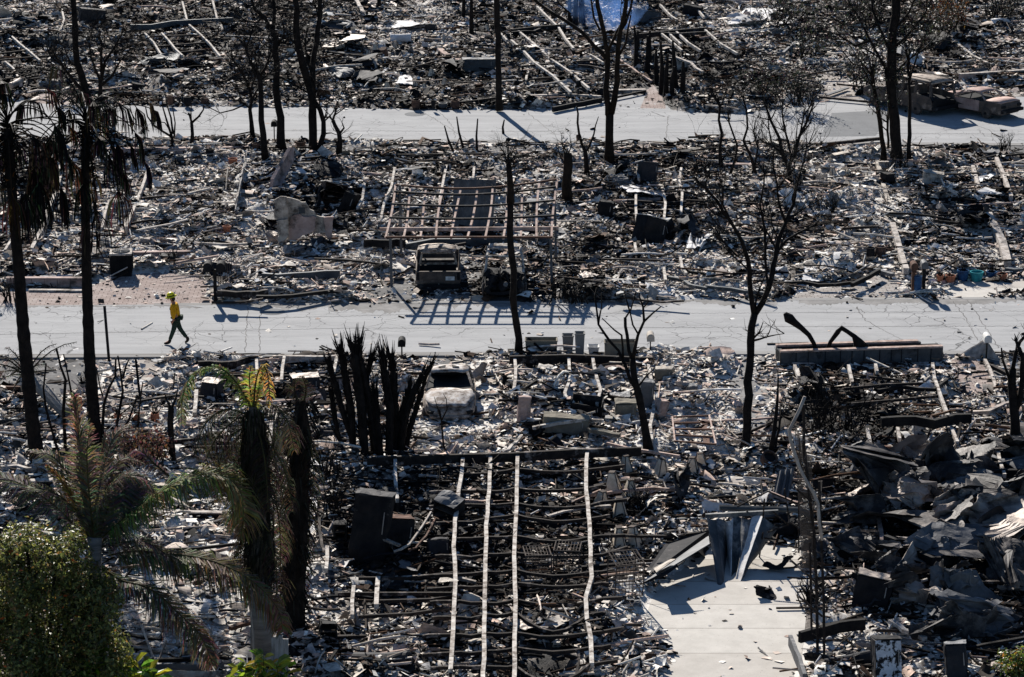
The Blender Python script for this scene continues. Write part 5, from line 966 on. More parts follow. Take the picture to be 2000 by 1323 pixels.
def tall_palm(label, pts, w0, w1, seed, crown_len, nf, orange):
    b0 = base(*pts[0]); s = SC(pts[0][1]); rr = random.Random(seed); T = thing('burnt_palm', label, 'palm', (b0.x, b0.y, b0.z-.1), 0, 'tall charred palms at left')
    dens = []
    for (x0, y0), (x1, y1) in zip(pts[:-1], pts[1:]):
        n = max(1, int(abs(y1-y0)/14)); dens += [(x0+(x1-x0)*k/n, y0+(y1-y0)*k/n) for k in range(n)]
    dens.append(pts[-1]); p3 = [P(x, y, b0.y) for x, y in dens]; n = len(p3); p3[0].z = b0.z-.1
    mb = MB(); mb.tube(p3, [((w0+(w1-w0)*min(1, (k/(n-1))*1.3))/s/2)*(1.35 if k == 0 else 1.12 if k == 1 else 1)*(1+.06*math.sin(k*2.7)) for k in range(n)], 12, .07); mb.build('trunk', 'char_bark', T, smooth=False)
    c = p3[-1]
    mb = MB()                                        # ragged boot of old leaf bases under the crown
    for k in range(150):
        a = rr.random()*6.28; z = -rr.random()*1.9; r_ = w1/s/2; q = c+Vector((math.cos(a)*r_, math.sin(a)*r_, z)); mb.col = (.02, .017, .015) if rr.random() > .08 else (.16, .07, .02)
        e = q+Vector((math.cos(a)*.14, math.sin(a)*.14, rr.uniform(-.3, .25))); mb.tube([q, e], [.03, .012], 3)
    mb.build('leaf_bases', 'frond', T)
    for k in range(nf):                              # bare leaf stalks ending in drooping fans
        az = k*2.4+rr.uniform(-.3, .3); t = k/nf; el = R(70-85*t+rr.uniform(-15, 15)); ln = crown_len*rr.uniform(.45, .85); p = arc(c+Vector((0, 0, .3-.7*t)), az, el, ln, .12+.2*rr.random(), 8)
        cc = (.012, .011, .01) if rr.random() > orange else (.05, .03, .018); mb = MB(); mb.col = cc; mb.tube(p, [.026*(1-.05*q) for q in range(9)], 5); e = p[-1]; d = (p[-1]-p[-2]).normalized(); kind = rr.random()
        if kind < .85:
            n = rr.randint(16, 28); L0 = rr.uniform(.6, 1.15)*(1.35 if t > .6 else 1); sd = d.cross(Vector((0, 0, 1))).normalized() if abs(d.z) < .95 else Vector((1, 0, 0))
            for q in range(n):
                u = (q/(n-1)-.5)*2; mb.col = tuple(x*rr.uniform(.5, 1.5) for x in cc); v = (d*(1-abs(u)*.5)+sd*u*rr.uniform(.5, .9)+Vector((0, 0, -rr.uniform(.1, .5)))).normalized(); a = e+v*L0*.35; b2 = a+(v*.35+Vector((rr.gauss(0, .08), rr.gauss(0, .08), -1))).normalized()*L0*.45*rr.uniform(.7, 1.2); c2_ = b2+(v*.05+Vector((rr.gauss(0, .12), rr.gauss(0, .12), -1))).normalized()*L0*.35*rr.uniform(.5, 1.3)
                wv = Vector((rr.gauss(0, 1), rr.gauss(0, 1), 0)).normalized()*.022; mb.add([e-wv*.5, e+wv*.5, a+wv, a-wv, b2+wv, b2-wv, c2_+wv*.2, c2_-wv*.2], [(0, 1, 2, 3), (3, 2, 4, 5), (5, 4, 6, 7)])
        mb.build('frond', 'frond', T)
    return T
tall_palm('leftmost of the two tall charred palms, crown at the left edge', [(76, 906), (66, 850), (55, 740), (45, 640), (38, 540), (28, 430), (20, 340), (15, 250)], 29, 19, 31, 3.0, 46, .1)
tall_palm('second tall charred palm with a drooping black crown over the left lot', [(188, 880), (182, 800), (175, 700), (171, 600), (168, 480), (166, 370), (167, 290), (168, 245)], 26, 17, 32, 3.0, 46, .08)
# feathered palm at lower left, partly alive
def pf(T, pix, Y0, Y1, ll, n, col, tip=None, droop=.6, width=.036, rach=.03, **k):
    col = tuple(c*1.5 for c in col); tip = tuple(c*1.3 for c in tip) if tip else None; n = int(n*1.8) if T.name.startswith('feather') else int(n*1.2)
    m = len(pix); pts = [P(x, y, Y0+(Y1-Y0)*i/(m-1)) for i, (x, y) in enumerate(pix)]
    fine = []
    for i in range(m-1):
        a, b_, c_, d_ = pts[max(0, i-1)], pts[i], pts[i+1], pts[min(m-1, i+2)]
        for q in range(4):
            t = q/4; fine.append(.5*((2*b_)+(c_-a)*t+(2*a-5*b_+4*c_-d_)*t*t+(3*b_-a-3*c_+d_)*t**3))
    fine.append(pts[-1]); return frond(T, fine, ll, n, col, droop, width, random.Random(int(pix[0][0]*7+pix[-1][1])), tip, rach=rach, rc=(.1, .09, .04), **k)
g = G(182, 1330); YA = g.y; cA = P(185, 1050, YA)
T = thing('feather_palm', 'living palm with long arching green and rust tipped fronds at lower left', 'palm', (g.x, g.y, 0))
mb = MB(); mb.tube([(g.x, g.y, -.2), (g.x, g.y, cA.z*.5), (cA.x, cA.y, cA.z)], [.28, .24, .2], 12, .1); mb.build('trunk', 'palm_grey', T, smooth=True)
GRN, GRY, RST, YEL = (.09, .15, .03), (.12, .12, .1), (.28, .12, .035), (.36, .25, .05)
pf(T, [(200, 1050), (235, 1020), (272, 992), (312, 962), (355, 938), (400, 926), (440, 932), (468, 958), (476, 1000), (470, 1050)], YA, YA-.6, 1.35, 150, (.085, .13, .04), (.17, .12, .055), .75)
pf(T, [(212, 1085), (265, 1076), (320, 1082), (370, 1086), (420, 1098), (470, 1120), (515, 1155), (545, 1195), (552, 1235)], YA, YA-1.2, 1.2, 150, (.07, .085, .045), (.17, .1, .055), 1.0)
pf(T, [(200, 1110), (240, 1135), (278, 1144), (310, 1162), (345, 1195), (378, 1225), (400, 1258), (416, 1300)], YA, YA-1.3, .95, 120, (.08, .08, .055), (.15, .1, .06), .9)
pf(T, [(180, 1060), (172, 1010), (165, 960), (160, 900), (154, 850), (148, 800), (146, 775)], YA, YA+.3, .7, 75, (.1, .1, .06), (.2, .13, .08), .5, vshape=1.7)
pf(T, [(184, 1060), (178, 1000), (172, 940), (170, 880), (176, 830)], YA, YA-.4, .55, 70, (.09, .09, .05), (.15, .11, .07), .4)
pf(T, [(176, 1060), (158, 1010), (140, 970), (118, 938), (92, 910)], YA, YA+.5, .4, 60, (.24, .17, .06), (.3, .16, .05), .4, vshape=1.5)
pf(T, [(172, 1065), (130, 1010), (90, 975), (50, 950), (10, 935), (-40, 930)], YA, YA+.8, 1.0, 100, GRY, (.1, .09, .07), .7)
pf(T, [(190, 1060), (205, 1010), (222, 965), (240, 935), (262, 925)], YA, YA+1.2, 1.0, 90, (.11, .12, .1), (.13, .12, .1), .8)
pf(T, [(192, 1070), (222, 1030), (250, 1000), (262, 960), (255, 930)], YA, YA+.9, 1.0, 80, (.1, .1, .09), (.13, .12, .1), .8)
pf(T, [(175, 1075), (140, 1060), (110, 1070), (80, 1100)], YA, YA+.6, .6, 50, GRY, None, .8)
pf(T, [(190, 1050), (198, 1000), (215, 930), (240, 895), (280, 905)], YA, YA+1.6, .6, 60, (.13, .1, .08), None, .8)
pf(T, [(195, 1060), (235, 1045), (280, 1050), (310, 1075)], YA, YA+1.4, .5, 50, (.1, .1, .08), None, .8)
pf(T, [(330, 930), (300, 905), (270, 880), (240, 900)], YA+2, YA+2.5, .5, 50, (.16, .1, .08), None, .8)
for pts, y1 in (([(190, 1055), (225, 1000), (262, 965), (300, 955), (330, 975)], 1.4), ([(182, 1055), (190, 980), (205, 900), (225, 850), (250, 830)], 1.8), ([(178, 1055), (165, 990), (135, 930), (100, 890), (60, 880)], 1.5), ([(190, 1070), (240, 1060), (290, 1062), (330, 1090), (350, 1130)], -.6), ([(180, 1050), (150, 1000), (110, 965), (60, 955), (20, 975)], .3), ([(186, 1050), (196, 990), (216, 950), (246, 930), (280, 935), (300, 960)], -.2), ([(184, 1060), (182, 1000), (188, 940), (200, 880), (206, 850)], .2)):
    pf(T, pts, YA, YA+y1, .8, 62, rnd.choice([(.1, .1, .08), (.09, .1, .06), (.12, .1, .08)]), (.16, .12, .08), .8, .026, vshape=1.1)
# palm B with yellow centre
g = G(512, 1300); YB = g.y; cB = P(494, 800, YB)
T = thing('scorched_palm', 'tall scorched palm with a yellow green centre and grey smooth foot', 'palm', (g.x, g.y, 0))
tp = [(512, 1300), (511, 1200), (509, 1120), (505, 1020), (500, 930), (496, 850), (494, 795)]
mb = MB(); q = [P(x, y, YB) for x, y in tp]; q[0].z = -.1; mb.tube(q[:3], [.3, .29, .29], 14, .04); mb.build('trunk', 'palm_grey', T, smooth=True)
mb = MB(); mb.tube(q[2:], [.26, .22, .19, .16, .1], 12, .15); ts = mb.build('shaggy_trunk', 'palm_trunk', T)
mb = MB(); rr = random.Random(5)
for k in range(700):
    t = rr.random(); a0 = q[2].lerp(q[-1], t); a = rr.random()*6.28; r_ = .24*(1-.45*t); s0 = a0+Vector((math.cos(a)*r_, math.sin(a)*r_, 0)); mb.col = rr.choice([(.02, .02, .018), (.05, .045, .035), (.09, .08, .06), (.03, .035, .02)])
    e = s0+Vector((math.cos(a)*rr.uniform(.03, .22), math.sin(a)*rr.uniform(.03, .22), rr.uniform(-.8, -.25))); mb.tube([s0, s0.lerp(e, .5)+Vector((math.cos(a)*.08, math.sin(a)*.08, .05)), e], [.012, .02, .004], 3)
mb.build('dead_fibre', 'frond', ts)
pf(T, [(494, 805), (480, 775), (462, 748), (440, 725), (415, 715), (388, 722), (366, 748), (356, 785), (355, 830)], YB, YB+.8, .5, 95, (.12, .16, .04), (.1, .08, .06), 1.0)
pf(T, [(496, 805), (497, 770), (502, 735), (512, 715), (522, 730), (526, 770), (522, 800)], YB, YB-.4, .34, 34, (.3, .23, .05), (.3, .17, .05), .9)
pf(T, [(497, 805), (503, 770), (508, 740), (516, 712)], YB, YB+.3, .3, 24, (.32, .27, .06), (.3, .17, .05), .3)
pf(T, [(495, 805), (490, 770), (487, 740), (490, 715)], YB, YB+.4, .28, 24, (.26, .23, .06), None, .4)
for pts in ([(490, 815), (478, 860), (462, 920), (456, 985), (455, 1040)], [(496, 820), (512, 870), (520, 930), (524, 1000)], [(488, 820), (468, 850), (446, 890), (436, 950)], [(498, 815), (520, 830), (536, 880), (540, 960)], [(492, 830), (486, 900), (484, 980), (480, 1050)], [(490, 812), (460, 820), (420, 860), (395, 920)], [(486, 812), (440, 800), (400, 830), (380, 890)], [(500, 900), (530, 950), (545, 1020), (548, 1100)], [(500, 960), (478, 1010), (470, 1080), (474, 1140)], [(500, 850), (530, 870), (560, 930), (570, 1000)], [(485, 830), (470, 880), (475, 960), (468, 1060)], [(505, 850), (520, 920), (535, 1000), (530, 1100)], [(498, 880), (505, 960), (500, 1050), (508, 1150)], [(490, 830), (455, 850), (430, 900), (425, 980)], [(505, 1000), (525, 1050), (540, 1120), (538, 1190)], [(498, 805), (530, 790), (560, 820), (575, 880)], [(490, 1000), (480, 1060), (485, 1120)]):
    pf(T, pts, YB, YB+rnd.uniform(-.9, .9), .75, 70, rnd.choice([(.03, .03, .02), (.05, .052, .035), (.025, .022, .018)]), (.06, .045, .03), 1.2, .02)
# dark shaggy trunk beside it
g = G(573, 1240); YC = g.y; T = thing('charred_palm', 'thick charred shaggy palm trunk right of the scorched palm, without a crown', 'palm', (g.x, g.y, 0))
q = [P(x, y, YC) for x, y in [(572, 1240), (573, 1150), (577, 1050), (582, 950), (588, 860), (590, 780)]]; q[0].z = -.1
mb = MB(); mb.tube(q, [.3, .27, .3, .24, .26, .08], 12, .5); mb.build('trunk', 'char_bark', T)
mb = MB()
for k in range(500):
    t = rr.random(); i = min(4, int(t*5)); a0 = q[i].lerp(q[i+1], t*5-i); a = rr.random()*6.28; s0 = a0+Vector((math.cos(a)*.28, math.sin(a)*.28, 0)); mb.col = rr.choice([(.012, .012, .012), (.03, .026, .022), (.05, .05, .04)])
    e = s0+Vector((math.cos(a)*.25, math.sin(a)*.25, rr.uniform(-.7, .3))); mb.tube([s0, e], [.025, .006], 3)
mb.build('leaf_bases', 'frond', T)
for pts in ([(590, 790), (575, 840), (560, 900), (556, 980)], [(590, 800), (604, 850), (612, 920), (608, 1000)], [(585, 850), (565, 930), (560, 1010), (566, 1090)], [(588, 870), (600, 950), (604, 1030), (598, 1110)], [(580, 950), (556, 1020), (548, 1100), (552, 1170)], [(582, 960), (596, 1040), (592, 1120), (588, 1190)], [(592, 790), (598, 760), (590, 735)], [(588, 790), (575, 765), (578, 740)]):
    pf(T, pts, YC, YC+rnd.uniform(-.7, .5), .5, 55, (.022, .02, .016), (.045, .035, .025), 1.2, .02)
a = P(548, 890, YC-.3); mb = MB(); mb.slab([P(520, 905, YC-.3), P(536, 870, YC-.3), P(560, 828, YC-.3), P(570, 822, YC-.3), P(566, 845, YC-.25), P(545, 885, YC-.25)], .02); mb.build('dead_leaf', 'palm_grey', T)
# fallen palm at the left edge
T = thing('fallen_palm', 'fallen dead palm with grey fronds lying across the left kerb', 'palm', tuple(base(125, 800)))
a, b_ = on(128, 806, .25), P(52, 732, on(60, 790).y); mb = MB(); mb.tube([a, a.lerp(b_, .5)+Vector((0, 0, .05)), b_], [.2, .22, .2], 10, .12); mb.build('trunk', 'palm_grey', T)
for k, (x, y, el) in enumerate([(-40, 690, 0), (-50, 720, 0), (-20, 745, 0), (10, 680, 0), (60, 690, 0), (110, 672, 0), (150, 668, 0), (100, 720, 0), (0, 700, 0), (-30, 770, 0), (20, 780, 0), (40, 660, 0)]):
    e = P(x, y, b_.y+rnd.uniform(-.5, .5)); md = b_.lerp(e, .5)+Vector((0, 0, .25)); frond(T, [b_, b_.lerp(md, .6)+Vector((0, 0, .05)), md, md.lerp(e, .5)+Vector((0, 0, .06)), e], .35, 22, rnd.choice([(.06, .055, .05), (.12, .11, .09), (.03, .03, .03)]), .8, .02, rach=.03)
# cluster of burnt spiky palms in the middle
stems = [((690, 890), (685, 800), (672, 720), (662, 672), 22), ((712, 890), (706, 800), (692, 700), (688, 668), 26), ((740, 890), (722, 790), (700, 700), (702, 660), 24), ((700, 885), (668, 800), (655, 750), (640, 700), 16), ((730, 892), (726, 820), (716, 740), (728, 690), 18), ((760, 888), (762, 800), (752, 730), (745, 690), 24), ((775, 888), (772, 800), (768, 730), (762, 690), 22), ((780, 888), (790, 820), (806, 770), (832, 722), 20), ((770, 890), (776, 830), (792, 790), (802, 750), 22), ((745, 890), (738, 820), (734, 790), (732, 760), 16), ((790, 890), (800, 840), (815, 790), (842, 708), 14), ((680, 888), (660, 850), (652, 800), (648, 770), 12)]
T = thing('burnt_palm_clump', 'clump of thick black spiky palm stems standing in front of the near road', 'palm clump', tuple(base(738, 890))); rr = random.Random(3)
for k, st in enumerate(stems):
    Yk = G(st[0][0], 886).y+rr.uniform(-.5, .3); s = 60; q = [P(x, y, Yk+.1*i) for i, (x, y) in enumerate(st[:4])]; q[0].z = -.1; w_ = st[4]/s/2*.62; mb = MB()
    mb.tube(q, [w_, w_*1.05, w_*.95, w_*.25], 9, .3)
    for _ in range(110):
        t = rr.uniform(.1, .99); i = min(2, int(t*3)); p = q[i].lerp(q[i+1], t*3-i); d = (q[i+1]-q[i]).normalized(); a = Vector((rr.gauss(0, 1), rr.gauss(0, 1), 0)).normalized(); e = p+a*w_*rr.uniform(1.1, 1.9)+d*rr.uniform(.15, .7); mb.tube([p+a*w_*.6, e], [.028, .005], 3)
    mb.build('stem', 'char_bark', T)
# ---------------------------------------------------------------- bushes of living leaves
def leafmass(name, T, lobes, n, s0, cols, seed, m='leaf', curl=.3):
    r_ = np.random.RandomState(seed); V = []; C = []; W = np.array([l[3]*l[4]*l[5] for l in lobes]); W = W/W.sum(); ids = r_.choice(len(lobes), n, p=W)
    Lb = np.array(lobes)[ids]; d = r_.randn(n, 3); d /= np.linalg.norm(d, axis=1)[:, None]; rad = r_.rand(n)**.36; 
    nz = 1+.3*np.sin(d[:, 0]*7+Lb[:, 0]*3)+.18*np.sin(d[:, 2]*9+Lb[:, 1]*5)+.12*np.sin(d[:, 1]*13); c = Lb[:, :3]+d*Lb[:, 3:6]*(rad*nz)[:, None]
    nn = d*.8+r_.randn(n, 3)*.7; nn[:, 2] += .4; nn /= np.linalg.norm(nn, axis=1)[:, None]; e1 = np.cross(nn, r_.randn(n, 3)); e1 /= np.linalg.norm(e1, axis=1)[:, None]; e2 = np.cross(nn, e1); L_ = s0*(.45+1.1*r_.rand(n)**1.5); W_ = L_*.4
    P_ = [c-e1*L_[:, None], c+e2*W_[:, None]+nn*(L_*curl*.3)[:, None], c+e1*L_[:, None]-nn*(L_*curl)[:, None], c-e2*W_[:, None]+nn*(L_*curl*.3)[:, None]]
    V = np.stack(P_, 1).reshape(-1, 3)-np.array(T.location) ; cols = np.array(cols); k = r_.choice(len(cols), n, p=cols[:, 3]/cols[:, 3].sum()); C = np.repeat(cols[k, :3]*(.6+.8*r_.rand(n))[:, None], 4, 0)
    o = numesh(name, V, np.arange(n*4).reshape(-1, 4), col=C, m=M[m]); o.parent = T; return o
g = G(95, 1480); YD = -33.0; cc = P(80, 1240, YD); T = thing('green_bush', 'large dense green bush with a few orange leaves filling the lower left corner', 'bush', (cc.x, YD, 0)); lob = []
for x, y, rx, rz_ in [(60, 1150, 1.3, 1.2), (150, 1150, 1.0, 1.2), (20, 1080, 1.0, .8), (110, 1080, .8, .7), (180, 1230, .9, 1.1), (60, 1270, 1.6, 1.5), (160, 1310, 1.0, 1.2), (0, 1200, 1.2, 1.4), (195, 1150, .55, .6), (130, 1380, 1.6, 1.4), (0, 1390, 1.6, 1.4), (225, 1290, .5, .8), (50, 1050, .5, .4), (145, 1060, .4, .4), (215, 1180, .35, .5)]:
    p = P(x, y, YD+rnd.uniform(-.6, .4)); lob.append((p.x, p.y, p.z, rx*.72, .9, rz_*.72))
leafmass('foliage', T, lob, 62000, .058, [(.12, .145, .035, 5), (.2, .22, .055, 5), (.075, .085, .03, 4), (.38, .36, .09, 2), (.38, .18, .05, .6), (.22, .15, .06, 1.5), (.7, .14, .03, .1)], 9)
mb = MB(); rr = random.Random(4)
for l in lob: c_ = Vector(l[:3]); mb.tube([(cc.x+rr.uniform(-.3, .3), YD, -.3), Vector((cc.x, YD, 0)).lerp(c_, .6), c_], [.09, .06, .03], 6)
mb.build('branches', 'twig', T)
def sprig(label, pxs, Y, n, ls, seed, cols, name='leafy_shrub', up=34):
    rr = random.Random(seed); b0 = P(pxs[0][0], 1420, Y); T = thing(name, label, 'shrub', (b0.x, Y, b0.z-.4)); st = MB(); lf = MB()
    for x, y in pxs:
        tip = P(x, y, Y+rr.uniform(-.3, .3)); bb = P(x+rr.uniform(-20, 20), 1400, Y); st.tube([bb, bb.lerp(tip, .6)+Vector((rr.uniform(-.1, .1), 0, 0)), tip], [.015, .012, .006], 4)
        for _ in range(n):
            t = rr.uniform(.45, 1.02); p = bb.lerp(tip, t); a = rr.random()*6.28; d = Vector((math.cos(a), math.sin(a)*.8, rr.uniform(-.1, .9))).normalized(); s = ls*rr.uniform(.6, 1.2); sd = d.cross(Vector((rr.gauss(0, .4), rr.gauss(0, .4), 1))).normalized()*s*.17
            lf.col = tuple(c*rr.uniform(.7, 1.3) for c in rr.choice(cols)); m1 = p+d*s*.35+Vector((0, 0, .02)); m2 = p+d*s*.7; e = p+d*s+Vector((0, 0, -s*.25)); lf.add([p, m1+sd, m2+sd*.8, e, m2-sd*.8, m1-sd], [(0, 1, 2, 3), (0, 3, 4, 5)])
    st.build('stem', 'twig', T); lf.build('leaves', 'leaf', T); return T
LC = [(.3, .36, .03), (.16, .26, .03), (.42, .38, .04), (.1, .18, .03)]
sprig('bright yellow green leaf tips in front of the corrugated sheets at the bottom left', [(172, 1272), (185, 1282), (230, 1290), (245, 1298), (160, 1305), (275, 1300), (210, 1300), (290, 1306), (130, 1312), (180, 1296), (262, 1296), (200, 1312), (240, 1316), (300, 1316)], -33.4, 17, .5, 2, LC)
sprig('bright green leaf tips in front of the white wooden posts at the bottom', [(515, 1278), (505, 1288), (480, 1294), (540, 1300), (560, 1304), (525, 1294), (470, 1308), (500, 1308), (550, 1312), (520, 1316)], -33.4, 16, .46, 3, LC)
g = P(1990, 1300, -32.); T = thing('green_shrub', 'small green and orange shrub at the lower right corner', 'shrub', (g.x, -32., 0))
leafmass('foliage', T, [(*P(1990, 1290, -32), .45, .4, .35), (*P(2000, 1330, -32), .7, .5, .6), (*P(1975, 1320, -32), .3, .3, .3)], 3200, .06, [(.08, .13, .02, 4), (.25, .28, .04, 2), (.35, .16, .03, 1)], 4)
mb = MB(); mb.tube([(g.x, -32., 0), g], [.06, .02], 5); mb.build('branches', 'twig', T)
# small scorched bushes and scrub
def scrub(px, py, wpx, hpx, label, seed, leafc=(.03, .028, .024), n=16, leaves=True, name='scorched_bush', group='scorched bushes', up=.4, leafn=2):
    b0 = base(px, py); s = SC(py); w_, h_ = wpx/s, hpx/s; rr = random.Random(seed); T = thing(name, label, 'bush', (b0.x, b0.y, b0.z-.05), 0, group); st = MB(); lf = MB()
    for _ in range(n):
        a = b0+Vector((rr.uniform(-.3, .3)*w_, rr.uniform(-.3, .3), -.05)); d = Vector((rr.uniform(-1, 1)*w_*.5/h_, rr.uniform(-.5, .5), 1)); grow(st, a, d, h_*.75*rr.uniform(.6, 1.1), .03, 2, rr, up, .5, 3, (lf, leafn, .09, leafc) if leaves else None)
    st.build('stem', 'twig', T)
    if leaves: lf.build('leaves', 'leaf', T)
    return T
for k, (x, y, w_, h_, lab, lv) in enumerate([(135, 205, 70, 45, 'dark scorched bush at the foot of the forked tree behind the left palms', 1), (215, 250, 40, 70, 'wispy grey bush right of the forked tree at the far road', 1), (1545, 205, 120, 60, 'widest scorched bush at the far kerb left of the grey far driveway', 1), (1480, 190, 80, 50, 'scorched bush beside the widest one near the far road', 1),
   (1960, 300, 45, 40, 'low spiky black bush at the right edge of the far road', 0), (1640, 850, 130, 110, 'dense tangle of black stems behind the brick planter', 0), (1600, 860, 70, 90, 'narrow tangle of black stems at the left of the dense one', 0), (1130, 590, 60, 50, 'black twiggy bush at the right foot of the carport', 0), (1095, 580, 50, 40, 'low black twigs by the right carport post', 0), (335, 520, 30, 40, 'dead potted shrub spikes by the pink paver driveway', 0),
   (20, 590, 50, 60, 'thin bare bush at the left edge of the near road', 0), (650, 1010, 60, 110, 'thin upright black stalks left of the dead refrigerator', 0), (640, 935, 60, 80, 'thin stalks behind the dead refrigerator', 0), (1530, 60, 120, 80, 'dark scorched bush behind the white crumpled sheets', 1), (1690, 60, 120, 90, 'dark crown of scorched leaves left of the huge tree', 1), (1850, 60, 110, 70, 'dark bush with orange tint at the top right', 1), (1950, 40, 90, 60, 'dark bush at the top right corner', 1), (1580, 120, 70, 60, 'scorched bush behind the far driveway', 1), (1690, 175, 80, 90, 'scorched hanging foliage left of the van', 1),
   (1620, 420, 50, 45, 'low black scrub in the right middle lot', 0), (250, 915, 90, 70, 'dry brown twigs behind the living palm', 1), (300, 905, 80, 60, 'dry reddish twigs right of the living palm', 1), (1750, 345, 50, 60, 'low dead twigs near the pale kerb wall', 0), (1370, 345, 50, 60, 'thin black shoots in front of the far road shadow', 0), (1240, 1000, 60, 60, 'black wiry stems among the concrete piers', 0), (1580, 1180, 50, 60, 'wiry black stems beside the pale concrete slab', 0)]):
    col = (.03, .028, .022)
    if 'orange' in lab: col = (.14, .06, .015)
    if 'brown' in lab or 'reddish' in lab: col = (.16, .08, .05)
    scrub(x, y, w_, h_, lab, 50+k, col, 14 if w_ < 90 else 24, bool(lv), leafn=3 if y < 210 and lv else 2)
# ---------------------------------------------------------------- concrete piers
PT = thing('concrete_pier', '', 'concrete pier', (0, 0, 0), 0, 'tapered concrete piers among the ashes')
mb = MB(); mb.box((0, 0, .25), (.4, .4, .5), None, .38); bmp(mb.build('block', 'pier', PT, local=True), .015)
mb = MB()
for sx in (-1, 1): mb.tube([(sx*.16, -.2, 0), (sx*.05, -.09, .52)], .014, 4); mb.tube([(sx*.16, .2, 0), (sx*.05, .09, .52)], .014, 4)
mb.box((0, 0, .52), (.16, .16, .025)); mb.build('strap', 'wire', PT, local=True)
PIERS = [(733, 98), (773, 94), (828, 179), (812, 172), (868, 168), (843, 148), (757, 176), (776, 181), (1235, 55), (950, 62), (1002, 58), (1622, 322), (1654, 322), (1627, 343), (1657, 343), (1628, 369), (1661, 369), (1632, 391), (1662, 388), (1576, 322),
         (1225, 928), (1289, 930), (1352, 930), (1198, 955), (1230, 977), (1174, 992), (1211, 1012), (1238, 1068), (1209, 1072), (1370, 918), (720, 110)]
for k, (x, y) in enumerate(PIERS):
    b0 = base(x, y); sc = .78 if y < 200 else .8 if y < 500 else 1.12; T = PT if k == 0 else dup(PT, (0, 0, 0))
    T.location = (b0.x, b0.y, b0.z-.03); T.rotation_euler = (R(rnd.uniform(-6, 6)), R(rnd.uniform(-6, 6)), rnd.random()*1.5); T.scale = (sc*rnd.uniform(.9, 1.1), sc, sc*rnd.uniform(.9, 1.25)*(.75 if 300 < y < 400 else 1)); later(T, 'tapered tan concrete pier', 'concrete pier', 'tapered concrete piers among the ashes')
# ---------------------------------------------------------------- pots
def pot(px, py, wpx, hpx, m, label, kind=0, plant=None, tilt=0, rim=None, group=None):
    b0 = base(px, py); s = SC(py); r_ = wpx/s/2; h_ = hpx/s/.95; T = thing('plant_pot', label, 'plant pot', (b0.x, b0.y, b0.z-.02), 0, group); T.rotation_euler = (R(tilt), R(tilt*.6), 0)
    pr = [[(.62, 0), (.8, .3), (1, .88), (1.04, .9), (1.04, 1), (.88, 1), (.84, .75), (.3, .72)], [(.5, 0), (.95, .35), (1, .6), (.85, .92), (.95, 1), (.75, 1), (.7, .7), (.3, .7)], [(.9, 0), (1, .05), (1, .95), (1.05, 1), (.9, 1), (.88, .7), (.3, .7)], [(.6, 0), (.9, .2), (1, .75), (1.08, .8), (1.08, 1), (.94, 1), (.9, .7), (.3, .7)]][kind]
    mb = MB(); mb.lathe((0, 0, 0), [(a*r_, b_*h_) for a, b_ in pr], 18); mb.build('body', m, T, local=True, smooth=False)
    mb = MB(); mb.lathe((0, 0, h_*.76), [(r_*.82, 0), (r_*.5, .02)], 12); mb.build('soil', 'char', T, local=True)
    if plant:
        mb = MB(); rr2 = random.Random(int(px))
        for _ in range(16): grow(mb, Vector((rr2.uniform(-.4, .4)*r_, rr2.uniform(-.4, .4)*r_, h_*.8)), Vector((rr2.gauss(0, .4), rr2.gauss(0, .4), 1)), plant, .015, 1, rr2, .2, .4, 2)
        mb.build('dead_plant', 'twig', T, local=True)
    return T
pot(230, 826, 15, 18, 'terracotta', 'leftmost of the three small terracotta pots among the bare stems', plant=.25); pot(266, 825, 16, 17, 'terracotta', 'middle one of the three small terracotta pots among the bare stems', plant=.2); pot(303, 823, 18, 17, 'terracotta', 'rightmost of the three small terracotta pots, with a bent stem', 1, plant=.3)
pot(280, 868, 24, 26, 'terracotta_dark', 'large brown pot in front of the three small terracotta pots', 2); pot(163, 772, 20, 25, 'grey_bin', 'grey pot with black plant remains on the asphalt pad at left', 3, plant=.35); pot(154, 800, 14, 24, 'terracotta', 'tall reddish pot behind the second palm trunk', 2)
pot(812, 214, 16, 19, 'terracotta_dark', 'big brown pot at the far kerb, left of the row', 3, plant=.25); pot(865, 212, 18, 11, 'sheet_blue', 'low bluish pot at the far kerb, middle of the row', 1); pot(889, 214, 18, 18, 'terracotta_dark', 'brown pot on the right of the row at the far kerb', 1, plant=.2); pot(846, 210, 9, 14, 'char_metal', 'small black pot between the big brown and the bluish pot')
pot(333, 204, 14, 16, 'terracotta_dark', 'left dark pot at the far kerb above the bare shrub tree'); pot(366, 207, 16, 18, 'char_metal', 'middle dark pot at the far kerb above the Y shaped tree', 1); pot(400, 204, 16, 13, 'terracotta_dark', 'right dark pot at the far kerb above the Y shaped tree', 1)
pot(1907, 550, 26, 20, 'glaze_teal', 'bright teal bowl pot on the white parking pad', 0); pot(1880, 549, 22, 22, 'glaze_blue', 'dark blue pot next to the teal bowl on the white parking pad', 3, plant=.35); pot(1856, 550, 20, 13, 'terracotta', 'low brown pot left of the dark blue one', 0, plant=.15); pot(1836, 548, 14, 11, 'terracotta', 'smallest brown pot at the left end of the row on the white parking pad', 0, plant=.15)
pot(1936, 546, 20, 16, 'glaze_blue', 'violet blue pot with an upright orange brown dead plant', 0, plant=.55); pot(1957, 548, 20, 14, 'terracotta', 'terracotta bowl at the right end of the row on the white parking pad', 0, plant=.15)
pot(1719, 507, 22, 26, 'terracotta_dark', 'large round brown pot with a pale rim behind the pale paver driveway', 1); pot(1700, 500, 16, 17, 'char_metal', 'smaller dark green grey pot left of the large brown one', 2); pot(1737, 498, 15, 14, 'terracotta_dark', 'small brown pot right of the large brown one', 2); pot(1792, 577, 15, 38, 'glaze_blue', 'tall slim blue glazed pot between the two roadside mailboxes', 2)
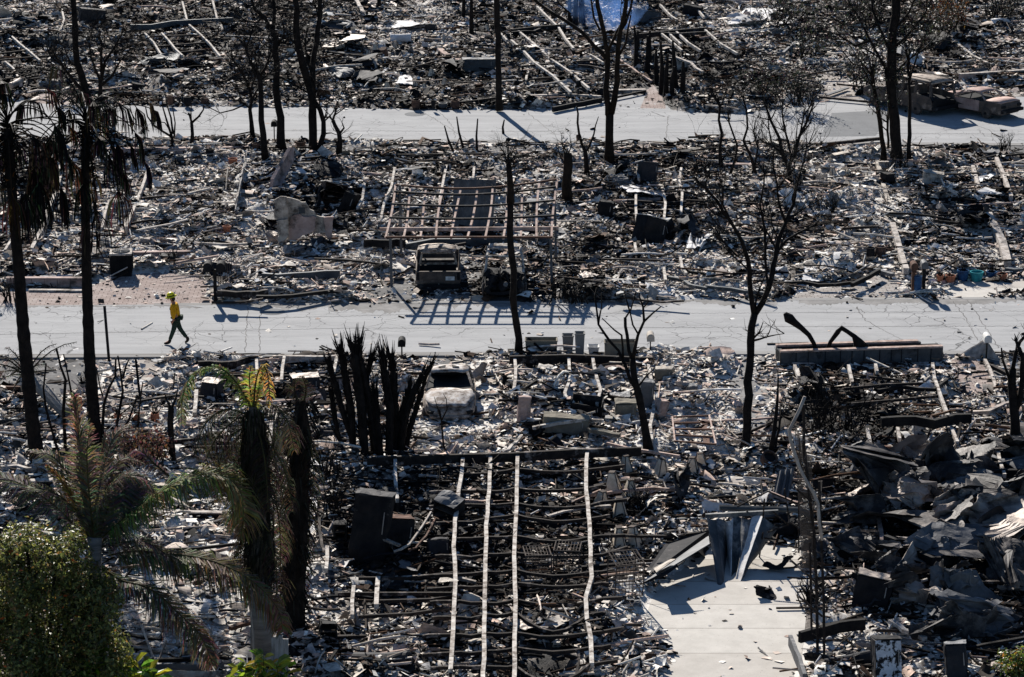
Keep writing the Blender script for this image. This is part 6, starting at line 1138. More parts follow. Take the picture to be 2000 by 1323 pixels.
pot(1962, 842, 22, 16, 'terracotta', 'overturned orange terracotta pot beside the right edge tree', 0, tilt=70); pot(443, 455, 16, 14, 'terracotta', 'terracotta pot beside the leaning timber fence', 0); pot(352, 320, 17, 17, 'sheet_blue', 'round bluish grey jar in the lot right of the palm crowns', 1); pot(455, 325, 18, 16, 'terracotta', 'reddish pot at the top of the leaning timber fence', 0)
pot(500, 293, 14, 13, 'terracotta_dark', 'small brown pot at the near edge of the far road by the leaning tree', 3); pot(588, 290, 18, 14, 'terracotta_dark', 'dark brown pot left of the thickest dark tree', 3, plant=.2); pot(410, 305, 16, 14, 'char_metal', 'black pot on the pink slab beside the far road', 3); pot(1560, 490, 15, 20, 'sheet_grey', 'grey bucket like pot in the right middle lot', 2); pot(1503, 1010, 14, 18, 'terracotta_dark', 'brown bucket behind the grey folded awning', 2)
pot(1497, 905, 34, 22, 'terracotta_dark', 'broad brown bowl lying left of the lattice pole', 1, tilt=30)

# ---------------------------------------------------------------- burnt appliances and cabinets
WT = bpy.data.textures.new('warp', 'CLOUDS'); WT.noise_scale = .45
def warp(o, k=.14):
    s = o.modifiers.new('s', 'SUBSURF'); s.subdivision_type = 'SIMPLE'; s.levels = s.render_levels = 3; d = o.modifiers.new('d', 'DISPLACE'); d.texture = WT; d.texture_coords = 'GLOBAL'; d.strength = k; d.mid_level = .5; return o
def cabinet(px, py, w_, d_, h_, m, label, rz=0, tx=0, ty=0, kind='box', top=None, name='cabinet', cat='cabinet', dm=None, group=None):
    b0 = base(px, py); s = SC(py); w_, d_, h_ = w_/s, d_, h_/s/.95; T = thing(name, label, cat, (b0.x, b0.y+.1, b0.z-.06), 0, group); T.rotation_euler = (R(tx), R(ty), R(rz))
    mb = MB(); t = .03
    mb.box((0, d_-t/2, h_/2), (w_, t, h_)); mb.box((-w_/2+t/2, d_/2, h_/2), (t, d_-2*t, h_)); mb.box((w_/2-t/2, d_/2, h_/2), (t, d_-2*t, h_)); mb.box((0, d_/2, t/2), (w_-2*t, d_-2*t, t))
    if kind != 'crate': mb.box((0, d_/2, h_-t/2), (w_-2*t, d_-2*t, t))
    dent(mb, .05, 1.5, px*.1); warp(mb.build('shell', m, T, local=True))
    mb = MB()
    if kind in ('box', 'fridge', 'crate'):
        mb.box((0, t/2-.004, h_/2), (w_-.02, t, h_-.02)); dent(mb, .03, 1.5, px*.1); dr = warp(mb.build('door', dm or m, T, local=True))
        mb = MB(); mb.bar((w_*.36, -.03, h_*.5), (w_*.36, -.03, h_*.8), .025, .025, Vector((0, 1, 0))); mb.build('handle', 'wire_pale', dr, local=True)
        if kind == 'fridge': mb = MB(); mb.box((0, -.01, h_*.62), (w_*.97, .015, .02)); mb.build('door_gap', 'black', dr, local=True)
    if kind == 'washer':
        mb.box((0, t/2-.004, h_/2), (w_-.02, t, h_-.02)); fp = mb.build('front_panel', dm or m, T, local=True)
        mb = MB(); rot = Matrix.Rotation(R(90), 3, 'X'); mb.lathe((0, -.01, h_*.5), [(w_*.33, -.01), (w_*.34, .03), (w_*.26, .03), (w_*.25, -.01)], 24, rot); mb.build('drum_ring', 'ash_steel', fp, local=True)
        mb = MB(); mb.lathe((0, -.005, h_*.5), [(w_*.24, 0), (w_*.1, .01)], 20, rot); mb.build('drum_opening', 'black', fp, local=True)
    if kind == 'open':
        for k in range(2): mb.box((0, d_/2, h_*(k+1)/3), (w_-.06, d_-.06, .02))
        dent(mb, .02, 2); mb.build('shelf', 'wire', T, local=True)
    if top:
        mb = MB(); mb.box((0, d_/2, h_+.012), (w_*1.02, d_*1.02, .02)); dent(mb, .03, 2.2, px); warp(mb.build('top_panel', top, T, local=True))
    return T
CRUSHED = []
CAB = [  # px, py(base), w px, depth m, h px, material, rz, tilt x, tilt y, kind, top, name, category, look
 (712, 1110, 72, .75, 140, 'char_metal', -8, -8, 6, 'fridge', 'sheet_dark', 'refrigerator', 'refrigerator', 'big blackened refrigerator standing upright left of the largest steel frame'),
 (775, 1085, 60, .6, 70, 'char_metal', 20, -6, 10, 'box', 'rust', 'cabinet', 'cabinet', 'black cabinet with a rusty top just right of the big refrigerator'),
 (768, 1010, 36, .6, 50, 'char_metal', 12, 0, -8, 'box', None, 'cabinet', 'cabinet', 'black box cabinet directly behind the big refrigerator'),
 (862, 1028, 46, .6, 52, 'char_metal', -28, 12, 14, 'open', 'sheet_grey', 'cabinet', 'cabinet', 'small open cabinet tipped beside the leftmost white rail'),
 (858, 1095, 44, .3, 42, 'sheet_dark', 6, -12, 0, 'box', None, 'cabinet', 'cabinet', 'dark shallow cabinet touching the leftmost white rail'),
 (664, 1068, 24, .5, 44, 'char', 4, 0, 0, 'open', None, 'shelf_unit', 'shelf', 'small black shelf unit left of the big refrigerator'),
 (598, 770, 54, .6, 32, 'sheet_dark', 12, 0, 0, 'box', 'sheet_tan', 'washing_machine', 'washing machine', 'square burnt machine with a pale top behind the drum faced washer'),
 (616, 800, 56, .65, 42, 'sheet_dark', 35, -28, 12, 'washer', None, 'washing_machine', 'washing machine', 'tipped washing machine with its round drum opening facing up'),
 (545, 795, 50, .6, 30, 'char_metal', -20, -15, -12, 'crate', None, 'dryer', 'dryer', 'crushed dark dryer shell left of the tipped washing machine'),
 (405, 785, 34, .6, 38, 'sheet_dark', -15, 0, 5, 'box', 'sheet_tan', 'cabinet', 'cabinet', 'brownish metal cabinet by the curved palm frond in the left lot'),
 (1274, 482, 52, .7, 56, 'char_metal', 32, -10, 20, 'box', 'sheet_white', 'refrigerator', 'refrigerator', 'black box tipped on its corner with a white edge, right of the carport'),
 (1300, 478, 30, .6, 44, 'char_metal', -20, 0, -14, 'box', 'sheet_grey', 'cabinet', 'cabinet', 'grey topped box leaning against the tipped black one'),
 (1340, 468, 60, .9, 44, 'sheet_dark', -15, 8, 12, 'crate', None, 'tank_shell', 'cabinet', 'large crumpled dark metal shell right of the tipped black box'),
 (1178, 428, 30, .5, 34, 'char_metal', -10, 0, 8, 'box', None, 'cabinet', 'cabinet', 'dark metal chest alone on the pale ash path right of the carport'),
 (1202, 352, 40, .6, 32, 'char', 3, 0, 0, 'crate', None, 'cabinet', 'cabinet', 'black open topped box on the pink slab near the big forked tree'),
 (1268, 352, 34, .6, 34, 'sheet_dark', 15, -12, 8, 'box', None, 'cabinet', 'cabinet', 'leaning greenish black box at the top of the pale rails'),
 (1222, 822, 40, .55, 34, 'tan_bin', 0, 0, 0, 'box', 'tan_bin', 'stove', 'stove', 'squat tan stove with ash on top behind the leaning forked tree'),
 (1262, 800, 26, .5, 54, 'sheet_grey', 5, 0, 4, 'box', None, 'cabinet', 'cabinet', 'upright grey cabinet touching the trunk of the leaning forked tree'),
 (1022, 828, 24, .25, 52, 'stucco_pink', 2, 0, 4, 'box', None, 'chimney_block', 'chimney', 'upright pinkish block pillar in front of the row of planters'),
 (1105, 847, 88, .5, 30, 'tan_bin', -4, 0, 3, 'box', 'tan_bin', 'cabinet', 'cabinet', 'yellow tan metal chest lying in front of the bent pale rails'),
 (1297, 742, 34, .4, 20, 'tan_bin', -12, 0, -5, 'box', 'stucco', 'cabinet', 'cabinet', 'small yellow tan box near the tan mailbox'),
 (1294, 812, 18, .4, 28, 'rust_pale', 20, 0, 15, 'box', None, 'cabinet', 'cabinet', 'tall narrow box leaning beside the pale rail right of the forked tree'),
 (1060, 868, 70, .9, 46, 'char_metal', 18, 12, -8, 'crate', None, 'tub', 'bathtub', 'black tub shell with a raised pale edge in front of the pillar'),
 (1144, 812, 62, .7, 24, 'char_metal', -8, 10, 4, 'crate', None, 'sheet_shell', 'bathtub', 'domed black metal shell behind the tan chest'),
 (1352, 768, 20, .4, 14, 'sheet_grey', 12, 0, 0, 'box', None, 'cabinet', 'cabinet', 'little grey box on the white ash field'),
 (1797, 855, 25, .5, 30, 'white_paint', 3, 0, 0, 'box', 'white_paint', 'cabinet', 'cabinet', 'small white cabinet standing under the black beam'),
 (1893, 1005, 62, .5, 38, 'char_metal', 14, -24, 4, 'box', None, 'oven', 'oven', 'oven lying with a pale panelled front below the dark roof sheets'),
 (1950, 1012, 40, .5, 36, 'char_metal', -8, -18, -6, 'washer', None, 'washing_machine', 'washing machine', 'black machine with a round hole right of the oven'),
 (1697, 1195, 70, .9, 66, 'char_metal', -14, -12, 8, 'box', 'sheet_tan', 'washing_machine', 'washing machine', 'big dark box with a torn pale lid left of the roof sheets'),
 (1738, 1345, 52, .7, 92, 'sheet_dark', 3, -14, 0, 'box', 'char_metal', 'refrigerator', 'refrigerator', 'opened refrigerator with a white peeling interior at the bottom edge'),
 (1873, 1340, 40, .6, 78, 'sheet_dark', -6, -14, -6, 'box', 'sheet_grey', 'refrigerator', 'refrigerator', 'dark upright appliance at the bottom edge right of the opened refrigerator'),
 (1618, 965, 34, .4, 28, 'char', 25, -20, 8, 'box', 'terracotta_dark', 'cabinet', 'cabinet', 'small black box right of the lattice pole top'),
 (1820, 365, 40, .6, 26, 'stucco', -10, 0, 6, 'box', 'stucco', 'cabinet', 'cabinet', 'large tan box in the right middle lot'),
 (1752, 432, 46, .35, 13, 'stucco', -8, 0, 4, 'box', 'stucco', 'step_block', 'concrete block', 'long pale concrete block lying on the right middle lot'),
 (1851, 420, 38, .5, 20, 'sheet_dark', 35, -20, 18, 'box', 'sheet_grey', 'stove', 'stove', 'tipped stove with a ribbed grey top in the right middle lot'),
 (1905, 455, 60, .8, 44, 'char_metal', -25, 0, 20, 'crate', 'sheet_dark', 'cabinet', 'cabinet', 'largest crushed black shell on the far right of the middle lot'),
 (1741, 354, 20, .5, 16, 'char_metal', 20, 0, 0, 'box', None, 'cabinet', 'cabinet', 'little blue grey box beside the pale kerb wall'),
 (1683, 375, 18, .4, 10, 'sheet_dark', 20, 0, 10, 'box', None, 'cabinet', 'cabinet', 'small dark slab like box right of the rear concrete piers'),
 (1597, 360, 22, .4, 16, 'char_metal', 0, 0, 10, 'washer', None, 'drum', 'barrel', 'black round drum left of the folded chair'),
 (936, 138, 64, .5, 22, 'sheet_blue', 2, 0, 0, 'box', 'sheet_grey', 'chest', 'chest', 'long grey green chest in the far lot left of the pole tree'),
 (882, 150, 38, .5, 30, 'char_metal', 25, 0, 15, 'crate', None, 'cabinet', 'cabinet', 'hexagonal looking black shell left of the long grey chest'),
 (843, 62, 22, .5, 15, 'sheet_dark', 15, 0, 0, 'box', None, 'cabinet', 'cabinet', 'small dark box behind the white drum in the far lot'),
 (1370, 135, 50, .6, 28, 'char', 5, -8, 6, 'crate', 'sheet_grey', 'cabinet', 'cabinet', 'black crate with a pale board on top behind the charred grove'),
 (1335, 140, 40, .5, 20, 'stucco', 8, 0, 10, 'box', 'sheet_grey', 'cabinet', 'cabinet', 'tan sided crate at the left of the black one behind the charred grove'),
 (1265, 45, 54, .6, 24, 'sheet_blue', 20, -10, 12, 'box', 'sheet_tan', 'cabinet', 'cabinet', 'dark greenish box right of the blue smoke'),
 (1350, 30, 36, .5, 18, 'char_metal', -20, 0, 8, 'box', None, 'cabinet', 'cabinet', 'blackened box behind the short diagonal rails'),
 (1840, 105, 44, .6, 34, 'char_metal', 14, 0, -6, 'crate', None, 'cabinet', 'cabinet', 'dark box behind the roof of the van'),
 (1900, 62, 60, .8, 26, 'sheet_dark', 0, 0, 0, 'crate', 'sheet_white', 'cabinet', 'cabinet', 'dark box with a white panel on top at the upper right'),
 (56, 50, 70, .9, 28, 'char_metal', -6, 0, 0, 'crate', None, 'cabinet', 'cabinet', 'long black shell at the top left corner'),
 (180, 45, 48, .7, 26, 'sheet_dark', 18, 0, 8, 'box', None, 'cabinet', 'cabinet', 'brown black box right of the tall forked trunk'),
 (268, 182, 22, .5, 18, 'char_metal', 12, 0, 8, 'box', None, 'cabinet', 'cabinet', 'small black box near the far kerb at left'),
 (650, 405, 46, .6, 46, 'terracotta_dark', 20, -14, 16, 'open', 'sheet_tan', 'cabinet', 'cabinet', 'brown open cupboard leaning behind the broken stucco wall'),
 (668, 420, 24, .6, 46, 'char', -20, -10, 18, 'box', None, 'cabinet', 'cabinet', 'black door like cupboard leaning against the brown one'),
 (640, 345, 60, .7, 22, 'char', 5, 0, -6, 'crate', None, 'cabinet', 'cabinet', 'low black chest behind the leaning cupboards'),
 (325, 520, 26, .5, 20, 'sheet_dark', 16, 0, 8, 'box', None, 'cabinet', 'cabinet', 'dark planter box tipped at the edge of the pink paver driveway'),
 (60, 445, 50, .8, 42, 'char_metal', 8, 0, 4, 'crate', None, 'cabinet', 'cabinet', 'big dark shell between the two tall palm trunks'),
 (160, 420, 40, .7, 32, 'char_metal', -8, 0, 4, 'crate', None, 'cabinet', 'cabinet', 'dark shell directly behind the second palm trunk'),
 (25, 845, 52, .7, 26, 'sheet_dark', 20, -20, 0, 'box', 'sheet_blue', 'cabinet', 'cabinet', 'tilted grey box at the left edge behind the first palm trunk'),
 (1590, 780, 48, .8, 50, 'char_metal', 10, 0, 5, 'crate', None, 'cabinet', 'cabinet', 'round shouldered black shell under the left end of the brick planter'),
 (790, 1180, 40, .5, 20, 'char', 8, 0, 4, 'crate', None, 'cabinet', 'cabinet', 'low black box below the dark cabinet by the leftmost white rail'),
 (640, 1265, 34, .5, 46, 'char_metal', 10, -8, 6, 'open', None, 'cabinet', 'cabinet', 'black frame cabinet left of the lying water heater'),
 (1495, 1170, 40, .5, 26, 'char', 0, 0, 0, 'crate', None, 'cabinet', 'cabinet', 'black bin at the corner of the pale concrete slab'),
 (1655, 1310, 70, .7, 40, 'sheet_dark', -12, 0, 0, 'crate', None, 'cabinet', 'cabinet', 'open framed dark box left of the opened refrigerator'),
]
for px, py, w_, d_, h_, m, rz, tx, ty, kind, top, nm, cat, look in CAB:
    if kind == 'crate' and 'tan' not in look: CRUSHED.append((px, py, w_, h_, m, look)); continue
    cabinet(px, py, w_, d_, h_, m, look, rz, tx, ty, kind, top, nm, cat, dm='peeling' if 'white peeling' in look else None)
# pale knobbed front of the oven
# ---------------------------------------------------------------- lying and standing cylinders
def drum(x0, y0, x1, y1, wpx, m, label, name='water_heater', cat='water heater', z=None):
    s = SC((y0+y1)/2); r_ = wpx/s/2; a, b_ = on(x0, y0, r_*.8 if z is None else z), on(x1, y1, r_*.8 if z is None else z); T = thing(name, label, cat, tuple(base((x0+x1)/2, (y0+y1)/2))); d = (b_-a).normalized(); o_ = d.orthogonal().normalized(); q = d.cross(o_)
    mb = MB(); mb.tube([a, a+d*.02, a.lerp(b_, .5)+Vector((0, 0, -.02)), b_-d*.02, b_], [r_*.9, r_, r_*.97, r_, r_*.9], 18, .03); bd = mb.build('tank', m, T, smooth=False)
    mb = MB(); mb.tube([b_-d*.01, b_+d*.025], [r_*.7, r_*.6], 14); mb.build('end_cap', 'char_metal', T)
    mb = MB(); mb.tube([a.lerp(b_, .2)+Vector((0, 0, r_)), a.lerp(b_, .2)+Vector((0, 0, r_+.12))], .02, 6); mb.build('pipe_stub', 'rust', T); return T
drum(762, 76, 803, 75, 19, 'sheet_white', 'white drum with a dark round end lying in the far lot'); drum(622, 118, 642, 138, 13, 'sheet_tan', 'small tan cylinder behind the thickest dark tree', 'gas_cylinder', 'gas cylinder')
drum(692, 1292, 800, 1290, 36, 'sheet_dark', 'long dark water heater lying left of the foot of the largest steel frame'); drum(1612, 1300, 1700, 1282, 26, 'sheet_dark', 'dark water heater lying below the lattice pole')
drum(20, 168, 40, 158, 12, 'sheet_tan', 'tan tank lying beside the far road at the left edge'); drum(1834, 402, 1848, 418, 15, 'sheet_tan', 'rusty white tank lying in the right middle lot'); drum(1598, 473, 1630, 477, 10, 'sheet_white', 'white pipe like roll in the right middle lot', 'roll', 'roll')
drum(1165, 1070, 1216, 1092, 14, 'sheet_grey', 'grey pipe lying from the rightmost white rail to the wire cages', 'pipe', 'pipe'); drum(1000, 1000, 1035, 1005, 6, 'rust', 'short rusty pipe inside the largest steel frame', 'pipe', 'pipe'); drum(748, 95, 752, 110, 15, 'terracotta_dark', 'round dark rusty cauldron between the far piers', 'cauldron', 'pot')
drum(1680, 1012, 1690, 1020, 22, 'char_metal', 'short black canister right of the lattice pole', 'canister', 'canister'); drum(1668, 745, 1640, 750, 10, 'char_metal', 'dark pipe behind the black tangle', 'pipe', 'pipe')

# ---------------------------------------------------------------- crumpled sheet metal, one thing each
def crumple(px, py, wpx, hpx, hm, m, label, seed, rz=0, n=20, fold=1.0, name='crumpled_sheet', cat='metal sheet', group='crumpled metal sheets', ridge=2.0):
    s = SC(py); b0 = base(px, py); w_, d_ = wpx/s, max(.25, (hpx/s-hm*.55)/max(.2, SA(py))); rr = random.Random(seed); o = Vector((seed*3.7, seed*1.3, 0)); n = int(n*1.15); V = []
    for i in range(n+1):                             # torn outline, then a run of sharp bends, then fine dents
        for k in range(n+1):
            u, v = -1+2*k/n, -1+2*i/n; eu = 1+.22*noise.noise(Vector((v*1.7, seed, 0)))+.1*noise.noise(Vector((v*6, seed, 3))); ev = 1+.22*noise.noise(Vector((u*1.7, seed, 9)))+.1*noise.noise(Vector((u*6, seed, 5))); V.append(Vector((u*eu, v*ev, 0)))
    bends = (7 if hm > .5 else 5 if hm > .28 else 3) if fold > .5 else 2
    for b_ in range(bends):
        a = rr.uniform(0, 6.28); nrm = Vector((math.cos(a), math.sin(a), rr.uniform(-.5, .5))).normalized(); off_ = rr.uniform(-.65, .65); ax = nrm.cross(Vector((rr.gauss(0, .25), rr.gauss(0, .25), 1))).normalized(); th = rr.choice((-1, 1))*R(rr.uniform(35, 105) if fold > .5 else rr.uniform(5, 25)); c0 = nrm*off_; sw = rr.choice((.04, .07, .22))
        for k, p in enumerate(V):
            t = (p.dot(nrm)-off_)/sw; t = max(0, min(1, t*.5+.5))
            if t > 0: V[k] = c0+Matrix.Rotation(th*t*t*(3-2*t), 3, ax) @ (p-c0)
    V = [p+noise.noise_vector(p*2.6+o)*.05+noise.noise_vector(p*7+o)*.02 for p in V]
    lo = Vector([min(p[i] for p in V) for i in range(3)]); hi = Vector([max(p[i] for p in V) for i in range(3)]); md = (lo+hi)/2; sx, sy = w_/max(.3, hi.x-lo.x), d_/max(.3, hi.y-lo.y); sz = min(hm*1.15/max(.12, hi.z-lo.z), 2*max(sx, sy)); cr, sr = math.cos(R(rz)), math.sin(R(rz)); out = []
    for p in V:
        x, y, z = (p.x-md.x)*sx, (p.y-md.y)*sy, (p.z-lo.z)*sz; out.append((b0.x+x*cr-y*sr, b0.y+d_*.35+x*sr+y*cr, b0.z+z-.02))
    mb = MB(); mb.add(out, [(i*(n+1)+k, i*(n+1)+k+1, (i+1)*(n+1)+k+1, (i+1)*(n+1)+k) for i in range(n) for k in range(n)])
    ob = mb.build(name, m); sd = ob.modifiers.new('s', 'SOLIDIFY'); sd.thickness = .012; return tag(ob, label, cat, group) if label else later(ob, {'sheet_dark': 'dark', 'sheet_grey': 'grey', 'sheet_blue': 'blue grey', 'sheet_tan': 'tan', 'sheet_white': 'white', 'char_metal': 'black', 'roof_skin': 'dark'}[m]+' crumpled metal sheet', cat, group)
# the great heap of roof skin at the right
H = [(1735, 960, 190, 120, 1.1, 'roof_skin', 'large dark roof sheet with a pale curled lip left of the cave like one', 2), (1790, 1045, 250, 110, .8, 'roof_skin', 'long dark roof sheet drooping below the curled lip', 3), (1880, 935, 170, 120, 1.35, 'roof_skin', 'tallest black roof sheet, like a cave, right of the curled one', 4), (1690, 925, 60, 60, .7, 'sheet_grey', 'small grey curled sheet at the left end of the roof heap', 5),
 (1765, 900, 120, 40, .7, 'sheet_tan', 'brown edged sheet at the very top of the roof heap', 6), (1850, 1090, 150, 70, .5, 'sheet_grey', 'wrinkled pale sheet in the middle of the roof heap', 7), (1960, 1060, 150, 100, .8, 'sheet_tan', 'wrinkled tan grey sheet at the right edge of the roof heap', 8), (1985, 1150, 120, 120, 1.0, 'roof_skin', 'dark folded sheet at the right edge above the rubble', 9),
 (1850, 1170, 60, 90, .9, 'roof_skin', 'steep dark sheet like a tent in the lower roof heap', 10), (1905, 1215, 190, 80, .7, 'sheet_grey', 'pale tent shaped sheet low in the roof heap', 11), (1790, 1180, 90, 70, .5, 'sheet_tan', 'rusty pale sheet left of the tent shaped one', 12), (1760, 1120, 100, 50, .5, 'roof_skin', 'rounded dark sheet above the big torn box', 13), (1950, 1235, 120, 60, .5, 'sheet_grey', 'ruffled grey sheet low at the right edge', 14),
 (1830, 1250, 160, 60, .4, 'roof_skin', 'blackened sheet at the foot of the roof heap', 15), (1720, 1275, 100, 30, .25, 'sheet_grey', 'flat pale strip of metal above the opened refrigerator', 16),
 (1540, 1045, 80, 40, .6, 'char_metal', 'black bent sheet tangled in the tubes behind the awning', 70), (1590, 1080, 60, 40, .5, 'sheet_dark', 'dark sheet scrap at the foot of the lattice mast', 71), (1520, 1110, 60, 30, .4, 'char_metal', 'black scrap at the right corner of the awning', 72), (1470, 40, 110, 45, .5, 'sheet_white', 'big white crumpled sheet at the top, lower of the two', 17), (1450, 12, 90, 28, .6, 'sheet_white', 'big white crumpled sheet at the top, upper of the two', 18), (1415, 8, 40, 16, .6, 'sheet_grey', 'blue grey sheet beside the white crumpled pair', 19), (1520, 48, 60, 20, .3, 'sheet_white', 'small white sheet right of the white crumpled pair', 20),
 (680, 80, 90, 40, .5, 'sheet_tan', 'wavy pinkish sheet in the far lot right of the thickest tree', 21), (665, 62, 80, 26, .5, 'sheet_grey', 'pale rippled sheet above the wavy pinkish one', 22), (690, 135, 80, 42, .7, 'sheet_dark', 'dark bowl like sheet in the far lot', 23), (660, 155, 60, 30, .5, 'sheet_grey', 'grey ribbed sheet left of the dark bowl like one', 24), (715, 160, 60, 28, .5, 'sheet_dark', 'folded dark sheet right of the dark bowl like one', 25), (790, 52, 90, 18, .3, 'sheet_white', 'long flat white sheet above the white drum', 26),
 (745, 15, 60, 24, .5, 'sheet_tan', 'pinkish curled sheet at the top edge', 27), (310, 125, 80, 30, .6, 'sheet_blue', 'blue grey bent sheet in the far left lot', 28), (340, 150, 110, 26, .5, 'sheet_dark', 'dark tub like sheet with a pale edge near the far kerb at left', 29), (370, 130, 50, 20, .5, 'sheet_grey', 'small grey sheet right of the blue grey bent one', 30), (1250, 380, 60, 26, .3, 'sheet_white', 'white crumpled sheet beside the upper pale rail', 31), (1280, 385, 60, 26, .3, 'sheet_white', 'white sheet under the leaning greenish box', 32), (1215, 372, 40, 22, .3, 'sheet_white', 'small white sheet left of the upper pale rail', 33),
 (1290, 568, 60, 22, .2, 'sheet_white', 'white flat sheet at the near road kerb, left of the pair', 34), (1330, 568, 60, 18, .2, 'sheet_white', 'white flat sheet at the near road kerb, right of the pair', 35), (1150, 545, 40, 26, .25, 'sheet_tan', 'pale plate right of the carport post', 36), (1370, 490, 50, 60, .6, 'sheet_white', 'white wrinkled sheet with a rusty tip behind the Y tree', 37), (1145, 520, 60, 16, .3, 'sheet_grey', 'grey blue bent sheet behind the pale plate', 38),
 (1625, 510, 66, 32, .1, 'sheet_white', 'flat white square sheet at the pale paver driveway', 39), (1735, 525, 40, 22, .1, 'sheet_white', 'white sheet at the back of the pale paver driveway', 40), (1590, 540, 44, 26, .15, 'sheet_white', 'small white sheet left of the flat white square one', 41), (1525, 540, 30, 26, .4, 'sheet_white', 'white curved shell behind the Y tree trunk', 42), (1785, 510, 50, 20, .2, 'sheet_white', 'pale plate behind the two roadside mailboxes', 43), (1545, 400, 50, 34, .7, 'sheet_white', 'white finned sheet standing in the right middle lot', 44),
 (1595, 420, 40, 20, .3, 'sheet_white', 'white rumpled piece right of the finned sheet', 45), (1840, 160, 60, 30, .4, 'sheet_tan', 'rusty pinkish sheet behind the van', 46), (1930, 150, 70, 20, .4, 'sheet_grey', 'grey peaked sheet behind the coupe', 47), (1770, 110, 60, 50, .8, 'sheet_grey', 'upright pale sheet seen through the huge tree', 48), (1785, 125, 50, 26, .6, 'sheet_white', 'white arch shaped sheet behind the van roof', 49),
 (605, 985, 38, 52, .35, 'sheet_white', 'white corrugated scrap right of the charred palm trunk', 50), (655, 1140, 100, 30, .25, 'sheet_blue', 'flat blue grey sheet right of the charred palm trunk', 51), (600, 1145, 40, 30, .4, 'sheet_white', 'white pointed sheet beside the flat blue grey one', 52), (680, 1225, 50, 40, .4, 'sheet_tan', 'tan torn sheet below the flat blue grey one', 53), (705, 1250, 46, 30, .3, 'sheet_tan', 'brown plate above the lying water heater', 54), (1040, 1230, 70, 40, .25, 'sheet_tan', 'pile of tan plates inside the largest steel frame', 55), (1180, 905, 50, 24, .3, 'sheet_blue', 'domed blue grey sheet under the end beam of the largest steel frame', 56),
 (1345, 880, 76, 22, .12, 'sheet_white', 'white oval table top lying beside the rust coloured rack', 57), (1330, 970, 50, 80, .9, 'sheet_dark', 'dark twisted sheet among the concrete piers', 58), (640, 905, 70, 24, .1, 'sheet_white', 'pale slab like sheet at the foot of the burnt palm clump', 59), (330, 1010, 110, 12, .1, 'sheet_grey', 'narrow grey strip left of the scorched palm', 60), (820, 790, 0, 0, 0, '', '', 0), (575, 500, 60, 30, .4, 'sheet_tan', 'tan torn board heap in front of the broken stucco wall', 61), (545, 470, 40, 40, .5, 'sheet_tan', 'pale rubble piece left of the broken stucco wall', 62), (640, 400, 70, 60, .9, 'char_metal', 'black folded sheet rising behind the broken stucco wall', 73), (610, 480, 60, 24, .4, 'sheet_dark', 'dark scrap at the foot of the broken stucco wall', 74), (520, 440, 40, 40, .5, 'sheet_dark', 'dark scrap standing left of the broken stucco wall', 75),
 (1195, 780, 80, 30, .25, 'sheet_grey', 'grey smooth sheet between the bent pale rails', 63), (940, 740, 36, 50, .5, 'sheet_tan', 'bent door panel lying against the right side of the sedan', 64), (945, 805, 34, 22, .1, 'sheet_white', 'white square plate in front of the sedan', 65), (1010, 850, 0, 0, 0, '', '', 0), (1690, 590, 0, 0, 0, '', '', 0), (90, 520, 70, 26, .35, 'sheet_tan', 'pinkish heap of broken tiles left of the second palm trunk', 66), (300, 480, 90, 22, .35, 'sheet_tan', 'pinkish heap of broken tiles behind the air conditioner', 67), (1970, 490, 50, 20, .2, 'sheet_tan', 'pink board heap behind the row of pots', 68), (1880, 440, 60, 30, .7, 'sheet_dark', 'bent dark panel with a pale edge behind the crushed black shell', 69)]
for k, (x, y, w_, h_, hm, m, lab, sd) in enumerate(H):
    if w_: crumple(x, y+h_*.25, w_, h_, hm*(1.3 if x > 1640 and y > 880 else 1), m, lab, sd, rnd.uniform(-12, 12), n=30 if w_ > 90 else 18, fold=1.0 if hm > .3 else .4)
for px, py, w_, h_, m, look in CRUSHED: crumple(px, py, w_*1.15, h_*1.15, h_/SC(py)*.8, m if m != 'char' else 'char_metal', look, int(px), rnd.uniform(-15, 15), n=18, name='crushed_shell', cat='crushed shell', group='crushed metal shells')
# unnamed smaller ones
rs = random.Random(70)
for k in range(46):
    x = rs.uniform(1650, 2020); y = rs.uniform(890, 1270); 
    if x < 1760 and y > 1130: continue
    crumple(x, y, rs.uniform(70, 170), rs.uniform(45, 90), rs.uniform(.45, 1.1), rs.choice(['roof_skin', 'roof_skin', 'roof_skin', 'sheet_grey', 'sheet_tan']), None, 400+k, rs.uniform(-40, 40), n=20, group='torn skins of the roof heap')
rs = random.Random(77)
for k in range(175):
    for _ in range(30):
        x, y = rs.uniform(-20, 2020), rs.uniform(5, 1310); g = G(x, y)
        if samp(DEN, np.array([g.x]), np.array([g.y]))[0] > .9 and not (850 < x < 1180 and 900 < y < 1310) and not (820 < x < 950 and 700 < y < 830): break
    t = float(tone(np.array([g.x]), np.array([g.y]))[0]); m = rs.choice(['sheet_white', 'sheet_tan', 'sheet_grey', 'sheet_white']) if rs.random() < t else rs.choice(['sheet_dark', 'char_metal', 'sheet_dark', 'sheet_grey'])
    s = SC(y); w_ = rs.uniform(.35, 1.1)*s; crumple(x, y, w_, w_*rs.uniform(.3, .55), rs.uniform(.12, .4), m, None, 100+k, rs.uniform(-40, 40), n=9, fold=.8, group='scattered crumpled sheets')

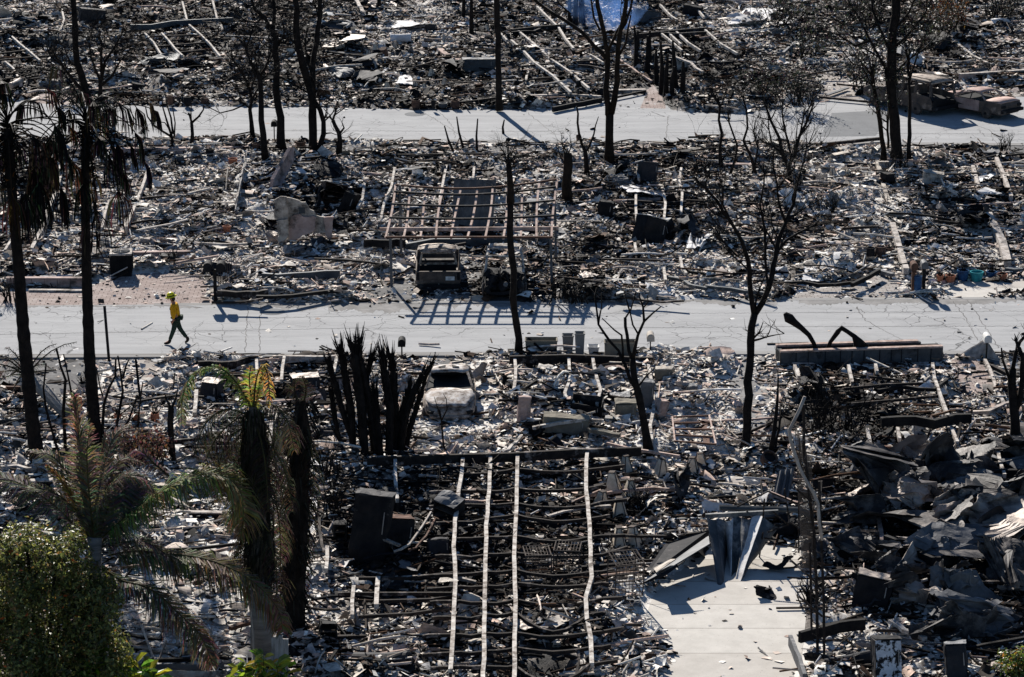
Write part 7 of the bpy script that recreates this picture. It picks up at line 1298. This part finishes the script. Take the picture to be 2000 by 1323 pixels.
# ---------------------------------------------------------------- folded grey awning and its frame
g = G(1440, 1120); T = thing('collapsed_awning', 'collapsed grey metal awning with ribbed folds hanging over the pale concrete slab', 'awning', (g.x, g.y, 0)); Yb = G(1440, 1105).y
def panel(pts, m, nm='panel', th=.02):
    mb = MB(); mb.slab(pts, th); return mb.build(nm, m, T)
ridge_l, ridge_r = P(1382, 1005, Yb+1.2), P(1560, 1000, Yb+1.2)
mb = MB(); mb.tube([P(1405, 992, Yb+1.5), P(1560, 996, Yb+1.5), P(1590, 1010, Yb+1.4)], .09, 8); mb.build('ridge_tube', 'sheet_blue', T); mb = MB(); mb.bar(P(1378, 1008, Yb+1.2), P(1520, 1000, Yb+1.2), .1, .12); mb.build('ridge_tube', 'sheet_blue', T)
fan = [((1380, 1010), (1402, 1144), 'sheet_blue'), ((1398, 1015), (1414, 1145), 'sheet_grey'), ((1418, 1018), (1420, 1080), 'sheet_white'), ((1432, 1012), (1428, 1135), 'sheet_blue'), ((1450, 1014), (1440, 1120), 'sheet_grey'), ((1468, 1012), (1434, 1140), 'sheet_white'), ((1490, 1010), (1446, 1138), 'sheet_blue'), ((1520, 1030), (1452, 1120), 'sheet_grey')]
for k in range(len(fan)-1):
    (a, b_, m), (c_, d_, _) = fan[k], fan[k+1]; ya = Yb+.9+(.22 if k % 2 else 0); yb = Yb+.9+(0 if k % 2 else .22)
    p4 = [P(*a, ya), P(*b_, G(*b_).y+.05+(.12 if k % 2 else 0)), P(*d_, G(*d_).y+.05+(0 if k % 2 else .12)), P(*c_, yb)]; V = []; nu, nv_ = 6, 8
    for i in range(nv_+1):
        for j_ in range(nu+1):
            u, v = j_/nu, i/nv_; q = lerp(lerp(p4[0], p4[3], u), lerp(p4[1], p4[2], u), v); V.append(q+Vector((0, 1, 0))*(.12*math.sin(u*math.pi)*(1 if k % 2 else -1)+.1*noise.noise(q*2)))
    mb = MB(); mb.add(V, [(i*(nu+1)+j_, i*(nu+1)+j_+1, (i+1)*(nu+1)+j_+1, (i+1)*(nu+1)+j_) for i in range(nv_) for j_ in range(nu)]); ob = mb.build('rib_panel', m, T); sd = ob.modifiers.new('s', 'SOLIDIFY'); sd.thickness = .012
for k, (a, b_, c_, d_, m) in enumerate([((1245, 1138), (1300, 1062), (1384, 1035), (1384, 1048), 'sheet_dark'), ((1250, 1142), (1384, 1046), (1386, 1062), (1290, 1120), 'sheet_grey'), ((1244, 1146), (1290, 1122), (1340, 1095), (1300, 1125), 'char_metal'), ((1276, 1110), (1310, 1092), (1320, 1092), (1282, 1118), 'stucco')]):
    panel([G(a[0], a[1], .15+.05*k), G(b_[0], b_[1], .5+.08*k), G(c_[0], c_[1], .7+.08*k), G(d_[0], d_[1], .5+.08*k)], m, 'fallen_panel')
fr_ = [((1493, 975), (1490, 1020)), ((1490, 1040), (1473, 1160)), ((1440, 990), (1500, 960)), ((1500, 960), (1560, 985)), ((1532, 955), (1542, 1020)), ((1560, 955), (1560, 1080)), ((1500, 1040), (1550, 1020)), ((1510, 1000), (1540, 1025)), ((1542, 1020), (1590, 1050)), ((1458, 998), (1483, 1025)), ((1480, 1070), (1540, 1095)), ((1540, 1090), (1590, 1140)), ((1470, 1048), (1520, 1055)), ((1495, 1060), (1560, 1070))]
mb = MB()
for a, b_ in fr_: mb.tube([P(*a, Yb+rnd.uniform(.2, 1.4)), P(*b_, Yb+rnd.uniform(.2, 1.4))], .025, 5)
mb.build('bent_tubes', 'beam_dark', T)
tag(T, kind='thing')
# second grey folded piece behind the pole
corr('folded_sheet', G(1505, 985, .1), G(1540, 985, .1), P(1552, 915, G(1520, 985).y+.6), P(1520, 920, G(1520, 985).y+.5), 3, .05, 'sheet_grey', 'grey folded metal sheet standing left of the lattice pole')
# lattice mast
g = G(1600, 1290); T = thing('lattice_mast', 'thin rusty lattice mast with a bent pale pipe, black netting and braces at lower right', 'mast', (g.x, g.y, 0)); Yb = g.y
for pts, r_ in (([(1610, 1400), (1610, 1330), (1609, 1180), (1604, 1050), (1600, 940)], .035), ([(1597, 1290), (1595, 1150), (1590, 1040), (1580, 960), (1570, 880), (1570, 790)], .04), ([(1585, 1230), (1583, 1100), (1582, 1060)], .03)):
    mb = MB(); mb.tube([P(x, y, Yb+rnd.uniform(0, .15)) for x, y in pts], r_, 6); mb.build('leg', 'beam_dark', T)
mb = MB(); mb.tube([P(x, y, Yb) for x, y in [(1572, 775), (1562, 800), (1551, 822), (1542, 840), (1544, 860), (1552, 885), (1562, 915), (1572, 935), (1590, 965), (1598, 985), (1600, 1020), (1606, 1055)]], .045, 7); mb.build('bent_pipe', 'wire_pale', T, smooth=True)
mb = MB()
for k in range(14): y = 950+k*24; mb.tube([P(1580+k*.6, y, Yb), P(1606+k*.3, y+16, Yb+.1)], .012, 4)
for a, b_ in (((1545, 1095), (1592, 1136)), ((1560, 1165), (1606, 1204)), ((1555, 955), (1590, 985))): mb.tube([P(*a, Yb-.2), P(*b_, Yb)], .03, 5)
mb.build('brace', 'beam_dark', T)
mb = MB()                                          # charred netting round the bent pipe
for k in range(14):
    x = 1553+k*2.2; mb.tube([P(x+2*math.sin(k), 830+k*5, Yb+.1), P(x+6, 950, Yb+.15), P(x+14-k*.4, 1110, Yb+.1)], .012, 4)
for k in range(26): y = 850+k*10; mb.tube([P(1551+k*.9, y, Yb+.1), P(1584+k*.5, y+5, Yb+.12)], .01, 4)
mb.build('netting', 'wire', T)
# wire cages (burnt shelving racks)
def cage(px, py, wpx, hpx, d_, rz, m, label, tx=0, n=8, name='wire_rack', cat='wire rack'):
    b0 = base(px, py); s = SC(py); w_, h_ = wpx/s, hpx/s/.95; T = thing(name, label, cat, (b0.x, b0.y, b0.z), R(rz)); T.rotation_euler = (R(tx), 0, R(rz)); mb = MB(); r_ = .012
    C_ = [(x, y, z) for x in (-w_/2, w_/2) for y in (0, d_) for z in (0, h_)]
    for a in C_:
        for b_ in C_:
            if a < b_ and sum(abs(a[i]-b_[i]) > 1e-6 for i in range(3)) == 1: mb.tube([a, b_], .018, 5)
    mb.build('frame', m, T, local=True); mb = MB()
    for k in range(1, n): z = h_*k/n; mb.tube([(-w_/2, 0, z), (w_/2, 0, z)], r_, 4); mb.tube([(-w_/2, d_, z), (w_/2, d_, z)], r_, 4)
    for k in range(1, n): x = -w_/2+w_*k/n; mb.tube([(x, 0, 0), (x, 0, h_)], r_*.7, 4); mb.tube([(x, 0, h_), (x, d_, h_)], r_*.7, 4)
    mb.build('wire_bars', m, T, local=True); return T
cage(1052, 1135, 50, 50, .8, 6, 'wire', 'left of the two black wire racks inside the largest steel frame'); cage(1106, 1130, 50, 54, .8, -6, 'wire', 'right of the two black wire racks inside the largest steel frame'); cage(1228, 1165, 56, 66, .8, 14, 'wire', 'black wire rack standing right of the rightmost white rail', 8)
cage(1605, 368, 20, 26, .3, 0, 'wire_pale', 'pale slatted folding chair frame between the concrete piers', 0, 6, 'folding_chair', 'chair'); cage(1560, 372, 14, 20, .3, 8, 'wire', 'small dark slatted frame left of the folding chair', 0, 5); cage(1358, 150, 22, 16, .4, 20, 'wire_pale', 'small pale wire frame behind the charred grove', 20, 3)
cage(1685, 1075, 60, 36, .1, 0, 'wire', 'black upright railing panel right of the lattice mast', 0, 7, 'railing_panel', 'railing'); cage(1198, 362, 34, 16, .3, 25, 'wire_pale', 'thin pale bent frame in front of the pink slab box', 50, 3)
# rust coloured rack
a, b_, c_, d_ = on(1313, 815, .4), on(1385, 812, .4), on(1398, 868, .4), on(1318, 862, .4); T = thing('steel_rack', 'flat rust coloured ladder like rack lying on white ash', 'rack', tuple(base(1350, 860))); mb = MB(); mb.bar(a, d_, .05, .06); mb.bar(b_, c_, .05, .06); mb.build('side_bar', 'rust_pale', T); mb = MB()
for k in range(5): mb = MB(); mb.bar(lerp(a, d_, k/4), lerp(b_, c_, k/4), .06, .05); mb.build('rung', 'rust', T)
mb = MB(); mb.bar(on(1376, 820, .1), on(1380, 866, .1), .2, .04); mb.build('plate', 'rust', T)

# ---------------------------------------------------------------- walls, slabs and timber fences
def lowwall(name, p0, p1, th, h_, m, lab, cat='low wall', seg=0, z0=0):
    a, b_ = G(*p0), G(*p1); d = (b_-a).normalized(); n_ = Vector((-d.y, d.x, 0)); T = thing(name, lab, cat, tuple(a.lerp(b_, .5))); L0 = (b_-a).length; k = max(1, seg)
    mb = MB()
    for i in range(k): q0, q1 = a+d*(L0*i/k+.01), a+d*(L0*(i+1)/k-.01); zz = z0+rnd.uniform(0, .02); mb.slab([Vector((q.x, q.y, zz)) for q in (q0, q1, q1+n_*th, q0+n_*th)], h_)
    mb.build('wall_face', m, T); mb = MB(); mb.slab([Vector((q.x, q.y, z0+h_+.021)) for q in (a-n_*.02, b_-n_*.02, b_+n_*(th+.02), a+n_*(th+.02))], .04); mb.build('coping', 'ash_wood' if m != 'stucco_pink' else m, T); return T
lowwall('low_wall', (12, 561), (163, 561), .2, .3, 'stucco_pink', 'low pinkish block wall behind the pink pavers by the palm trunks', seg=6); lowwall('low_wall', (258, 508), (372, 506), .2, .25, 'stucco_pink', 'low pink edging wall right of the air conditioner', seg=4)
lowwall('low_wall', (95, 305), (390, 302), .25, .25, 'stucco_pink', 'long low pink wall along the near side of the far road', seg=1); lowwall('low_wall', (388, 303), (486, 299), .25, .25, 'stucco_pink', 'short red edged wall continuing the pink one to the right', seg=1); lowwall('low_wall', (1716, 334), (1757, 333), .15, .35, 'stucco', 'square pale slab wall at the foot of the huge dark tree', seg=1)
lowwall('low_wall', (1875, 162), (2060, 150), .2, .4, 'rust_pale', 'low brown wall behind the coupe', seg=1); lowwall('low_wall', (1240, 322), (1480, 330), .3, .12, 'stucco_pink', 'low pink slab edge left of the crooked saplings', seg=1); lowwall('low_wall', (1170, 328), (1235, 330), .4, .1, 'stucco_pink', 'pink slab edge at the foot of the big forked tree', seg=1); lowwall('low_wall', (1085, 186), (1262, 182), .3, .12, 'stucco', 'pale slab edge behind the far road, centre', seg=1)
lowwall('low_wall', (720, 912), (1010, 905), .25, .2, 'rust_pale', 'low rusty brown wall below the end beam of the largest steel frame', seg=1); lowwall('low_wall', (300, 1022), (436, 1024), .15, .3, 'char', 'black low wall left of the scorched palm', seg=1); lowwall('low_wall', (60, 962), (104, 960), .2, .3, 'char', 'small black step behind the living palm at left', 'step', 1)
# red wall slab
Y0 = G(555, 372).y; T = thing('red_wall_slab', 'salmon red slab of wall leaning diagonally beside the leaning tree', 'wall', (G(552, 370).x, Y0, 0)); mb = MB(); mb.slab([P(532, 372, Y0), P(535, 350, Y0+.1), P(569, 288, Y0+2.2), P(575, 290, Y0+2.3), P(573, 318, Y0+2.2), P(545, 372, Y0+.1)], .15); mb.build('slab', 'stucco_pink', T)
mb = MB(); mb.slab([P(530, 373, Y0-.1), P(536, 366, Y0-.1), P(548, 372, Y0-.1), P(544, 380, Y0-.1)], .2); mb.build('slab_foot', 'rust', T)
Y0 = G(575, 318).y; mb = MB(); mb.slab([P(572, 286, Y0), P(592, 304, Y0-.3), P(580, 304, Y0-.3)], .08); tag(mb.build('wall_fragment', 'stucco'), 'small pale triangular fragment behind the salmon red slab', 'wall fragment')
# leaning timber fence running back
g = G(456, 440); T = thing('timber_fence', 'tall narrow timber fence running away from the viewer with a wide shadow to its right', 'fence', (g.x, g.y, 0))
for k in range(11):
    t0 = k/11; a = G(454+24*t0, 438-108*t0); b_ = G(454+24*(t0+.08), 438-108*(t0+.08)); h_ = rnd.uniform(.65, 1.05); mb = MB(); mb.slab([a, b_, b_+Vector((.12, 0, h_)), a+Vector((.12, 0, h_*rnd.uniform(.85, 1.05)))], .035); mb.build('board', rnd.choice(['ash_wood', 'grey_wood', 'ash_wood']), T)
# white posts bottom left
T = thing('wooden_fence', 'short piece of weathered white board fence beside the foot of the scorched palm', 'fence', tuple(G(548, 1330)))
for k in range(3): a = G(536+k*11, 1335); mb = MB(); mb.bar((a.x, a.y, -.1), (a.x+.02, a.y, 1.25+.05*math.sin(k*2)), .145, .05, Vector((0, 1, 0))); mb.build('board', 'grey_wood', T)
g = G(497, 1325); mb = MB(); mb.tube([g, P(494, 1240, g.y), P(487, 1168, g.y)], .025, 6); tag(mb.build('thin_pipe', 'wire_pale'), 'thin pale pipe standing left of the scorched palm foot', 'pipe')
for k in range(5): corr('corrugated_sheet', G(240+k*4, 1312+k*13, .3), G(520+k*5, 1306+k*13, .3), G(520+k*5, 1294+k*13, .42), G(240+k*4, 1300+k*13, .42), 2, .03, ['sheet_grey', 'ash_steel', 'sheet_dark', 'sheet_grey', 'ash_steel'][k], ['topmost', 'second', 'third', 'fourth', 'lowest'][k]+' of the long grey corrugated sheets at the bottom left', 'roof sheet', group='long corrugated sheets', rows=2)
# ---------------------------------------------------------------- named beams and boards
BM = [(255, 52, 455, 40, .12, .3, 'sheet_blue', 'long blue grey beam across the far left lot', .3), (425, 579, 520, 568, .16, .22, 'beam_dark', 'dark beam lying at the kerb right of the mailbox pair', .05), (513, 542, 664, 536, .14, .3, 'sheet_blue', 'grey steel beam lying level before the broken stucco wall', .25), (500, 574, 675, 574, .14, .12, 'char', 'thin black beam at the kerb below the grey steel beam', .02),
 (712, 472, 790, 478, .14, .3, 'char_metal', 'black beam at the left end of the carport', .1), (790, 478, 1075, 470, .16, .3, 'sheet_blue', 'long blue grey beam lying behind the pickup', .1), (387, 709, 505, 708, .14, .22, 'beam_dark', 'dark beam at the near kerb below the firefighter', .1), (545, 703, 665, 698, .14, .22, 'ash_wood', 'tan steel beam at the near kerb left of the burnt palm clump', .2), (1720, 826, 1897, 818, .16, .3, 'char', 'straight black beam over the right lot', .45),
 (1900, 806, 1975, 790, .14, .1, 'sheet_tan', 'olive brown board beside the right edge tree', .1), (0, 758, 40, 758, .1, .15, 'rust', 'red brown board at the left edge', .1), (0, 918, 90, 910, .12, .12, 'ash_wood', 'pale timber at the left edge below the first palm', .1), (55, 567, 165, 568, .2, .06, 'ash_wood', 'flat pale board lying on the pink pavers between the palms', .02), (505, 520, 498, 552, .08, .08, 'ash_wood', 'right of two short pale posts beside the iron railing', .1),
 (489, 518, 483, 558, .08, .08, 'ash_wood', 'left of two short pale posts beside the iron railing', .1), (560, 318, 790, 303, .07, .07, 'beam_dark', 'long thin dark pole behind the salmon red slab', .2), (590, 305, 985, 302, .08, .08, 'beam_dark', 'longest thin pole along the back of the carport lot', .25), (640, 348, 790, 352, .06, .06, 'ash_wood', 'thin grey stick behind the leaning cupboards', .1), (1337, 448, 1300, 496, .1, .1, 'ash_wood', 'pale stick leaning in front of the tipped black box', .3),
 (1300, 545, 1380, 560, .14, .12, 'sheet_blue', 'curved blue grey pipe at the kerb behind the Y tree, left part', .15), (1380, 560, 1505, 575, .14, .12, 'sheet_blue', 'curved blue grey pipe at the kerb behind the Y tree, right part', .1), (1330, 520, 1440, 550, .1, .1, 'char', 'black bent pole behind the curved blue grey pipe', .2), (1440, 552, 1505, 548, .12, .14, 'char', 'thick black timber left of the Y tree trunk', .1), (1505, 556, 1665, 552, .1, .12, 'char', 'long black pipe at the back of the pale paver driveway', .1),
 (1665, 556, 1718, 530, .12, .16, 'char', 'short black timber rising from the long black pipe', .25), (1653, 517, 1708, 528, .14, .1, 'beam_dark', 'brown black plank on the pale paver driveway', .1), (1708, 528, 1745, 537, .2, .14, 'sheet_grey', 'grey board at the right of the brown black plank', .1), (1663, 394, 1690, 423, .1, .08, 'ash_wood', 'pale stick in the right middle lot', .15), (1965, 530, 2040, 530, .2, .22, 'sheet_blue', 'blue white board at the right end of the row of pots', .05), (1590, 497, 1660, 495, .1, .1, 'beam_dark', 'brown timber behind the flat white square sheet', .1),
 (1485, 196, 1258, 180, .1, .1, 'char', '', 0), (1600, 190, 1705, 200, .14, .1, 'beam_dark', 'dark board at the back of the grey road patch', .1), (1615, 186, 1655, 172, .2, .06, 'sheet_grey', 'flat grey board on the far driveway', .1), (1560, 287, 1722, 270, .14, .14, 'beam_dark', 'long dark log on the near side of the grey road patch', .1), (1520, 109, 1570, 76, .14, .14, 'sheet_grey', 'pale log pointing up right of the white sheets', .2), (1316, 108, 1372, 140, .14, .08, 'ash_wood', 'pale plank sloping over the black crate', .5),
 (1210, 118, 1272, 160, .1, .12, 'rust_pale', 'pink pipe sloping towards the curved paver path', .1), (860, 98, 902, 122, .3, .05, 'rust_pale', 'salmon board left of the long grey chest', .15), (925, 148, 968, 136, .2, .14, 'sheet_tan', 'grey tan half pipe below the long grey chest', .1), (695, 0, 712, 27, .2, .1, 'ash_wood', 'tan plank at the top edge', .3), (1035, 190, 1172, 184, .2, .1, 'ash_wood', 'pale board edge behind the far road, left', .1), (1080, 214, 1175, 196, .12, .25, 'char', 'black beam with a long shadow on the far apron', .05), (1175, 196, 1262, 178, .1, .1, 'char', 'thin black strip behind the far apron', .1),
 (1240, 72, 1380, 60, .12, .16, 'beam_dark', 'brown beam under the short diagonal rails', .2), (1000, 64, 1105, 54, .12, .2, 'char', 'black beam left of the smoke', .3), (1765, 278, 1822, 318, .12, .1, 'ash_wood', 'bent pale timber right of the huge dark tree', .1), (1790, 304, 1843, 294, .25, .1, 'sheet_tan', 'pale plank at the road side right of the huge dark tree', .1), (1865, 306, 1900, 288, .08, .1, 'char', 'black stick near the right end of the far road', .2), (55, 182, 135, 172, .15, .08, 'ash_wood', 'pale board behind the far patio at left', .1),
 (300, 152, 360, 147, .14, .12, 'ash_wood', 'short tan pipe near the far kerb at left', .3), (278, 140, 300, 112, .1, .06, 'ash_wood', 'small plank behind the tan pipe', .2), (1500, 682, 1560, 668, 0, 0, '', '', 0), (1515, 692, 1560, 690, 0, 0, '', '', 0), (450, 1228, 500, 1212, .14, .1, 'rust', 'rusty pipe lying left of the scorched palm', .1), (283, 1222, 302, 1176, .1, .1, 'ash_wood', 'pale branch right of the green bush', .1), (310, 1290, 375, 1288, .1, .1, 'char', 'black stick above the corrugated sheets', .05),
 (1260, 1290, 1230, 1323, .08, .08, 'ash_wood', 'pale stick left of the pale concrete slab', .1), (1243, 1240, 1230, 1290, .05, .05, 'ash_wood', 'thin stick right of the rightmost white rail', .1), (1565, 1005, 1640, 1035, 0, 0, '', '', 0), (1715, 1000, 1738, 1120, .12, .12, 'rust_pale', 'upright rusty angle between the mast and the roof heap', .2), (1695, 985, 1690, 1075, .08, .08, 'ash_wood', 'pale thin pole right of the lattice mast', .1), (1730, 1050, 1830, 1062, .14, .2, 'char', 'black beam under the roof heap', .3), (1740, 1085, 1880, 1090, .12, .25, 'char', 'lower black beam under the roof heap', .3),
 (1560, 1245, 1690, 1215, .12, .3, 'char', 'black slanting beam left of the opened refrigerator', .2), (1545, 1252, 1570, 1323, .1, .3, 'sheet_grey', 'grey bent channel at the lower end of the slab', .2), (1740, 1215, 1808, 1250, .14, .1, 'ash_wood', 'pale twisted strip above the opened refrigerator', .2), (1650, 880, 1740, 885, .14, .3, 'rust', 'rusty black beam at the top of the roof heap', .15), (1940, 930, 2050, 928, .14, .3, 'char', 'short black beam at the right edge above the oven', .2), (1715, 770, 1850, 745, .1, .12, 'char', 'black charred joist behind the straight black beam', .2),
 (620, 1000, 632, 1080, .08, .08, 'beam_dark', 'upright thin brown post left of the big refrigerator', .2), (800, 1080, 850, 1020, .05, .05, 'rust', 'thin rod crossing right of the big refrigerator', .4), (770, 1085, 840, 1012, .05, .05, 'wire_pale', 'pale rod parallel to the crossing rod', .5), (1300, 50, 1240, 40, 0, 0, '', '', 0), (1150, 840, 1210, 850, .2, .12, 'tan_bin', 'tan trough lying right of the tan metal chest', .2), (985, 885, 1020, 850, .1, .06, 'ash_wood', 'pale board leaning on the black tub shell', .5),
 (1520, 615, 1485, 700, 0, 0, '', '', 0), (1497, 672, 1578, 670, .08, .05, 'char_bark_brown', 'dark twig lying on the near road left of the brick planter', .02), (1905, 560, 1950, 700, 0, 0, '', '', 0), (1925, 705, 1965, 800, .1, .1, 'ash_wood', 'pale log lying beside the brick driveway', .1), (1935, 715, 2000, 748, .14, .12, 'beam_dark', 'dark log near the white mailbox', .1)]
for x0, y0, x1, y1, wd, hg, m, lab, z in BM:
    if not wd: continue
    if not lab: continue
    n = 5; pts = []
    for k in range(n+1): t = k/n; pts.append(on(x0+(x1-x0)*t, y0+(y1-y0)*t, z+hg/2)+Vector((rnd.uniform(-.03, .03), rnd.uniform(-.03, .03), rnd.uniform(-.02, .02))))
    zm = sum(p.z for p in pts)/len(pts)
    for p in pts: p.z = p.z*.3+zm*.7
    mb = MB(); mb.strip(pts, wd, hg); nm = 'pipe' if 'pipe' in lab else 'log' if 'log' in lab else 'board' if 'board' in lab or 'plank' in lab else 'post' if 'post' in lab else 'stick' if 'stick' in lab or 'twig' in lab else 'beam'
    tag(mb.build({'pipe': 'bent_pipe', 'post': 'timber_post', 'board': 'wooden_board'}.get(nm, nm), m), lab, nm)
# scattered countable timbers
rs = random.Random(78)
for k in range(190):
    for _ in range(30):
        x, y = rs.uniform(-20, 2020), rs.uniform(8, 1310); g = G(x, y)
        if samp(DEN, np.array([g.x]), np.array([g.y]))[0] > .9 and not (820 < x < 950 and 700 < y < 830): break
    g = on(x, y, rs.uniform(.1, .3)); a = rs.choice([rs.uniform(-.35, .35), rs.uniform(-.35, .35), rs.uniform(0, 3.14)]); ln = rs.uniform(.6, 1.8); d = Vector((math.cos(a), math.sin(a), rs.uniform(-.12, .2)))*ln; bend_ = Vector((0, 0, rs.uniform(-.15, .15)*ln)); lt = rs.random() < .38
    mb = MB(); mb.strip([g-d, g-d*.3+bend_*.6, g+d*.3+bend_*.8+Vector((rs.uniform(-.1, .1), rs.uniform(-.1, .1), 0)), g+d], rs.uniform(.05, .12), rs.uniform(.05, .1)); later(mb.build('loose_timber', rs.choice(['ash_wood', 'ash_steel', 'rust_pale']) if lt else rs.choice(['char', 'beam_dark', 'beam_dark'])), ('pale' if lt else 'blackened')+' loose timber', 'timber', 'loose timbers scattered over the lots')
# twisted wires and conduit arcs
rs = random.Random(79)
mb = MB()
for k in range(420):
    x, y = rs.uniform(-20, 2020), rs.uniform(8, 1310); g = G(x, y)
    if samp(DEN, np.array([g.x]), np.array([g.y]))[0] < .9: continue
    p = on(x, y, .1); d = Vector((rs.gauss(0, 1), rs.gauss(0, 1), rs.uniform(0, 1.2))).normalized(); pts = [p]
    for _ in range(6): d = (d+Vector((rs.gauss(0, .5), rs.gauss(0, .5), rs.gauss(0, .4)-.12))).normalized(); p = p+d*rs.uniform(.1, .28); p.z = max(p.z, .03); pts.append(p.copy())
    mb.tube(pts, rs.uniform(.006, .014), 4)
tag(mb.build('wire_debris', 'wire'), 'tangled burnt wires strewn through the rubble', 'wires', kind='stuff')
# cracks sealed with dark lines across the near road, road wear as thin raised seams
def seam(name, pts, wd, m='asphalt_dark', z=.0195):
    mb = MB(); rr2 = random.Random(int(pts[0][0])); q = []
    for (x0, y0), (x1, y1) in zip(pts[:-1], pts[1:]):
        n = max(2, int(math.hypot(x1-x0, y1-y0)/3)); q += [(x0+(x1-x0)*k/n+rr2.uniform(-2.2, 2.2), y0+(y1-y0)*k/n+rr2.uniform(-.7, .7)) for k in range(n)]
    q.append(pts[-1]); g_ = [G(x, y, z) for x, y in q]
    for a, b_ in zip(g_[:-1], g_[1:]):
        d = (b_-a).normalized(); n_ = Vector((-d.y, d.x, 0))*wd/2; mb.add([a-n_, b_-n_, b_+n_, a+n_], [(0, 1, 2, 3)])
    tag(mb.build(name, m), kind='structure')
for k, pts in enumerate([[(485, 600), (481, 640), (479, 688)], [(512, 588), (507, 630), (506, 690)], [(1860, 588), (1885, 620), (1910, 665)], [(1890, 586), (1912, 620), (1935, 655), (1950, 680)], [(820, 216), (870, 245), (910, 272)], [(1690, 612), (1672, 600), (1690, 625), (1730, 648), (1765, 665), (1776, 680)], [(860, 220), (885, 248), (888, 270)], [(1306, 226), (1303, 250), (1300, 276)], [(1905, 244), (1936, 255), (1938, 275)], [(1030, 220), (1060, 245), (1082, 262)], [(1510, 625), (1520, 650), (1530, 680)]]): seam('road_crack', pts, .03, 'asphalt_dark')
seam('road_joint_line', [(-100, 655), (300, 648), (700, 641), (1150, 641), (1600, 638), (2100, 637)], .025); seam('road_joint_line', [(500, 622), (900, 612), (1400, 612), (2100, 607)], .02); seam('road_joint_line', [(250, 252), (700, 256), (1200, 258), (2000, 262)], .03)
# smoke
g = G(1185, 62); c_ = P(1185, 32, g.y); mb = MB(); n = 0
mb.lathe((0, 0, 0), [(.5*1.5, -1.0), (1.6, -.6), (2.2, .3), (2.0, 1.2), (1.6, 2.2), (.8, 3.0)], 20)
mb.v = [(v[0]*1.1+g.x, v[1]*1.1+g.y, v[2]*1.0+1.1) for v in mb.v]
sm = bpy.data.materials.new('smoke'); sm.use_nodes = True; t = sm.node_tree; t.nodes.clear(); o_ = t.nodes.new('ShaderNodeOutputMaterial'); pv = t.nodes.new('ShaderNodeVolumePrincipled'); pv.inputs['Color'].default_value = (.2, .42, .95, 1); pv.inputs['Anisotropy'].default_value = .2
n_ = t.nodes.new('ShaderNodeTexNoise'); n_.inputs['Scale'].default_value = .7; n_.inputs['Detail'].default_value = 3; tcc = t.nodes.new('ShaderNodeTexCoord'); t.links.new(tcc.outputs['Object'], n_.inputs[0]); mr = t.nodes.new('ShaderNodeMapRange'); mr.inputs[1].default_value = .4; mr.inputs[2].default_value = .75; mr.inputs[4].default_value = .2; t.links.new(n_.outputs[0], mr.inputs[0]); t.links.new(mr.outputs[0], pv.inputs['Density']); t.links.new(pv.outputs[0], o_.inputs['Volume'])
tag(mb.build('smoke', sm), 'thin blue smoke rising from the ashes of the far lot', 'smoke', kind='stuff')

# ---------------------------------------------------------------- labels of the scattered finds: nearest landmark and side
LM = {'the firefighter': (343, 673), 'the pickup': (856, 555), 'the sedan': (879, 790), 'the van': (1820, 215), 'the coupe': (1940, 220), 'the air conditioner': (237, 535), 'the mailbox pair': (421, 580), 'the broken stucco wall': (600, 460), 'the upright ribbed sheet': (925, 450), 'the row of planters': (1120, 690), 'the brick planter': (1683, 705),
 'the big refrigerator': (712, 1100), 'the burnt palm clump': (740, 880), 'the foot of the Y tree': (1453, 880), 'the pole tree': (975, 205), 'the big forked tree': (1190, 310), 'the thickest dark tree': (612, 298), 'the huge dark tree': (1752, 310), 'the slingshot stump': (335, 895), 'the oven': (1893, 1000), 'the pale concrete slab': (1420, 1200), 'the lattice mast': (1600, 1240), 'the largest steel frame': (1010, 1100),
 'the teal bowl pot': (1907, 548), 'the tipped black box': (1274, 480), 'the wavy pinkish sheet': (680, 90), 'the white drum': (782, 76), 'the smoke': (1185, 60), 'the white crumpled sheets': (1470, 40), 'the forked tree at left': (186, 250), 'the rust coloured rack': (1350, 850), 'the end beam of the big frame': (985, 895), 'the water heater': (745, 1290), 'the opened refrigerator': (1738, 1300), 'the long blue grey beam': (350, 46),
 'the top left shell': (56, 45), 'the charred grove': (1290, 170), 'the salmon slab': (555, 370), 'the timber fence': (465, 390), 'the second palm trunk': (185, 880), 'the first palm trunk': (76, 905), 'the scorched palm': (512, 1290), 'the right edge tree': (1984, 878), 'the tan concrete block': (1752, 430), 'the far patio': (120, 198), 'the crushed black shell': (1905, 450)}
LP_ = {k: (G(*v), v) for k, v in LM.items()}; bins = {}
for o in PENDING:
    if not o.get('label'): continue
    pw = o.location; best = sorted(LP_.items(), key=lambda kv: (kv[1][0]-pw).length)[0]; d = pw-best[1][0]; d.z = 0
    rel = 'close to' if d.length < .6 else ('right of' if d.x > 0 else 'left of') if abs(d.x) > abs(d.y)*.6 else ('behind' if d.y > 0 else 'in front of')
    bins.setdefault((o['label'], rel, best[0]), []).append((d.length, o))
ORD = ['nearest', 'second nearest', 'third nearest', 'fourth nearest', 'fifth nearest', 'sixth nearest', 'seventh nearest', 'eighth nearest', 'ninth nearest']
for (look, rel, lm), lst in bins.items():
    lst.sort(key=lambda q: q[0])
    for k, (_, o) in enumerate(lst): o['label'] = (look+' '+rel+' '+lm) if len(lst) == 1 else (look+', '+ORD[min(k, 8)]+' one '+rel+' '+lm)
bpy.context.view_layer.update()
